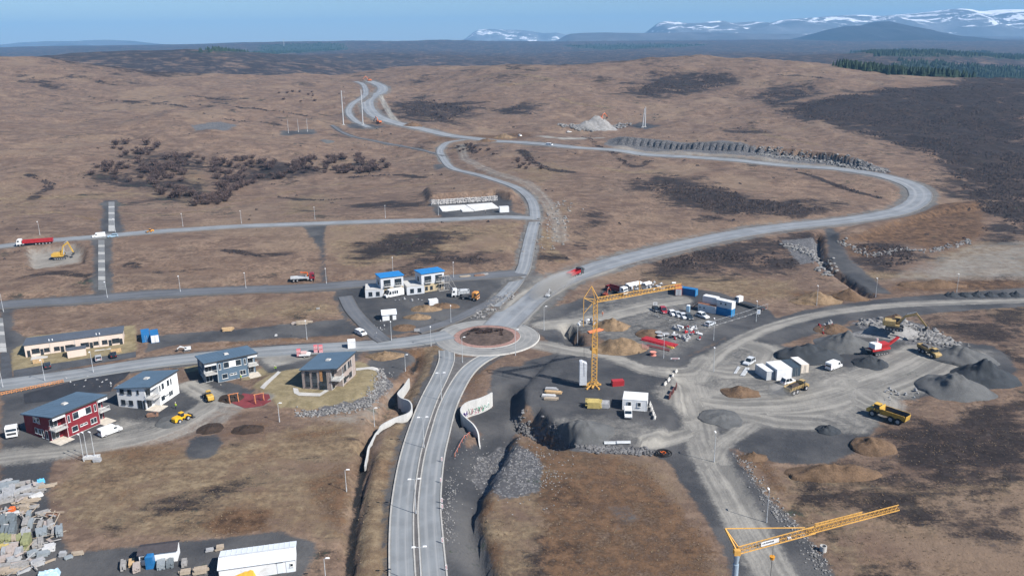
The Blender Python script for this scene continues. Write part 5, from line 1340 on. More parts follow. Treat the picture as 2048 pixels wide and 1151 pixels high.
d_ = MB().box(La * .8, -.03, .1, 1.1, .08, 2.1).build('door', pm, t); MB().bar((La * .8 - .7, -.1, 2.25), (La * .8 + .5, -.1, 2.25), .06).build('door_track', dark, d_); MB().box(La * .93, -.03, 0, 1.4, .07, 2.3).build('door', pm, t); window(t, 'y', La * .95, -.07, 1.2, .5, .6, framem)
# concrete slabs and the boulder wall of the cut-out plot
def slab(name, pts, label, mat, h=.45):
    z = PLOTZ + h; wp = [flat_pt(p[0], p[1], z) for p in pts]; n = len(wp)
    V = [(p.x, p.y, z) for p in wp] + [(p.x, p.y, z - h - 1.2) for p in wp]
    area = sum(wp[i].x * wp[(i + 1) % n].y - wp[(i + 1) % n].x * wp[i].y for i in range(n))
    top = tuple(range(n)) if area > 0 else tuple(range(n))[::-1]
    return tag(mesh_obj(name, V, [top] + [(i, n + i, n + (i + 1) % n, (i + 1) % n) for i in range(n)], mat), label, 'foundation')
pc = M('pale_concrete', (.58, .58, .57), .85, .1, .4)
slab('foundation_slab', [(877.5,412),(930,409),(942,417),(948,421),(925,422),(921,418),(884.5,422)], 'left of two pale concrete foundation slabs under the boulder wall', pc)
slab('foundation_slab', [(931.8,408.7),(984,405),(998,415),(982,416),(949,420.4),(942.6,416.5)], 'right of two pale concrete foundation slabs beside the white cabin', pc)
t = thing('boulder_wall', 'dry stacked pale boulder wall behind the foundation slabs', 'wall', flat_pt(930, 404, PLOTZ))
rs = M('pale_boulder', (.36, .35, .345), .9, .4, .8); rnd = random.Random(5)
BL = [MB().lump(0, 0, 0, .75, .6, .62, k).mesh('boulder', rs) for k in range(6)]
for row in range(3):
    for k in range(44):
        p = flat_pt(864 + k * 3.0, 409.5 - k * .19, PLOTZ); o = link('boulder', BL[rnd.randrange(6)], t)
        o.location = (p.x - t.location.x + rnd.uniform(-.2, .2), p.y - t.location.y + .25 * row + rnd.uniform(-.2, .2), p.z - t.location.z + .4 + row * .85); o.rotation_euler = (rnd.random(), rnd.random(), rnd.random() * 6); s_ = rnd.uniform(.8, 1.15); o.scale = (s_, s_, s_)

# ------------------------------------------------------------------ cabins and containers
def cont_end(px, away, label, m, L=6.06, W=2.44, H=2.6, near_door=None, **k):
    """px: middle of the near end's base; the length runs towards `away`"""
    p = at(*px); r = heading(px, away); ex = Vector((math.cos(r), math.sin(r), 0)); ey = Vector((-ex.y, ex.x, 0))
    t = container(px, away, label, m, L, W, H, rz=r, doors=near_door, side=-1, **k)
    t.location = p + ex * (L / 2) - ey * (W / 2)
    return t
dgrey = M('slate_container', (.045, .065, .085), .6, .12); ored = M('orange_red_container', (.42, .09, .05), .6, .15)
container((1009,424.5), (1018,424), 'white cabin at the right end of the foundation slabs', white, L=4.8, H=2.8, name='site_cabin', cat='cabin', flat=True)
cont_end((293,684), (291,672), 'blue container beside the terrace row, left of the white doored one', blue, L=6, near_door=blue)
cont_end((311,685), (309,673), 'blue container with white end doors beside the terrace row', blue, L=6, near_door=white)
cl_, cr_ = at(1394, 621.5), at(1431, 627.3)
L1 = (cr_ - cl_).length; tw = (1459, 633.7)
container((1413,624.6), tw, 'lower white office cabin beneath the brown walkway', white, L=L1, H=2.6, name='office_cabin', cat='cabin', win=((-L1 * .38, 1.2, .5, .6), (-L1 * .15, 1.2, .5, .6)))
container((1446,630.6), tw, 'bright blue container under the upper right office cabin', M('bright_blue_container', (.02, .19, .42), .5, .12), L=6.0, doors=M('bright_blue_container'))
u1 = container((1413,624.6), tw, 'upper left white office cabin on the walkway', white, L=5.2, H=2.5, name='office_cabin', cat='cabin')
u1.location.z += 2.75; ud = Vector((math.cos(u1.rotation_euler.z), math.sin(u1.rotation_euler.z), 0)); un = Vector((-ud.y, ud.x, 0)); u1.location += un * 1.8
u2 = container((1446,630.6), tw, 'upper right white office cabin on the bright blue container', white, L=5.9, H=2.5, name='office_cabin', cat='cabin', win=((-1.2, 1.1, .6, .7), (.6, 1.1, .6, .7)))
u2.location.z += 2.62; u2.location += un * .35
t = thing('walkway_stair', 'rusty brown timber walkway and stair serving the upper cabins', 'walkway', at(1413, 624.6), u1.rotation_euler.z)
brn = M('brown_timber', (.27, .12, .07), .8, .2, 1.2); MB().box(-.2, 1.2, 2.62, L1 + .5, 1.8, .1).build('deck', brn, t)
rail(t, [(-L1 / 2, .25, 2.7), (L1 / 2 + .3, .25, 2.7)], 1.0, brn, .5)
b = MB()
for k in range(10): b.box(-L1 / 2 - .35 - k * .27, .6, 2.45 - k * .26, .3, 1.0, .05)
b.build('tread', brn, t)
for y in (.1, 1.1): MB().bar((-L1 / 2 - .1, y, 2.6), (-L1 / 2 - 3.1, y, 0), .1, .25).bar((-L1 / 2 - .1, y, 3.6), (-L1 / 2 - 3.1, y, 1.0), .07).build('stringer', brn, t)
container((1375,590.5), (1386,592.7), 'dark blue container at the back of the site office yard', blue, L=6.0, doors=M('bright_blue_container'))
cont_end((1357,591), (1355,580), 'orange red container beside the dark blue container', ored, L=6, near_door=grey)
cont_end((1540,759.5), (1520,746), 'small white roofed container, leftmost of the four in the yard', grey, flat=True, L=6.0, W=2.3)
cont_end((1568,759), (1548,746), 'wide white double container with a small window in the yard', white, W=4.6, L=6.2, H=3.2, flat=True)
cont_end((1592,752), (1572,739), 'dark slate container, second from the right in the yard', dgrey, L=6.2, H=2.7, near_door=dgrey)
cont_end((1609,745.5), (1590,733), 'narrow white container with tan end, rightmost in the yard', M('tan_white_container', (.62, .55, .47), .6, .15), L=6.0, near_door=M('tan_white_container'), flat=True)
container((1269,820.5), (1290,822), 'white double site cabin with two windows beside the tower crane plot', white, L=6.1, W=5.0, H=2.9, name='site_cabin', cat='cabin', flat=True, win=((-1.3, 1.2, .8, 1.1), (1.1, 1.2, .8, 1.1)))
container((1237,772), (1248,771), 'small red steel box near the tower crane', M('red_steel_box', (.36, .03, .035), .5, .12), L=3.2, W=1.6, H=1.5, name='steel_box', cat='box')
container((868,610), (876,609), 'brown roofed white site wagon below the villas', white, L=3.2, W=2.2, H=1.9, name='site_wagon', cat='wagon')
cont_end((704,697.5), (703,690), 'tall white box standing behind the timber clad house', white, L=2.4, W=2.4, H=2.5, name='white_box', cat='box', flat=True)
def booth(px, toward, label, m, roofm_=None, W=1.2, H=2.3):
    t = thing('portable_toilet', label, 'portable toilet', at(*px), heading(px, toward))
    MB().box(0, 0, 0, W, W, H, tx=.97, ty=.97).build('cabin', m, t); MB().box(0, 0, H, W * .96, W * .96, .2, tx=.6, ty=.6).build('roof', roofm_ or white, t)
    d = MB().box(0, -W / 2 - .01, .12, W * .7, .05, H - .3).build('door', m, t); MB().cyl((W * .25, -W / 2, 1.0), (W * .25, -W / 2 - .1, 1.0), .03, n=6).build('handle', dark, d)
    return t
booth((302,1133), (312,1132), 'tall blue portable toilet in front of the white hut', blue, blue, 1.35, 2.4)
booth((1376,623), (1384,624), 'pale blue portable toilet next to the brown stair', M('pale_blue_plastic', (.30, .45, .58), .5, .1))

# ------------------------------------------------------------------ vehicles
lorry((71,489), (40,492), 'white tractor with long red tipping trailer on the upper street', L=14, bodym=red, axles=6, name='trailer_truck')
excavator((122,517), (150,515), 'yellow crawler excavator in the dug pit by the upper street', 1.15, reach=(3.4, 6.0, 4.6, 2.2))
van((198,474), (185,475.5), 'white van on the upper street at the stepped path', L=5.4); car((226,474), (213,475.5), (.30, .42, .52), 'silver blue car behind the white van on the upper street', L=4.4)
wheel_loader((300,465), (289,467), 'small orange loader on the upper street', .55, M('loader_orange', (.60, .26, .03), .5, .15))
lorry((606,561), (630,559.5), 'dark red cab truck with loading crane and grey flatbed on the middle street', L=9, cabm=M('dark_red_cab', (.20, .02, .03), .4, .1), bed='low', bodym=grey, crane=True, name='crane_truck')
van((788,592), (774,595), 'long white motorhome in front of the left blue roofed villa', L=7.2, W=2.3, H=2.75, windows=True, cat='motorhome', name='motorhome')
lorry((921,592), (910,592.5), 'white truck with grey covered bed at the edge of the villa yard', L=6.5, bodym=grey, axles=2, load=grey); lorry((940,598), (951,600.5), 'flatbed truck with orange cab at the edge of the villa yard', L=6.5, cabm=M('orange_cab', (.55, .24, .06), .5, .1), bed='flat', axles=2, name='flatbed_truck')
van((722,669), (730,673), 'white car parked alone on the gravel west of the roundabout', L=4.5, W=1.8, H=1.7, windows=True, cat='car', name='parked_car')
lorry((28,866), (25,876), 'white tractor unit parked beside the red house', L=6.2, bed='none', axles=2, name='tractor_unit')
van((221,866), (243,858), 'white van parked beside the red house', L=5.2)
wheel_loader((365,841), (384,833), 'bright yellow wheel loader on the gravel in front of the white house', .78, M('bright_yellow', (.68, .38, .02), .45, .12)); wheel_loader((418,798), (409,786), 'yellow loader with raised dark bucket beside the dark soil heap', .82)
car((95,733), (91,721), (.03, .035, .04), 'black car, leftmost of three in front of the terrace row'); car((197,718), (195,708), (.34, .35, .36), 'silver car in front of the terrace row'); car((227,712), (225,703), (.012, .013, .016), 'black car, rightmost of three in front of the terrace row')
excavator((374,701), (352,704), 'small white and red mini excavator on the road verge', .5, white, white, reach=(3.8, 3.2, 5.6, 1.9), name='mini_excavator')
lorry((1150,552), (1170,544), 'red tipper truck driving away along the dusty curved road', L=9.0, cabm=dark, axles=4); lorry((1233,585), (1248,590), 'white cab truck with dark red tipper body in the storage yard', L=9.0, bodym=M('dark_red_tipper', (.17, .025, .03), .5, .15), axles=4)
lorry((1500,614), (1476,607), 'white truck with empty flat trailer behind the office cabins', L=12, bed='flat', axles=4, name='flatbed_truck')
for q, tw_, c_, lb_, kw in [((1327,624), (1334,630), (.30, .02, .03), 'dark red off-roader with pale roof in the site car row', dict(L=4.7, H=1.85, W=1.9)), ((1312,621), (1319,627), (.015, .016, .02), 'black car left of the dark red off-roader', {}), ((1345,629), (1351,634), (.70, .71, .72), 'white car next to the dark red off-roader', {}), ((1356,632), (1362,637), (.40, .42, .44), 'silver car, fourth in the site car row', {}),
    ((1367,635), (1373,640), (.55, .57, .6), 'pale grey car, fifth in the site car row', {}), ((1378,637), (1384,642), (.03, .04, .05), 'dark car at the right end of the site car row', {}), ((1405,634), (1419,639), (.66, .68, .70), 'white and silver estate car in front of the office cabins', dict(L=4.9, H=1.7, W=1.9)), ((1420,650), (1430,646), (.50, .54, .58), 'silver car by the wire fence of the site yard', {}),
    ((1498,727), (1487,733), (.50, .53, .56), 'silver off-roader beside the steel beams', dict(L=4.6, H=1.8, W=1.85)), ((1577,766), (1590,763), (.70, .71, .72), 'white off-roader beside the white double container', dict(L=4.4, H=1.85, W=1.8))]:
    car(q, tw_, c_, lb_, **kw)
van((1667,736), (1682,730), 'white van alone in the gravel yard', L=5.4, W=2.0, H=2.3); van((1256,831), (1257,841), 'small white van parked in front of the double site cabin', L=4.3, W=1.8, H=1.8)
dumper((1775,838), (1740,827), 'empty yellow articulated dump truck at the yard edge'); dumper((1592,783), (1614,774), 'dusty yellow dump truck loaded with dark soil', .85, M('dark_load', (.05, .04, .035), .95, .3)); dumper((1857,709), (1872,716), 'yellow and black dump truck beside the excavator boom', .85, M('grey_load', (.12, .12, .125), .95, .3))
ex = excavator((1786,676), (1835,682), 'orange yellow excavator reaching down from the rock heap', 1.25, dusty, reach=(4.6, 4.6, 7.0, 1.8)); ex.location.z += 3.0
fx = excavator((1207,246), (1222,245), 'small orange excavator on top of the far rubble heap', 1.3, M('far_orange', (.50, .14, .05), .6, .1), reach=(3.0, 4.8, 5.0, 2.2)); fx.location = at(1190, 255) + Vector((5.5, 4.0, 6.0))
excavator((757,247), (748,246), 'orange excavator beside the far road bend', 1.1, MATS['far_orange']); excavator((738,163), (732,163), 'orange excavator at the far end of the new road', 1.2, MATS['far_orange'])
van((1099,291), (1110,292), 'white van on the far curving road', L=5.2); car((1138,265), (1146,264), (.7, .7, .7), 'white car beside the far rubble heap', L=4.6); car((1040,272), (1048,273), (.7, .7, .7), 'white car where the far tracks meet', L=4.6)
excavator((1212,592), (1220,588), 'dark mini excavator beside the storage yard', .55, M('dull_red_machine', (.22, .05, .03), .6, .2)); excavator((1096,594), (1100,590), 'small grey mini excavator on the road verge', .5, grey)
# crusher
t = thing('rock_crusher', 'red and white mobile rock crusher with conveyor in the quarry yard', 'crusher', at(1756, 706), heading((1756, 706), (1790, 700)))
tracks(t, 5.0, .6, 2.5); MB().box(.2, 0, 1.2, 6.5, 2.2, .7).build('chassis', M('crusher_red', (.40, .03, .03), .5, .15), t); MB().box(-1.4, 0, 1.9, 2.4, 2.5, 1.5).build('engine_house', white, t)
MB().box(1.5, 0, 1.9, 2.4, 2.0, 1.2, tx=1.35, ty=1.35).build('hopper', MATS['crusher_red'], t); MB().bar((2.4, 0, 1.6), (7.0, 0, 4.2), .9, .35).build('conveyor', MATS['crusher_red'], t); MB().bar((-2.8, 0, 1.4), (-5.4, 0, 2.2), 1.0, .3).build('side_conveyor', dark, t); MB().cyl((-.3, .6, 3.3), (-.3, .6, 4.5), .3, n=10).build('exhaust_drum', M('pale_pink_paint', (.6, .42, .4), .6, .1), t)

# ------------------------------------------------------------------ tower cranes
def self_erecting(px, tip, label, H, mastm, jibm, jib_at=None):
    base = at(*px); t = thing('tower_crane', label, 'tower crane', base, 0)
    top = Vector((base.x, base.y, base.z + H)); tp = flat_pt(tip[0], tip[1], base.z + H + .8); jd = (tp - top); jd.z = 0; Lj = jd.length; jd.normalize()
    return t, base, jd, Lj
t, base, jd, Lj = self_erecting((1188,773), (1363,572), 'yellow lattice tower crane with white counterweight on the gravel plot', 24.0, None, None)
H = 24.0; V3 = lambda d, z, s=0: (jd.x * d - jd.y * s, jd.y * d + jd.x * s, z)
lattice(MB(), (0, 0, 1.2), (0, 0, H * .62), 1.3, 1.3, 13, .11).build('mast', craney, t); lattice(MB(), (0, 0, H * .58), (0, 0, H), 1.0, 1.0, 10, .1).build('upper_mast', craney, t)
MB().box(0, 0, H * .4, 1.25, 1.25, 1.3).build('mast_collar', craney, t)
lattice(MB(), V3(.3, H + .3), V3(Lj * .52, H + .7), .9, 1.1, 14, .1, True).build('jib', craney, t); lattice(MB(), V3(Lj * .52, H + .7), V3(Lj, H + 1.1), .8, .95, 13, .1, True).build('outer_jib', craney, t)
MB().bar(V3(0, H), V3(-1.2, H + 4.2), .18).bar(V3(.8, H + .5), V3(-1.2, H + 4.2), .16).bar(V3(-1.2, H + 4.2), V3(-3.4, H + 1.2), .14).bar(V3(-3.4, H + 1.2), V3(0, H - .6), .14).bar(V3(-3.4, H + 1.2), V3(0, H + .4), .14).bar(V3(-3.4, H + 1.2), V3(-3.4, H - 6.5), .14).bar(V3(-3.4, H - 3.0), V3(-.4, H), .12).build('apex_frame', craney, t)
MB().bar(V3(Lj * .5, H + .8), V3(Lj * .49, H + 4.0), .16).bar(V3(Lj * .53, H + .8), V3(Lj * .49, H + 4.0), .12).bar(V3(Lj * .43, H + .8), V3(Lj * .43, H + 2.4), .1).build('jib_post', craney, t)
MB().bar(V3(-1.2, H + 4.2), V3(Lj * .49, H + 4.0), .05).bar(V3(Lj * .49, H + 4.0), V3(Lj * .85, H + 1.4), .05).bar(V3(-3.4, H + 1.2), V3(-3.0, 3.5), .06).build('tie_rope', dark, t)
MB().bar((-3.2, -.2, .5), (1.9, .2, .6), .5, .35).bar((-.6, -2.0, .5), (.4, 2.0, .5), .45, .3).bar((-2.2, -.6, .6), (0, 0, 2.6), .25).bar((1.6, 0, .6), (0, 0, 2.4), .25).bar((-2.8, 0, .8), (.5, 0, 1.6), .35, .3).build('base_frame', craney, t)
cwt = MB()
for k in range(7): cwt.box(-3.0, -.1, .95 + k * .82, 1.9, 2.0, .78)
cwt.prof([(-3.95, 6.7), (-2.05, 6.7), (-2.05, 7.0), (-3.4, 7.5), (-3.95, 7.4)], -1.1, .9); cwt.build('counterweight', M('pale_counterweight', (.50, .52, .55), .8, .1, .5), t)
for x, y in ((-3.4, -1.8), (-3.4, 1.8), (1.8, -1.8), (1.8, 1.8)): MB().bar((x * .3, y * .3, .5), (x * .6, y, .35), .25).cyl((x * .6, y, -.1), (x * .6, y, .35), .3, n=10).build('outrigger', craney, t)
# second crane: its jib reaches in from the lower right, the foot stands below the frame
top = CAM + ray(1474, 1100) * 118.0
gz2 = ground(top.x, top.y); H2 = top.z - gz2
t = thing('tower_crane', 'tower crane with grey mast and yellow jib cut by the bottom edge', 'tower crane', (top.x, top.y, gz2))
tp = flat_pt(1797, 1012, top.z + 1.0); jd = Vector((tp.x - top.x, tp.y - top.y, 0)); Lj = jd.length; jd.normalize()
MB().cyl((0, 0, 0), (0, 0, H2 - 2.2), .42, n=12).cyl((0, 0, H2 - 2.2), (0, 0, H2 - .6), .3, .5, n=12).build('mast', M('blue_grey_mast', (.28, .36, .44), .5, .08), t)
MB().box(0, 0, H2 - .6, .9, .9, .8).build('mast_head', craney, t)
lattice(MB(), V3(.2, H2 + .1), V3(Lj * .46, H2 + .5), .75, .95, 15, .075, True).build('jib', craney, t); lattice(MB(), V3(Lj * .42, H2 + .45), V3(Lj, H2 + .9), .55, .75, 20, .075, True).build('outer_jib', craney, t)
lattice(MB(), V3(Lj * .46, H2 + 1.25), V3(Lj * .76, H2 + 1.4), .35, .3, 10, .06, True).build('tie_bar', craney, t)
apx = CAM + ray(1450, 1056) * 118.6
ap = Vector((apx.x - top.x, apx.y - top.y, apx.z - gz2)); MB().bar((0, 0, H2 - .2), ap, .22).bar((jd.x * .5, jd.y * .5, H2), ap, .16).build('apex_strut', craney, t)
MB().bar(ap, V3(Lj * .40, H2 + 1.15), .12).build('tie_rope', craney, t)
MB().box(0, 0, H2 - .5, .5, .5, .6).build('slew_motor', dark, t)
bn = MB().quad(V3(Lj * .13, H2 + .02, -.42), V3(Lj * .235, H2 + .12, -.42), V3(Lj * .235, H2 + .82, -.42), V3(Lj * .13, H2 + .72, -.42))
n0 = bn.build('banner', white, t); lt = MB(); rnd = random.Random(4)
for k in range(11):
    f = .14 + .0062 * k
    lt.bar(V3(Lj * f, H2 + .28 + f * .5, -.45), V3(Lj * (f + rnd.uniform(-.001, .004)), H2 + .5 + f * .5 + rnd.uniform(-.08, .05), -.45), .08, .05)
lt.build('lettering', M('sign_blue_black', (.03, .06, .10), .6, .1), n0)
MB().box(*V3(Lj * .31, H2 - .15), .5, .5, .25).build('trolley', white, t)
MB().bar(V3(Lj * .215, H2 - .1), V3(Lj * .215, H2 - 2.4), .04).bar(V3(Lj * .215, H2 - 2.9), V3(Lj * .215, 1.0), .06).build('hoist_rope', dark, t); MB().cyl(V3(Lj * .215, H2 - 2.9), V3(Lj * .215, H2 - 2.4), .3, .4, 10).build('hook_block', M('hook_orange', (.62, .28, .03), .5, .1), t)

# ------------------------------------------------------------------ curved walls of the underpass, and the writing on one of them
wm = M('cast_concrete', (.46, .46, .45), .8, .08, .3, streak=.25)
ow, c, nr = ribbon_wall('curved_wall', 'curved pale concrete wing wall with graffiti right of the dual carriageway', [(984,784),(973,790),(955,797),(940,801),(930,806),(923,814),(922,822),(927,830),(937,839),(946,847),(953,857),(957,868),(958,880),(960,893)], .32, wm, [1.6, 1.7, 1.8, 1.8, 1.8, 1.8, 1.8, 1.7, 1.4, 1.0, .4, -.3, -1.1, -1.9])
gcol = [(.55, .08, .2), (.05, .35, .2), (.03, .05, .2), (.6, .2, .25), (.12, .05, .25), (.02, .02, .03), (.75, .75, .78), (.6, .35, .1)]
gm = [M('graffiti_%s' % 'pink green navy salmon violet black white amber'.split()[k], g_, .7, .1) for k, g_ in enumerate(gcol)]
rnd = random.Random(12); GB = [MB() for _ in gm]
n_ = int(len(c) * .52)
def onwall(i, z, off=.17):
    i = min(max(i, 0), len(c) - 1.001); k = int(i); f = i - k
    q = c[k] * (1 - f) + c[k + 1] * f; m_ = nr[k] * (1 - f) + nr[k + 1] * f
    return (q[0] + m_[0] * sgn * off, q[1] + m_[1] * sgn * off, z)
mid = c[n_ // 2]; sgn = 1 if (Vector((mid[0] + nr[n_ // 2][0], mid[1] + nr[n_ // 2][1])) - Vector((CAM.x + 30, CAM.y))).length < (Vector((mid[0] - nr[n_ // 2][0], mid[1] - nr[n_ // 2][1])) - Vector((CAM.x + 30, CAM.y))).length else -1
for letter in range(26):
    i0 = n_ * (.1 + .86 * letter / 26); zb = ground(*onwall(i0, 0, 1.2)[:2]) + .25
    ks = [6, 5, 2, 4] if letter > 14 else ([1, 0, 3, 1] if letter > 4 else [6, 1])
    for s_ in range(4):
        a_ = (i0 + rnd.uniform(-.3, 1.2), zb + rnd.uniform(.1, 2.1)); b_ = (i0 + rnd.uniform(-.3, 1.2), zb + rnd.uniform(.1, 2.1))
        k = rnd.choice(ks); GB[k].bar(onwall(a_[0], a_[1], .165 + .004 * k), onwall(b_[0], b_[1], .165 + .004 * k), .26, .03)
for k, g_ in enumerate(GB):
    if g_.v: g_.build('graffiti', gm[k], ow)
ribbon_wall('curved_wall', 'S-shaped pale concrete retaining wall left of the dual carriageway', [(818,756),(808,771),(798,782),(796,788),(803,795),(817,800),(823,808),(823,818),(818,824),(807,829),(792,834),(768,846),(755,858),(742,880),(733,905),(730,930)], .35, wm, [1.0, 1.1, 1.3, 1.4, 1.5, 1.5, 1.5, 1.5, 1.5, 1.4, 1.3, 1.2, 1.1, .9, .5, -.2], .66)

# ------------------------------------------------------------------ street lamps
def lamps(pts, what, h, rz, group, double=False, arm=.35):
    for k, q in enumerate(pts):
        lamp(q, what % ORD[k], h, rz, double, group, arm)
lamps([(80,470),(231,464),(366,453),(483,447),(630,439),(771,436),(877,431)], '%s street lamp from the left along the upper street', 6.2, -1.4, 'lamps along the upper street')
lamps([(7,623),(215,596),(361,584),(492,577),(653,568),(786,545),(907,555)], '%s street lamp from the left along the middle street', 6.2, -1.4, 'lamps along the middle street')
lamps([(6,775),(90,762),(187,745),(614,679),(783,681),(862,692),(902,647)], '%s street lamp from the left along the road west of the roundabout', 6.5, -1.4, 'lamps along the western road')
lamps([(883,801),(848,896),(832,1028),(842,1172)], '%s tall double armed lamp down the median from the roundabout', 7.8, 0.1, 'double lamps on the median', True, .7)
lamps([(925,726),(1031,710),(1088,660),(1155,691)], '%s tall lamp from the left around the roundabout', 8.0, 0.3, 'lamps around the roundabout', False, .5)
lamps([(559,843),(652,1166),(693,982),(749,853),(811,742)], '%s path lamp from the left on the rough field', 5.0, 0.0, 'path lamps on the field')
lamps([(168,922),(176,918),(190,917)], '%s of three lamps standing in the timber scrap by the red house', 6.5, 2.6, 'lamps by the red house')
lamps([(1327,716),(1427,680),(1427,743),(1428,923),(1512,643),(1533,1044),(1633,610),(1751,594),(1913,585)], '%s bare lamp post from the left on the eastern construction roads', 7.0, 1.6, 'lamp posts on the eastern roads', False, .2)

# ------------------------------------------------------------------ power line poles
def pylon(px, H, label, arms=True, lean=0.0, r=.55):
    t = thing('power_pole', label, 'pylon', at(*px)); MB().cyl((0, 0, 0), (lean, 0, H), r, r * .55, 10).build('pole', grey, t); MB().box(0, 0, 0, r * 4, r * 4, .6).build('footing', conc, t)
    if arms:
        for z in (.97, .8, .63): MB().bar((0, 0, H * z), (2.6, 0, H * z + .3), .16).cyl((2.6, 0, H * z - .9), (2.6, 0, H * z + .3), .12, n=6).build('arm', grey, t)
pylon((687,250), 30, 'tall steel power pole, left of the pair by the far bend'); pylon((726,250), 31, 'tall steel power pole, right of the pair by the far bend')
pylon((1285,255), 17, 'leaning steel power pole, left one of the far right pair', False, 1.4); pylon((1290,254), 18, 'upright steel power pole, right one of the far right pair', False)
for k, q in enumerate([(577,266), (597,264), (615,263)]): pylon(q, 11, '%s thin pole from the left on the small gravel pad' % ORD[k], False, 0, .16)
t = thing('lattice_mast', 'faint lattice power mast on the far skyline', 'pylon', at(568, 92)); lattice(MB(), (0, 0, 0), (0, 0, 38), 3.0, 3.0, 9, .3).bar((-7, 0, 30), (7, 0, 30), .5).build('mast', grey, t)

# ------------------------------------------------------------------ heaps
gp = M('dark_gravel', (.038, .043, .049), .95, .2, .35, bump=.1); gp2 = M('grey_gravel', (.095, .097, .098), .95, .18, .35, bump=.1); soil = M('brown_soil', (.115, .074, .046), .95, .35, .3, bump=.2); soild = M('dark_peat', (.04, .027, .02), .95, .35, .4, bump=.2); soilt = M('tan_soil', (.17, .118, .072), .95, .45, .3, bump=.2); rub = M('grey_rubble', (.22, .215, .21), .95, .3, .4, bump=.3)
E = dict(cat='earth mound', name='earth_mound')
for a_ in [((1618,712), 10, 5.5, gp, 'big dark gravel heap left of the rock crusher', dict(ry=8, seed=1)), ((1690,690), 9, 5.0, gp2, 'grey gravel heap behind the big dark one', dict(seed=2)), ((1738,726), 5, 2.8, gp, 'small dark gravel cone in front of the rock crusher', dict(seed=3)), ((1905,776), 9.5, 5.5, gp2, 'grey gravel cone nearest of the three right of the yard', dict(seed=4)), ((1968,752), 8.5, 5.5, gp, 'dark gravel cone at the right edge of the yard', dict(seed=5)),
    ((1925,716), 9, 4.5, gp2, 'grey gravel cone behind the other two right of the yard', dict(seed=6)), ((1655,860), 3.0, 1.8, gp, 'small dark gravel cone in the near yard', dict(seed=7)), ((1170,862), 8, 3.0, gp2, 'grey gravel bank spilling below the timber packs', dict(seed=8, ry=6)), ((1440,835), 6, 1.2, gp2, 'low flat gravel heap beside the junction of tracks', dict(seed=9)), ((345,842), 4.0, .9, gp2, 'small grey gravel heap beside the bright yellow loader', dict(seed=10)),
    ((1630,602), 9.5, 4.8, soilt, 'large tan earth mound left of the trench', dict(seed=11, ry=5, **E)), ((1695,596), 8, 3.6, soil, 'brown earth bank along the trench edge', dict(seed=12, ry=4, rz=-.3, **E)), ((1480,786), 5.2, 2.4, soil, 'brown earth mound in front of the containers', dict(seed=13, ry=3.6, **E)), ((1745,893), 5.5, 2.6, soil, 'ribbed brown earth mound below the empty dump truck', dict(seed=14, **E)), ((1665,948), 10.5, 3.2, soil, 'long dark brown earth bank below the near yard', dict(seed=15, ry=3.8, rough=.2, **E)),
    ((1240,697), 9.0, 4.2, soilt, 'ribbed tan earth mound behind the tower crane', dict(seed=16, ry=6, rough=.2, **E)), ((1222,652), 6.0, 2.8, soilt, 'tan earth mound behind the red formwork', dict(seed=17, **E)), ((1300,668), 5, 1.8, soil, 'low brown earth mound beside the cable drums', dict(seed=18, **E)), ((1665,660), 6, 2.0, soil, 'brown earth mound behind the gravel heaps', dict(seed=19, **E)), ((1790,638), 4, 1.8, soil, 'small brown earth mound beside the gravel road', dict(seed=20, **E)), ((1870,572), 14, 3.0, soil, 'long brown earth bank behind the row of gravel cones', dict(seed=21, ry=4, rough=.2, **E)),
    ((852,618), 5.5, 1.8, soilt, 'tan earth mound below the villa yard', dict(seed=22, ry=3, **E)), ((835,634), 5, 1.5, soilt, 'flat tan earth mound right of the small white shed', dict(seed=23, ry=3, **E)), ((808,655), 4, 1.0, soil, 'low earth mound near the roundabout entry', dict(seed=24, ry=3, **E)), ((890,612), 5, 1.3, soil, 'reddish earth mound behind the site wagon', dict(seed=42, ry=2.5, **E)), ((462,796), 3.6, 1.4, soild, 'dark soil heap in front of the yellow loader', dict(seed=25, ry=3, **E)), ((420,856), 3.4, .7, soild, 'flat dark soil patch heaped near the bright yellow loader', dict(seed=26, **E)),
    ((497,858), 4.2, 1.1, soild, 'dark brown soil heap below the playground', dict(seed=27, ry=2.6, **E)), ((770,712), 6.5, 1.6, soilt, 'rough tan earth mound behind the timber clad house', dict(seed=28, ry=4, rough=.3, **E)), ((1505,915), 3.5, 1.4, soil, 'small brown earth mound at the road fork', dict(seed=29, ry=2, **E)), ((1190,255), 21, 11, rub, 'large grey rubble heap on the far hillside', dict(seed=30, ry=13, cat='rubble heap', name='rubble_heap')), ((1780,668), 11, 4.0, rub, 'grey broken rock heap behind the crusher', dict(seed=31, ry=6, rough=.3, cat='rubble heap', name='rubble_heap')), ((655,282), 6, .6, gp2, 'thin grey stone spread on the hillside', dict(seed=32)) , ((975,283), 9, 3.0, soil, 'brown earth bank beside the far road', dict(seed=33, ry=4, **E)), ((825,252), 9, 4.0, soil, 'brown earth bank inside the far road bend', dict(seed=34, ry=5, **E)), ((1010,275), 10, 3.5, soilt, 'tan earth bank beside the far road junction', dict(seed=35, ry=4, **E))]:
    pile(a_[0], a_[1], a_[2] * (.82 if a_[3] in (gp, gp2) else .9), *a_[3:5], **a_[5])
for k, x in enumerate((1904, 1931, 1955, 1982, 2007, 2032)): pile((x, 591), 2.6, 1.7, gp, '%s small gravel cone from the left along the eastern road' % ORD[k], seed=50 + k, group='gravel cones along the eastern road')

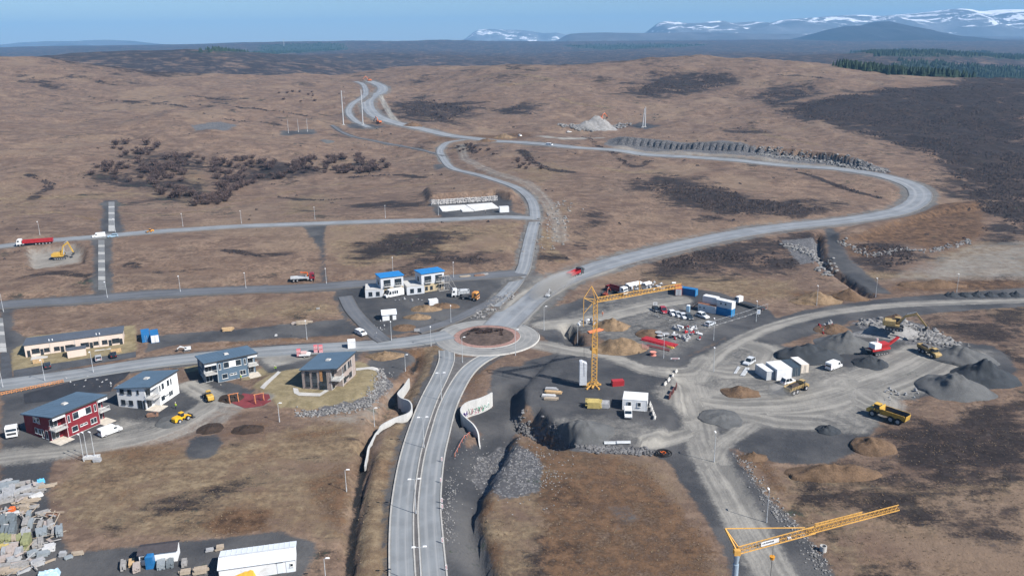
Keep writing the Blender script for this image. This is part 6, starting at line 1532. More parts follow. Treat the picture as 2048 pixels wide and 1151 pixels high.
# ------------------------------------------------------------------ loose rock
stone = M('grey_stone', (.19, .186, .182), .9, .5, .8); stoned = M('dark_stone', (.13, .128, .13), .9, .35, .5)
rocks('rock_rubble', [(1035,850),(1065,868),(1100,880),(1150,892),(1220,900),(1300,903)], .42, stoned, 'broken rock along the edge of the crane plot', spread=1.6, count=900, seed=2)
rocks('rock_rubble', [(600,828),(680,822),(730,808),(760,775),(765,745)], .32, stone, 'broken rock bank around the lawn', spread=2.2, count=520, seed=3)
rocks('rock_rubble', [(1125,250),(1160,258),(1200,258),(1245,250)], 1.1, stone, 'pale boulders at the foot of the far rubble heap', spread=7, count=260, seed=4, lift=.5)
rocks('rock_rubble', [(1740,650),(1790,650),(1850,668),(1900,690)], .8, stone, 'blocky rock spoil above the crusher', spread=5, count=420, seed=5)
rocks('rock_rubble', [(1575,490),(1620,505),(1640,530),(1660,550)], .8, stone, 'rock spoil beside the trench', spread=4, count=220, seed=6)
rocks('rock_rubble', [(1680,480),(1740,510),(1800,500),(1870,500),(1940,480)], .6, stone, 'stones at the foot of the road embankment', spread=3, count=260, seed=7)
rocks('rock_rubble', [(960,950),(1010,920),(1060,930),(1040,975)], .17, stone, 'grey stone rubble beside the lowered path', spread=9, count=800, seed=8, lift=.1)
rocks('rock_rubble', [(1480,910),(1510,960),(1560,1030),(1610,1080),(1650,1140)], 0.22, stone, 'stones along the gravel road shoulder', spread=2.0, count=420, seed=9)
rocks('rock_rubble', [(1520,309),(1620,320),(1700,333),(1770,343)], .9, stone, 'blasted rock along the road cutting', spread=4, count=420, seed=10, lift=.3)
rocks('rock_rubble', [(985,605),(1000,598),(1018,592),(950,632),(965,625),(985,618)], .5, stone, 'boulders on the verges north of the roundabout', spread=3, count=160, seed=11)
rocks('rock_rubble', [(905,960),(895,1010),(900,1080)], .16, stone, 'stony shoulder right of the carriageway', spread=1.5, count=200, seed=12)
rocks('rock_rubble', [(1080,500),(1110,450),(1120,400)], .6, stone, 'scattered stones beside the rough track', spread=8, count=120, seed=13)
# ------------------------------------------------------------------ stacks and stores
def stack(px, toward, L, W, H, m, label, name='timber_stack', cat='timber stack', group=None, n=None, seed=0, bear=True, dz=0.0):
    """boards laid in layers on bearers; x along the boards"""
    rnd = random.Random(seed + px[0] * 7 + px[1]); t = thing(name, label, cat, at(*px), heading(px, toward), group); t.location.z += dz
    b = MB(); nl = max(2, int(H / .22)); nw = n or max(2, int(W / .35)); z = .12
    for l in range(nl):
        for k in range(nw):
            y = -W / 2 + (k + .5) * W / nw; ex = rnd.uniform(-.12, .12) * min(L, 3)
            b.box(ex, y, z + l * H / nl, L * rnd.uniform(.9, 1.03), W / nw * 1.02, H / nl * 1.01, rz=rnd.uniform(-.02, .02))
    b.build('boards', m, t)
    if bear:
        for x in (-L * .35, L * .35): MB().box(x, 0, -.05, .12, W, .2).build('bearer', greywood, t)
    return t
tm = {'grey': greywood, 'palegrey': M('pale_grey_board', (.32, .325, .335), .85, .2, 1), 'blue': M('blue_grey_formwork', (.235, .265, .285), .7, .18, 1), 'teal': M('teal_formwork', (.15, .175, .19), .7, .2, 1), 'tan': M('tan_board', (.35, .29, .225), .85, .18, 1), 'pink': M('pinkish_board', (.36, .31, .285), .85, .15, 1), 'green': M('moss_green_formwork', (.24, .25, .13), .75, .2, 1), 'yellow': M('formwork_yellow', (.46, .36, .13), .7, .2, 1), 'white': M('dull_white_board', (.5, .5, .5), .8, .12), 'brown': M('rust_board', (.22, .13, .09), .85, .2, 1), 'wood': wood}
LBL = {'grey': 'weathered grey timber stack', 'palegrey': 'pale grey panel stack', 'blue': 'blue grey formwork stack', 'teal': 'dark teal formwork stack', 'tan': 'tan board stack', 'pink': 'pinkish board stack', 'green': 'moss green formwork stack', 'yellow': 'yellow formwork stack', 'white': 'white panel stack', 'brown': 'rusty brown board stack', 'wood': 'fresh timber stack'}
Z = lambda x, y: (x / 5.454, 940 + y / 5.454)
YARD = []
rnd = random.Random(3)
for y, x0, x1, cols, ori, sz in [(160, 10, 250, 'palegrey grey blue', 'h', (3.0, 1.2, .7)), (175, 280, 520, 'palegrey tan grey', 'h', (3.4, .8, .5)), (225, 20, 130, 'blue palegrey', 'v', (3.0, 2.2, .9)), (235, 190, 500, 'grey palegrey', 'h', (3.2, .9, .7)), (300, 20, 140, 'blue palegrey', 'v', (3.0, 2.2, .8)), (295, 180, 470, 'palegrey grey white', 'h', (2.6, 1.0, .9)), (355, 20, 120, 'grey', 'h', (2.8, 1.0, .6)), (350, 200, 420, 'grey palegrey tan', 'h', (3.2, .8, .5)),
    (410, 230, 380, 'grey tan', 'h', (2.8, .7, .5)), (450, 230, 350, 'pink tan', 'h', (1.5, 1.0, .9)), (500, 20, 220, 'yellow white tan', 'h', (2.0, 1.2, .5)), (500, 300, 360, 'blue', 'v', (2.6, 1.0, .7)), (490, 430, 600, 'brown grey palegrey', 'h', (2.2, .9, .6)), (570, 20, 200, 'teal', 'v', (3.4, .95, 1.1)), (680, 15, 200, 'teal', 'v', (3.6, .95, 1.2)), (610, 260, 360, 'grey blue', 'v', (3.0, 1.0, .9)), (600, 420, 600, 'grey pink', 'v', (2.6, .9, .6)),
    (710, 240, 330, 'palegrey', 'v', (2.6, 1.1, .9)), (700, 400, 520, 'blue pink', 'v', (3.0, 1.2, 1.0)), (690, 655, 655, 'blue', 'v', (3.0, 1.3, .9)), (690, 590, 590, 'grey', 'v', (3.2, .6, .7)), (770, 20, 250, 'green tan', 'v', (2.6, 1.1, 1.0)), (810, 300, 300, 'green', 'v', (3.4, 1.3, 1.3)), (810, 370, 500, 'palegrey pink grey', 'v', (2.6, 1.0, .9)), (860, 20, 240, 'pink tan yellow', 'h', (1.8, 1.2, .9)), (920, 30, 250, 'pink palegrey', 'v', (2.4, 1.1, .9)), (860, 540, 540, 'white', 'h', (1.8, 1.6, 1.2)),
    (930, 330, 540, 'palegrey blue', 'h', (2.0, 1.3, .9)), (990, 20, 240, 'tan pink palegrey', 'h', (2.2, 1.0, .7)), (1060, 10, 250, 'pink tan grey', 'h', (2.6, 1.2, .7)), (1030, 380, 480, 'palegrey', 'h', (2.2, 1.3, 1.0)), (1120, 20, 300, 'tan grey palegrey', 'h', (2.6, 1.2, .6)), (930, 690, 690, 'palegrey', 'h', (1.4, 1.0, .7)), (960, 760, 760, 'blue', 'h', (1.5, .8, .6)), (920, 850, 850, 'tan', 'h', (2.0, .8, .4)), (1000, 560, 560, 'tan', 'h', (2.4, .4, .3))]:
    step = 95 if ori == 'h' else 55
    xs = [x0] if x0 == x1 else list(np.arange(x0 + step * .4, x1 + 1, step))
    for x in xs:
        k = rnd.choice(cols.split()); p = Z(x + rnd.uniform(-9, 9), y + rnd.uniform(-12, 12))
        tw = (p[0] + 6, p[1] - rnd.uniform(.2, 2.6)) if ori == 'h' else (p[0] + rnd.uniform(-1.0, 2.2), p[1] - 6)
        s_ = rnd.uniform(.8, 1.1)
        stack(p, tw, sz[0] * s_, sz[1] * s_, sz[2] * rnd.uniform(.7, 1.25), tm[k], '%s in the %s %s of the crowded lower left storage yard' % (LBL[k], 'far' if y < 400 else 'middle' if y < 760 else 'near', 'left part' if x < 230 else 'right part'), group='%ss in the lower left yard' % LBL[k])
lb_ = [MB().box(0, 0, .02, L_, w_, .06).mesh('loose_board', tm[k]) for L_, w_, k in ((3.2, .22, 'grey'), (2.4, .3, 'palegrey'), (3.8, .18, 'tan'), (1.6, .5, 'pink'))]
for k in range(90):
    x = rnd.uniform(5, 620); p = at(*Z(x, rnd.uniform(140, 1150) if x < 450 else rnd.uniform(480, 820))); j = rnd.randrange(4); o = link('loose_board', lb_[j]); o.location = (p.x, p.y, p.z + rnd.uniform(.05, 1.0)); o.rotation_euler = (rnd.uniform(-.25, .25), rnd.uniform(-.25, .25), rnd.uniform(0, 6)); tag(o, ('grey', 'pale grey', 'tan', 'pinkish')[j] + ' loose board strewn over the lower left storage yard', 'board', 'loose boards in the lower left yard')
# single pieces among them
booth(Z(135, 455), Z(170, 452), 'bright orange box among the grey timber stacks', orange, orange, 1.1, 1.0)['category'] = 'box'
def tarp(px, toward, L, W, H, m, label):
    t = thing('covered_stack', label, 'covered stack', at(*px), heading(px, toward)); V, F = [], []; rnd = random.Random(px[0]); nx_, ny_ = 12, 8
    for j in range(ny_ + 1):
        for i in range(nx_ + 1):
            e = min(i, nx_ - i, j, ny_ - j); V.append(((i / nx_ - .5) * L, (j / ny_ - .5) * W, (0.05 if e == 0 else H + rnd.uniform(-.14, .14))))
    for j in range(ny_):
        for i in range(nx_): a = j * (nx_ + 1) + i; F.append((a, a + 1, a + nx_ + 2, a + nx_ + 1))
    mesh_obj('tarpaulin', V, F, m, t)
    return t
tarp((482,1150), (515,1147), 5.6, 2.6, 1.5, M('yellow_tarp', (.60, .36, .05), .6, .15, .8), 'pile under a bright yellow tarpaulin in front of the storage hall')
tarp((98,1152), (115,1149), 3.6, 1.6, 1.0, M('pale_blue_tarp', (.36, .50, .60), .5, .15, .8), 'long pale blue covered pile at the bottom of the storage yard'); tarp((82,964), (90,962), 1.6, 1.1, .7, M('sky_blue_tarp', (.10, .38, .62), .5, .12), 'small sky blue covered pile at the top of the storage yard')
K = lambda x, y: (230 + x / 4.876, 1050 + y / 4.876)
for x, y, ori, sz, k, lb in [(85, 410, 'v', (2.4, .9, .8), 'grey', 'grey board bundle left of the white hut'), (165, 380, 'v', (2.2, .9, .7), 'wood', 'splintered fresh timber pile left of the white hut'), (215, 430, 'v', (2.2, 1.2, .9), 'pink', 'pinkish board stack in front of the white hut corner'), (455, 400, 'v', (2.2, 1.4, .9), 'blue', 'blue grey panel stack in front of the white hut'), (540, 390, 'v', (2.0, 1.2, .9), 'teal', 'dark steel form stack in front of the white hut'), (680, 380, 'v', (1.9, .9, .8), 'grey', 'narrow grey crate stack between hut and hall'),
    (680, 470, 'h', (1.8, 1.0, .6), 'tan', 'tan pallet stack at the bottom edge between hut and hall'), (840, 460, 'h', (2.4, 1.2, .9), 'tan', 'jumbled pale timber pile left of the storage hall'), (920, 250, 'h', (1.4, .8, .4), 'palegrey', 'pale slab pile behind the storage hall corner'), (1020, 235, 'h', (1.4, 1.0, .7), 'tan', 'pale crate at the back corner of the storage hall')]:
    p = K(x, y); stack(p, (p[0] + 6, p[1] - 1) if ori == 'h' else (p[0] + .5, p[1] - 6), sz[0], sz[1], sz[2], tm[k], lb)
# by the tower crane
for q, k, sz, lb in [((1104,780), 'palegrey', (3.0, 1.2, .6), 'pale panel stack, farthest of the packs left of the tower crane'), ((1108,786), 'wood', (4.4, 1.2, .5), 'fresh timber pack below the pale panels'), ((1098,793), 'white', (3.4, 1.0, .5), 'white board pack left of the tower crane'), ((1102,799), 'tan', (3.4, 1.0, .5), 'tan timber pack, nearest of the packs left of the tower crane'), ((1187,813), 'yellow', (3.6, 2.6, 1.6), 'large yellow formwork stack in front of the tower crane'), ((1209,813), 'palegrey', (2.2, 2.4, 1.2), 'pale grey formwork stack beside the yellow one')]:
    stack(q, (q[0] + 8, q[1] + .4), *sz, tm[k], lb)
for q, k, sz, lb in [((456,661), 'wood', (3.2, 1.6, .9), 'fresh timber pack on the dark gravel strip, left one'), ((604,648), 'tan', (3.6, 1.6, 1.0), 'tan timber pack on the dark gravel strip, right one'), ((590,648), 'pink', (2.0, 1.2, .6), 'small pinkish pack left of the tan timber pack'), ((618,645), 'tan', (2.2, 1.0, .5), 'flat board pack right of the tan timber pack'), ((958,552), 'brown', (4, 1.5, .5), 'rusty steel pack, left one beside the middle street'), ((930,554), 'tan', (4, 1.2, .5), 'tan board pack beside the middle street'), ((968,550), 'grey', (3, 1.4, .5), 'grey board pack, right one beside the middle street'),
    ((183,917), 'white', (3.2, 1.0, .7), 'pale broken boards under the three lamps'), ((195,922), 'palegrey', (1.6, 1.2, .6), 'small grey crate under the three lamps'), ((765,592), 'tan', (3.0, .8, .3), 'loose boards at the left villa front'), ((868,580), 'tan', (6.0, 1.0, .5), 'tan board pile at the foot of the right villa'), ((636,618), 'grey', (1.2, .8, .4), 'small dark pallet on the gravel path'), ((552,672), 'white', (.8, .5, .5), 'small white block on the verge'), ((305,832), 'brown', (2.6, 1.2, .7), 'rusty timber trestle at the white house corner')]:
    stack(q, (q[0] + 8, q[1] - .6), *sz, tm[k], lb)
# red crate towers, trailer
for q, lb in (((598,713), 'left of three red crate towers behind the timber clad house'), ((632,705), 'middle of three red crate towers behind the timber clad house'), ((642,705), 'right of three red crate towers behind the timber clad house')):
    t = thing('crate_tower', lb, 'crates', at(*q), .2)
    for k in range(2):
        c_ = MB().box(0, 0, k * 1.25 + .1, 1.15, 1.0, 1.1).build('crate', M('pink_red_plastic', (.58, .12, .14), .6, .12), t)
        for j in range(3): MB().box(0, -.52, k * 1.25 + .25 + j * .33, 1.1, .04, .1).build('slat', white, c_)
t = thing('trailer', 'white two wheel trailer with boxes behind the timber clad house', 'trailer', at(610, 713), .1); MB().box(0, 0, .6, 3.2, 1.8, .15).box(0, -.88, .7, 3.2, .06, .5).box(0, .88, .7, 3.2, .06, .5).build('bed', white, t); MB().box(-.3, 0, .74, 1.6, 1.2, .9).build('load', MATS['pale_pink_paint'], t); MB().bar((1.6, 0, .6), (2.9, 0, .55), .1).build('drawbar', dark, t); wheels(t, [(0, .95), (0, -.95)], .34, .22)
# timber bin screens, guard rail
for q, tw, lb in (((66,727), (88,724), 'left timber bin screen on the terrace row lawn'), ((222,706), (243,703), 'right timber bin screen on the terrace row lawn')):
    t = thing('timber_screen', lb, 'fence', at(*q), heading(q, tw)); L_ = (at(*tw) - at(*q)).length
    for k in range(14): MB().box((k + .5) * L_ / 14, 0, 0, L_ / 14 * .86, .06, 1.3).build('plank', wood, t)
    for z in (.3, 1.0): MB().box(L_ / 2, .06, z, L_, .06, .1).build('crossbar', wood, t)
q, tw = (-6, 792), (127, 764); t = thing('guard_rail', 'long orange tinted timber guard rail beside the western road', 'guard rail', at(*q), heading(q, tw)); L_ = (at(*tw) - at(*q)).length
om = M('orange_timber', (.52, .24, .10), .8, .2, 1); nk = int(L_ / 1.1)
for k in range(nk + 1): MB().box(k * L_ / nk, 0, -.2, .12, .12, 1.2).build('post', om, t)
for z in (.35, .85): MB().bar((0, -.08, z), (L_, -.08, z), .06, .16).build('rail', om, t)
for k in range(nk): MB().bar((k * L_ / nk, .08, .05), ((k + 1) * L_ / nk, .08, .9), .05, .12).build('brace', om, t)
# concrete barriers and trench boxes
for k, q in enumerate([(1330,769), (1337,761), (1345,752), (1352,744)]):
    t = thing('concrete_barrier', '%s concrete barrier of the row along the curving dirt road, from the near end' % ORD[k], 'barrier', at(*q), heading(q, (q[0] + 6, q[1] - 7)), 'barriers along the dirt road'); MB().profx([(-.3, 0), (.3, 0), (.3, .15), (.1, .4), (.08, .85), (-.08, .85), (-.1, .4), (-.3, .15)], -1.0, 1.0).build('body', conc, t); MB().box(-.8, 0, .86, .2, .12, .15).box(.8, 0, .86, .2, .12, .15).build('lifting_lug', dark, t)
for k, q in enumerate([(1300,811), (1303,819), (1306,828), (1309,836)]):
    t = thing('concrete_barrier', '%s concrete barrier of the row beside the double site cabin, from the far end' % ORD[k], 'barrier', at(*q), heading(q, (q[0] - 2, q[1] + 7)), 'barriers beside the site cabin'); MB().profx([(-.3, 0), (.3, 0), (.3, .15), (.1, .4), (.08, .85), (-.08, .85), (-.1, .4), (-.3, .15)], -1.0, 1.0).build('body', conc, t)
for k, q in enumerate([(1340,795), (1346,786), (1352,777)]):
    t = thing('trench_box', '%s rusty steel trench sheet from the near end beside the dirt road' % ORD[k], 'trench box', at(*q), heading(q, (q[0] + 5, q[1] - 8)), 'trench sheets beside the dirt road'); MB().box(0, 0, 0, 2.4, .12, 1.4).build('sheet', M('rusty_steel', (.13, .05, .045), .8, .25, 1), t)
    for x in (-.9, 0, .9): MB().box(x, -.09, 0, .12, .06, 1.4).build('rib', MATS['rusty_steel'], t)
for q, lb in (((1222,886), 'left concrete beam lying above the rock edge'), ((1247,885), 'right concrete beam lying above the rock edge')):
    t = thing('concrete_beam', lb, 'beam', at(*q), 0); MB().profx([(-.4, 0), (.4, 0), (.4, .2), (.15, .3), (.15, .5), (-.15, .5), (-.15, .3), (-.4, .2)], -1.6, 1.6).build('beam', M('beam_concrete', (.5, .52, .54), .8, .1), t)
t = thing('manhole_ring', 'grey concrete manhole ring beside the lower gravel road', 'concrete ring', at(1646, 1101)); V, F = [], []
for z, r in ((0, .6), (1.1, .6), (1.1, .47), (.1, .47)):
    for i in range(20): V.append((r * math.cos(i * math.pi / 10), r * math.sin(i * math.pi / 10), z))
for j in range(3):
    for i in range(20): F.append((j * 20 + i, j * 20 + (i + 1) % 20, (j + 1) * 20 + (i + 1) % 20, (j + 1) * 20 + i))
mesh_obj('ring', V, F, conc, t)
# cable drums, pipes
def drum(px, label, m, r=1.0, h=1.0, core=None):
    t = thing('cable_drum', label, 'cable drum', at(*px)); MB().cyl((0, 0, h), (0, 0, h + .1), r, n=18).build('top_flange', m, t); MB().cyl((0, 0, 0), (0, 0, .1), r, n=18).build('bottom_flange', m, t); MB().cyl((0, 0, .1), (0, 0, h), r * .65, n=14).build('core', core or dark, t)
drum((1317,670), 'farthest grey cable drum beside the red pipes', tm['palegrey'], 1.15); drum((1331,673), 'largest pale cable drum beside the red pipes', tm['palegrey'], 1.2); drum((1320,676), 'cable drum just behind the red pipe bundle', tm['palegrey'], 1.0, .9); drum((1348,675), 'pale cable drum next to the white pipe heap', tm['palegrey'], .95); drum((1306,710), 'salmon pink cable drum by the track', M('salmon_drum', (.62, .26, .20), .7, .12), 1.0, 1.0, M('salmon_core', (.58, .2, .16), .7, .12))
def pipes(a, b, label, m, n, r=.16, lay=2, name='pipe_bundle'):
    A, B = at(*a), at(*b); t = thing(name, label, 'pipes', A.lerp(B, .5), math.atan2(B.y - A.y, B.x - A.x)); L_ = (B - A).length; rnd = random.Random(a[0])
    for l in range(lay):
        for k in range(n - l): MB().cyl((-L_ / 2 + rnd.uniform(0, .6), (k - (n - l) / 2) * r * 2.1, r + l * r * 1.75), (L_ / 2 - rnd.uniform(0, .9), (k - (n - l) / 2) * r * 2.1 + rnd.uniform(-.1, .1), r + l * r * 1.75), r, n=7).build('pipe', m, t)
    return t
pipes((1287,677), (1352,694), 'long red pipe bundle in the pipe store', M('pipe_red', (.45, .04, .05), .5, .12), 8, .2); pipes((1308,682), (1348,697), 'yellow pipe bundle along the red one', M('pipe_yellow', (.62, .42, .12), .5, .1), 4, .14); pipes((1293,690), (1341,701), 'dull dark red pipe bundle in front of the red one', M('pipe_maroon', (.16, .06, .06), .6, .15), 5, .16, 1)
pipes((1176,666), (1215,655), 'orange red formwork beams behind the tower crane mast', M('orange_beam', (.60, .17, .07), .6, .12), 5, .2, 1); pipes((1483,752), (1495,735), 'bundle of steel beams left of the silver off-roader', grey, 4, .15, 1); pipes((1468,748), (1478,732), 'loose steel beams at the yard entry', grey, 3, .12, 1)
def coil(px, r, label, m, turns=4, name='hose_coil', tall=False):
    t = thing(name, label, 'hose', at(*px)); b = MB(); n = 22; rnd = random.Random(px[0])
    for k in range(turns):
        rr = r * (1 - .1 * k); ox, oy = rnd.uniform(-.3, .3), rnd.uniform(-.3, .3)
        for i in range(n):
            a0, a1 = 2 * math.pi * i / n, 2 * math.pi * (i + 1) / n
            if tall: b.bar((ox + k * .45, rr * math.cos(a0), rr + rr * math.sin(a0)), (ox + k * .45, rr * math.cos(a1), rr + rr * math.sin(a1)), .08)
            else: b.bar((ox + rr * math.cos(a0), oy + rr * math.sin(a0), .1 + k * .1), (ox + rr * math.cos(a1), oy + rr * math.sin(a1), .1 + k * .1), .12)
    b.build('loops', m, t)
coil((1325,907), 1.9, 'coiled black hose beside the gravel road', black, 6); coil((1326,906), .6, 'orange red hose inside the black coil', orange, 3); coil((1285,699), 1.0, 'pink hose coils standing upright by the pipe store', M('pink_hose', (.55, .25, .26), .6, .1), 5, tall=True)
# white pipe fittings and scrap
rnd = random.Random(9)
fit = [MB().cyl((-.9, 0, .35), (.9, 0, .35), .34, n=10).mesh('pipe_fitting', white), MB().cyl((-.7, 0, .3), (.2, 0, .3), .28, n=9).cyl((.1, 0, .3), (.4, .5, .5), .28, n=9).mesh('pipe_fitting', tm['palegrey']), MB().box(0, 0, 0, 1.2, .9, .8).cyl((0, 0, .7), (0, 0, 1.3), .3, n=9).mesh('pipe_fitting', tm['palegrey']), MB().box(0, 0, 0, 1.6, .3, .5).box(.4, 0, .4, .5, .3, .5).mesh('pipe_fitting', MATS['truck_red'])]
def scrap(n, x0, x1, y0, y1, label, group, seed, name='pipe_fitting', cat='pipe', sc=1.0, mix=(0, 0, 1, 1, 2, 3)):
    rnd = random.Random(seed)
    for k in range(n):
        o = link(name, fit[rnd.choice(mix)]); p = at(rnd.uniform(x0, x1), rnd.uniform(y0, y1)); o.location = p; o.rotation_euler = (rnd.uniform(-.1, .1), rnd.uniform(-.2, .2), rnd.uniform(0, 6)); s_ = rnd.uniform(.7, 1.3) * sc; o.scale = (s_, s_, s_)
        tag(o, label, cat, group)
scrap(34, 1346, 1400, 652, 682, 'white and grey pipe fitting in the heap below the parked cars', 'pipe fittings below the parked cars', 1); scrap(26, 1262, 1352, 566, 580, 'grey and white drainage part in the store behind the crane jib', 'drainage parts behind the crane jib', 2); scrap(9, 1150, 1200, 640, 650, 'white fitting beside the pit near the crane mast', 'fittings beside the pit', 3, mix=(0, 1, 2)); scrap(14, 1640, 1665, 646, 668, 'red scrap piece beside the big dark gravel heap', 'red scrap by the gravel heap', 4, cat='scrap', name='scrap_piece', mix=(3, 3, 2), sc=.8)
scrap(16, 1765, 1850, 775, 800, 'scrap piece on the dark ground above the empty dump truck', 'scrap above the dump truck', 5, cat='scrap', name='scrap_piece', sc=.5, mix=(1, 2)); scrap(8, 780, 870, 598, 602, 'pale loose board on the villa yard gravel', 'loose boards in the villa yard', 6, cat='board', name='loose_board', sc=.5, mix=(1, 2)); scrap(12, 740, 770, 640, 668, 'small white debris along the side road', 'debris along the side road', 7, cat='debris', name='debris', sc=.35, mix=(1, 2)); scrap(14, 120, 260, 752, 775, 'small pale debris beside the western road', 'debris beside the western road', 8, cat='debris', name='debris', sc=.4, mix=(1, 2))
pipes((1252,572), (1282,566), 'white drain pipes left in the store behind the crane jib', white, 5, .25); pipes((1286,570), (1300,566), 'white drain pipes right in the store behind the crane jib', white, 4, .25)
# ------------------------------------------------------------------ fences and signs
def wire_fence(pts, label, h=1.9):
    wp = [at(*p) for p in pts]; t = thing('wire_fence', label, 'fence', wp[0])
    for a, b in zip(wp[:-1], wp[1:]):
        n = max(1, int((b - a).length / 3.4))
        for k in range(n):
            p, q = a.lerp(b, k / n) - wp[0], a.lerp(b, (k + 1) / n) - wp[0]
            f = MB(); f.bar(p + Vector((0, 0, .1)), p + Vector((0, 0, h)), .05); f.bar(q + Vector((0, 0, .1)), q + Vector((0, 0, h)), .05); f.bar(p + Vector((0, 0, h)), q + Vector((0, 0, h)), .05); f.bar(p + Vector((0, 0, .15)), q + Vector((0, 0, .15)), .05)
            for j in range(1, 5): f.bar(p.lerp(q, j / 5) + Vector((0, 0, .1)), p.lerp(q, j / 5) + Vector((0, 0, h)), .02)
            o = f.build('panel', grey, t); MB().box(p.x, p.y, p.z, .7, .25, .15).build('foot', conc, o)
wire_fence([(1298,627), (1340,640), (1380,652), (1410,660)], 'wire fence below the parked cars'); wire_fence([(1418,655), (1450,645), (1490,633), (1535,617)], 'wire fence right of the office cabins')
def sign(px, label, w, h, z, m, stripe=None, rz=0.0, name='road_sign', group=None):
    t = thing(name, label, 'sign', at(*px), rz, group); MB().cyl((0, .03, 0), (0, .03, z + h), .04, n=6).build('post', grey, t); b = MB().box(0, 0, z, w, .05, h).build('board', m, t)
    if stripe:
        for k in range(3): MB().bar((-w * .35, -.03, z + h * (.15 + .28 * k)), (w * .35, -.03, z + h * (.3 + .28 * k)), .04, h * .1).build('stripe', stripe, b)
for k, q in enumerate([(884,925), (882,967), (884,1008), (885,1020), (885,1088), (893,1143)]): sign(q, '%s red and white striped marker board down the right kerb' % ORD[k], .35, 1.0, .5, white, red, .1, 'marker_board', 'marker boards along the kerb')
sign((1310,618), 'small white notice board above the parked cars', 1.4, 1.1, 1.5, white, dark); sign((1517,632), 'blue and white notice board at the yard gate', 1.1, 1.6, .8, white, blue); sign((1350,722), 'red and white barrier board beside the dusty track', 2.6, .4, .7, white, red); sign((834,665), 'pale roadside board at the roundabout entry', 1.8, 1.1, .4, tm['palegrey'])
t = thing('marker_tape', 'red and white tape on low posts beside the graffiti wall', 'tape', at(947, 863)); a_, b_ = at(947, 863), at(910, 913); pm_ = M('tape_red_white', (.62, .28, .25), .7, .3, 6)
for k in range(9):
    p = a_.lerp(b_, k / 8) - a_; z = ground(a_.x + p.x, a_.y + p.y) - a_.z; MB().box(p.x, p.y, z, .09, .09, .9).build('post', orange, t)
    if k < 8:
        q = a_.lerp(b_, (k + 1) / 8) - a_; z2 = ground(a_.x + q.x, a_.y + q.y) - a_.z; MB().bar((p.x, p.y, z + .8), (q.x, q.y, z2 + .8), .04, .1).build('tape', pm_, t)
# playground frames
for q, lb in (((468,803), 'left orange timber play frame on the red playground'), ((519,803), 'right timber play frame on the red playground')):
    t = thing('play_frame', lb, 'play equipment', at(*q), .5)
    for x in (-1.1, 1.1): MB().bar((x, -.8, 0), (x, 0, 2.3), .14).bar((x, .8, 0), (x, 0, 2.3), .14).build('leg', M('orange_log', (.45, .18, .08), .8, .15), t)
    MB().bar((-1.4, 0, 2.3), (1.4, 0, 2.3), .16).build('beam', MATS['orange_log'], t)
    for x in (-.5, .5): MB().bar((x, -.15, 2.2), (x, -.15, .5), .03).bar((x, .15, 2.2), (x, .15, .5), .03).box(x, 0, .45, .2, .5, .05).build('swing', dark, t)
# ------------------------------------------------------------------ people
def person(px, toward, label, top, legs, bend=0.0, hat=True):
    t = thing('person', label, 'person', at(*px), heading(px, toward))
    n = NT('work_clothes_' + label[:6] + str(int(px[0]))); sp = n.t.nodes.new('ShaderNodeSeparateXYZ'); n.t.links.new(n.tc.outputs['Object'], sp.inputs[0]); z = sp.outputs[2]
    col = n.mix(n.rng(z, .86, .9), legs, top); col = n.mix(n.rng(z, 1.44, 1.47), col, (.45, .28, .2)); col = n.mix(n.rng(z, .06, .1), (.02, .02, .02), col)
    m = n.done(col, .8)
    J = [(0, 0, .95), (.02 + bend * .3, 0, 1.2), (.02 + bend, 0, 1.42), (.04 + bend * 1.2, 0, 1.52), (.06 + bend * 1.4, 0, 1.66), (.07 + bend * 1.4, 0, 1.76), (0, .1, .9), (.08, .12, .5), (.02, .12, .08), (.14, .13, .04), (0, -.1, .9), (-.06, -.12, .5), (-.14, -.12, .08), (-.02, -.13, .04), (bend, .2, 1.4), (.04 + bend, .27, 1.14), (.2 + bend, .25, .95), (.27 + bend, .24, .9), (bend, -.2, 1.4), (-.02 + bend, -.27, 1.14), (.12 + bend, -.26, .92), (.18 + bend, -.25, .87)]
    Ed = [(0, 1), (1, 2), (2, 3), (3, 4), (4, 5), (0, 6), (6, 7), (7, 8), (8, 9), (0, 10), (10, 11), (11, 12), (12, 13), (2, 14), (14, 15), (15, 16), (16, 17), (2, 18), (18, 19), (19, 20), (20, 21)]
    rad = [.15, .15, .17, .06, .1, .08, .1, .07, .05, .04, .1, .07, .05, .04, .08, .055, .04, .035, .08, .055, .04, .035]
    me_ = bpy.data.meshes.new('body'); me_.from_pydata(J, Ed, []); me_.materials.append(m); o = link('body', me_, t)
    o.modifiers.new('skin', 'SKIN')
    for v, r in zip(me_.skin_vertices[0].data, rad): v.radius = (r, r)
    me_.skin_vertices[0].data[0].use_root = True
    sd_ = o.modifiers.new('smooth', 'SUBSURF'); sd_.levels = sd_.render_levels = 1
    if hat: MB().lump(.07 + bend * 1.4, 0, 1.78, .15, .13, .1, 3).build('helmet', M('hard_hat', (.7, .68, .6), .5, .05), t)
hv, dk = (.45, .62, .05), (.03, .035, .05)
person((352,817), (360,812), 'person in bright yellow vest walking beside the white house', hv, dk); person((552,741), (548,744), 'person in green vest bending over by the paved path', (.35, .65, .05), dk, .3); person((482,760), (488,757), 'person in yellow vest standing before the blue grey house', hv, dk); person((312,833), (306,832), 'person in dark clothes at the white house terrace', (.05, .05, .06), dk)
person((728,671), (732,668), 'person in dark clothes next to the lone white car', (.03, .03, .035), dk, 0, False); person((971,427), (976,427), 'person in dark clothes in front of the foundation slabs', (.12, .12, .13), dk); person((1205,632), (1207,628), 'person in orange clothes behind the tower crane', (.6, .2, .1), (.35, .12, .08))
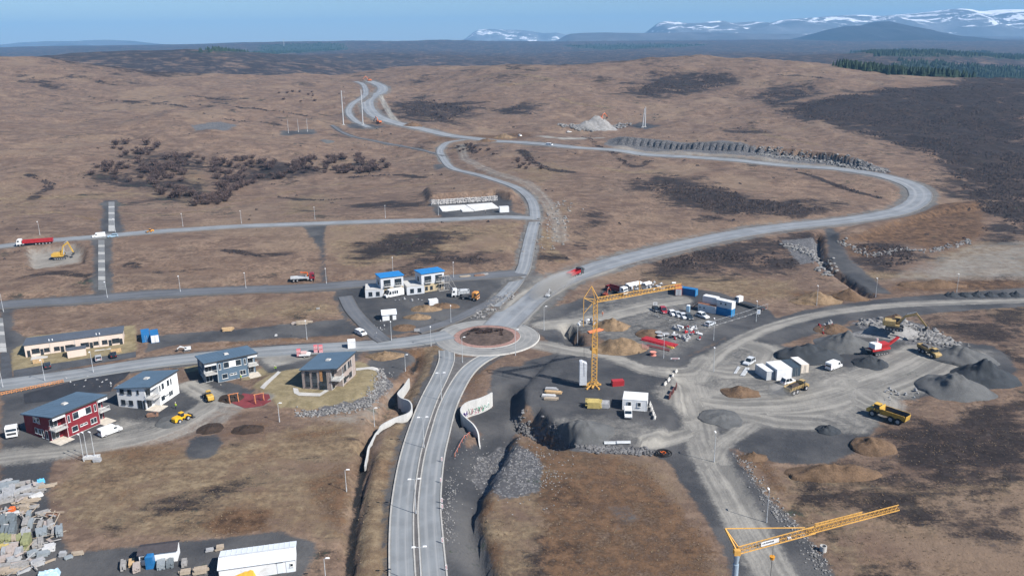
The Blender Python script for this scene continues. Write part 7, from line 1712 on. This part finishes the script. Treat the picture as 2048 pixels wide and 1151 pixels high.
# ------------------------------------------------------------------ shrubs
shm = NT('bare_birch_twigs'); nn_ = shm.noise(shm.geo.outputs['Position'], .35, 3)
shm = shm.done(shm.mix(shm.rng(nn_, .35, .65), (.058, .042, .041), (.125, .086, .076)), .95)
def shrub_mesh(seed, n=85, R_=1.7, H=2.7):
    rnd = random.Random(seed); V, F = [], []
    for k in range(n):
        a = rnd.uniform(0, 6.283); r = R_ * math.sqrt(rnd.random()); h = H * rnd.uniform(.55, 1.0) * (1 - .35 * (r / R_) ** 2)
        x0, y0 = .35 * r * math.cos(a), .35 * r * math.sin(a); x1, y1 = r * math.cos(a) + rnd.uniform(-.2, .2), r * math.sin(a) + rnd.uniform(-.2, .2); wd = rnd.uniform(.03, .06)
        px_, py_ = -math.sin(a) * wd, math.cos(a) * wd; i = len(V)
        V += [(x0 - px_, y0 - py_, 0), (x0 + px_, y0 + py_, 0), (x1, y1, h)]; F.append((i, i + 1, i + 2))
        for q in range(3):
            f = rnd.uniform(.4, .95); bx_, by_, bz_ = x0 + (x1 - x0) * f, y0 + (y1 - y0) * f, h * f; b2 = rnd.uniform(0, 6.283); l = rnd.uniform(.25, .6); i = len(V)
            V += [(bx_, by_, bz_), (bx_ + l * math.cos(b2), by_ + l * math.sin(b2), bz_ + rnd.uniform(.1, .5)), (bx_ + l * .7 * math.cos(b2 + .28), by_ + l * .7 * math.sin(b2 + .28), bz_ + rnd.uniform(-.1, .3))]; F.append((i, i + 1, i + 2))
    me_ = bpy.data.meshes.new('shrub'); me_.from_pydata(V, [], F); me_.materials.append(shm); return me_
SH = [shrub_mesh(k) for k in range(7)]; rnd = random.Random(21)
def shrub(p, s, label, group):
    o = link('birch_shrub', SH[rnd.randrange(7)]); o.location = p; o.rotation_euler = (0, 0, rnd.uniform(0, 6.28)); o.scale = (s * rnd.uniform(.85, 1.25), s * rnd.uniform(.85, 1.2), s * rnd.uniform(.75, 1.1)); tag(o, label, 'shrub', group)
def scatter(poly, n, mind):
    out = []; P_ = [(q[0], q[1]) for q in poly]; x0, x1 = min(q[0] for q in P_), max(q[0] for q in P_); y0, y1 = min(q[1] for q in P_), max(q[1] for q in P_); tries = 0
    while len(out) < n and tries < n * 60:
        tries += 1; x, y = rnd.uniform(x0, x1), rnd.uniform(y0, y1)
        if poly_sd(np.array([x]), np.array([y]), P_)[0] > 0 and all(abs(x - q[0]) > mind or abs(y - q[1]) > mind * .45 for q in out): out.append((x, y))
    return out
for poly, n, mind in [([(300,325),(370,310),(440,320),(520,315),(560,330),(650,312),(640,345),(560,358),(500,375),(440,392),(430,360),(415,340),(370,330),(365,370),(385,408),(330,395),(300,370)], 130, 5), ([(190,335),(260,305),(300,300),(300,360),(250,365),(180,352)], 22, 8), ([(230,288),(310,288),(340,300),(280,305),(220,300)], 10, 8), ([(640,315),(700,308),(780,318),(775,342),(700,350),(650,350)], 36, 6), ([(360,372),(400,395),(470,385),(440,412),(380,412)], 24, 5)]:
    wh = {130: 'in the dense middle of the hillside thicket', 22: 'at the left end of the hillside thicket', 10: 'at the upper left of the hillside thicket', 36: 'at the right end of the hillside thicket', 24: 'at the lower tip of the hillside thicket'}[n]
    for q in scatter(poly, n, mind): shrub(at(*q), rnd.uniform(.9, 2.3), 'leafless purple brown birch shrub ' + wh, 'birch shrubs in the hillside thicket')
for poly, n in [([(900,290),(960,290),(1000,310),(930,312)], 12), ([(1020,315),(1060,320),(1100,345),(1040,340)], 9), ([(800,195),(900,205),(960,235),(880,240)], 14), ([(480,178),(640,185),(660,210),(560,200)], 10)]:
    wh = {12: 'beside the track junction', 9: 'below the track junction', 14: 'inside the far road bend', 10: 'left of the tall power poles'}[n]
    for q in scatter(poly, n, 7): shrub(at(*q), rnd.uniform(.8, 1.3), 'small leafless shrub on the moor ' + wh, 'shrubs on the open moor')
for k in range(26):
    a, r = rnd.uniform(0, 6.28), 6.6 * math.sqrt(rnd.random()); x, y = RB.x + r * math.cos(a), RB.y + r * .6 * math.sin(a) + 1.5
    shrub((x, y, RBZ + .15 + .8 * (1 - (r / 8.7) ** 2)), rnd.uniform(.35, .6), 'low bare shrub planted on the roundabout island', 'shrubs on the roundabout island')
# ------------------------------------------------------------------ ground cover one could not count
def bundle(name, label, P_, make, mat):
    V, F = [], []
    for p in P_: make(p, V, F)
    me_ = bpy.data.meshes.new(name); me_.from_pydata(V, [], F); me_.materials.append(mat); o = link(name, me_); tag(o, label, kind='stuff'); return o
rg = np.random.default_rng(5)
bare = np.maximum.reduce([COVER['gravel'], COVER['dust'], COVER['rock'], COVER['lawn'] * .8, COVER['near_black']])
onroad = np.zeros(len(gx), bool)
for r in ROADS:
    m = boxsel(gx, gy, r['c'], 8); d_, _ = line_d(gx[m], gy[m], r['c'][::3]); q = np.zeros(int(m.sum()), bool); q[d_ < r['w'] / 2 + 2.0] = True; onroad[m] |= q
onroad |= np.hypot(gx - RB.x, gy - RB.y) < 18
pxv = 1024 + FPX * (gx * RT.x + gy * RT.y + (gz - CAMH) * RT.z) / np.maximum(gx * fwd.x + gy * fwd.y + (gz - CAMH) * fwd.z, 1)
vis = (pxv > -40) & (pxv < 2090)
near = np.nonzero(vis & ~onroad & (bare < .3) & (gy > 118) & (gy < 330))[0]
pk = rg.choice(near, 30000); X = gx[pk] + rg.uniform(-.8, .8, len(pk)); Y = gy[pk] + rg.uniform(-.8, .8, len(pk)); cl = fbm(X / 6, Y / 6, 77, 3); keep = cl > rg.uniform(-.9, .35, len(pk)); X, Y = X[keep], Y[keep]; Zz = groundv(X, Y); rr3 = rg.random((len(X), 6))
def tuft(i, V, F):
    x, y, z = X[i], Y[i], Zz[i]; s = .12 + .20 * rr3[i, 0] ** 2; a = 6.28 * rr3[i, 1]
    for k in range(3):
        b = a + k * 2.1; n = len(V); c_, s_ = math.cos(b), math.sin(b)
        V.extend([(x - s_ * s * .5, y + c_ * s * .5, z - .05), (x + s_ * s * .5, y - c_ * s * .5, z - .05), (x + c_ * s * .9, y + s_ * s * .9, z + s * (.35 + .35 * rr3[i, 2]))]); F.append((n, n + 1, n + 2))
tf = NT('dry_tuft'); v_ = tf.geo.outputs['Position']; a_ = tf.noise(v_, .9, 2); b_ = tf.noise(v_, .07, 3)
c_ = tf.mix(tf.rng(a_, .36, .64), (.10, .072, .048), (.22, .168, .11)); c_ = tf.mix(tf.math('MULTIPLY', tf.rng(b_, .45, .62), .6), c_, (.13, .085, .06))
bundle('dry_grass', 'tufts of dry straw grass on the rough plots', range(len(X)), tuft, tf.done(c_, .95))
hp = COVER['heath']; mid = np.nonzero(vis & ~onroad & (bare < .3) & (gy > 330) & (gy < 1050) & ((hp > .6) | (rg.random(len(gx)) < .006)))[0]
pk = rg.choice(mid, 42000); X = gx[pk] + rg.uniform(-1, 1, len(pk)); Y = gy[pk] + rg.uniform(-1, 1, len(pk)); keep = (fbm(X / 22, Y / 14, 55, 4) > rg.uniform(-.25, .35, len(pk))); X, Y = X[keep], Y[keep]; Zz = groundv(X, Y); rr3 = rg.random((len(X), 10))
def clump(i, V, F):
    x, y, z = X[i], Y[i], Zz[i]; s = (.3 + .7 * rr3[i, 0] ** 2) * (1 + .5 * min(1, Y[i] / 800)); n = len(V)
    V.extend([(x + s * (.7 + .6 * rr3[i, 1 + k]) * math.cos(k * 1.2566 + 6 * rr3[i, 8]), y + s * (.7 + .6 * rr3[i, 1 + k]) * math.sin(k * 1.2566 + 6 * rr3[i, 8]), z - .1) for k in range(5)]); V.append((x + .2 * s, y, z + s * (.5 + .4 * rr3[i, 7]))); F.extend([(n + k, n + (k + 1) % 5, n + 5) for k in range(5)])
hm_ = NT('heather_clump'); a_ = hm_.noise(hm_.geo.outputs['Position'], .25, 3)
bundle('heather', 'clumps of dark heather on the moor', range(len(X)), clump, hm_.done(hm_.mix(hm_.rng(a_, .35, .65), (.016, .013, .015), (.05, .038, .035)), .95))
# far conifer plantation
fo = np.nonzero(vis & (COVER['forest'] > .5) & (gy < 7500))[0]; wts = 1.0 / (gy[fo] ** 1.0); spc = np.abs(np.gradient(XS))[np.searchsorted(XS, gx[fo]).clip(0, len(XS) - 1)]; wts = wts * spc; wts /= wts.sum()
pk = rg.choice(fo, 11000, p=wts); X = gx[pk] + rg.uniform(-.5, .5, len(pk)) * 30; Y = gy[pk] + rg.uniform(-.5, .5, len(pk)) * 30; Zz = groundv(X, Y); rr3 = rg.random((len(X), 3))
def fir(i, V, F):
    h = 5 + 7 * rr3[i, 0]; r = h * (.28 + .16 * rr3[i, 1])
    for z0, z1, q in ((.05, .65, 1.0), (.35, 1.0, .7)):
        n = len(V); V.extend([(X[i] + r * q * math.cos(k * 1.2566 + rr3[i, 2] * 6), Y[i] + r * q * math.sin(k * 1.2566 + rr3[i, 2] * 6), Zz[i] + h * z0) for k in range(5)]); V.append((X[i], Y[i], Zz[i] + h * z1)); F.extend([(n + k, n + (k + 1) % 5, n + 5) for k in range(5)])
fm_ = NT('fir_needles'); a_ = fm_.noise(fm_.geo.outputs['Position'], .03, 3); bundle('conifer_forest', 'dark conifer plantations beyond the moor', range(len(X)), fir, fm_.done(fm_.mix(fm_.rng(a_, .35, .65), (.014, .028, .020), (.035, .055, .028)), .95))
# dust raised by the driving tipper
def dust(a, b, r0, r1, dens, label):
    A, B = at(*a), at(*b); bm = bmesh.new(); bmesh.ops.create_icosphere(bm, subdivisions=3, radius=1.0)
    me_ = bpy.data.meshes.new('dust_cloud'); bm.to_mesh(me_); bm.free(); o = link('dust_cloud', me_); o.location = A.lerp(B, .5) + Vector((0, 0, r1 * .5)); o.scale = ((B - A).length / 2, r0, r1); o.rotation_euler = (0, 0, math.atan2(B.y - A.y, B.x - A.x))
    m = bpy.data.materials.new('dust_air'); m.use_nodes = True; t = m.node_tree; t.nodes.remove(t.nodes['Principled BSDF']); pv = t.nodes.new('ShaderNodeVolumePrincipled'); pv.inputs['Color'].default_value = (.88, .86, .82, 1)
    tc = t.nodes.new('ShaderNodeTexCoord'); ln = t.nodes.new('ShaderNodeVectorMath'); ln.operation = 'LENGTH'; t.links.new(tc.outputs['Object'], ln.inputs[0]); mr = t.nodes.new('ShaderNodeMapRange'); mr.inputs[1].default_value = 1.0; mr.inputs[2].default_value = 0.1; mr.inputs[3].default_value = 0; mr.inputs[4].default_value = dens; t.links.new(ln.outputs['Value'], mr.inputs[0]); t.links.new(mr.outputs[0], pv.inputs['Density']); t.links.new(pv.outputs[0], t.nodes['Material Output'].inputs['Volume']); me_.materials.append(m); tag(o, label, kind='stuff')
dust((1060,606), (1150,552), 5.0, 3.6, .5, 'pale dust trailing behind the red tipper truck'); dust((1540,795), (1592,783), 4.0, 2.0, .35, 'pale dust behind the loaded dump truck')
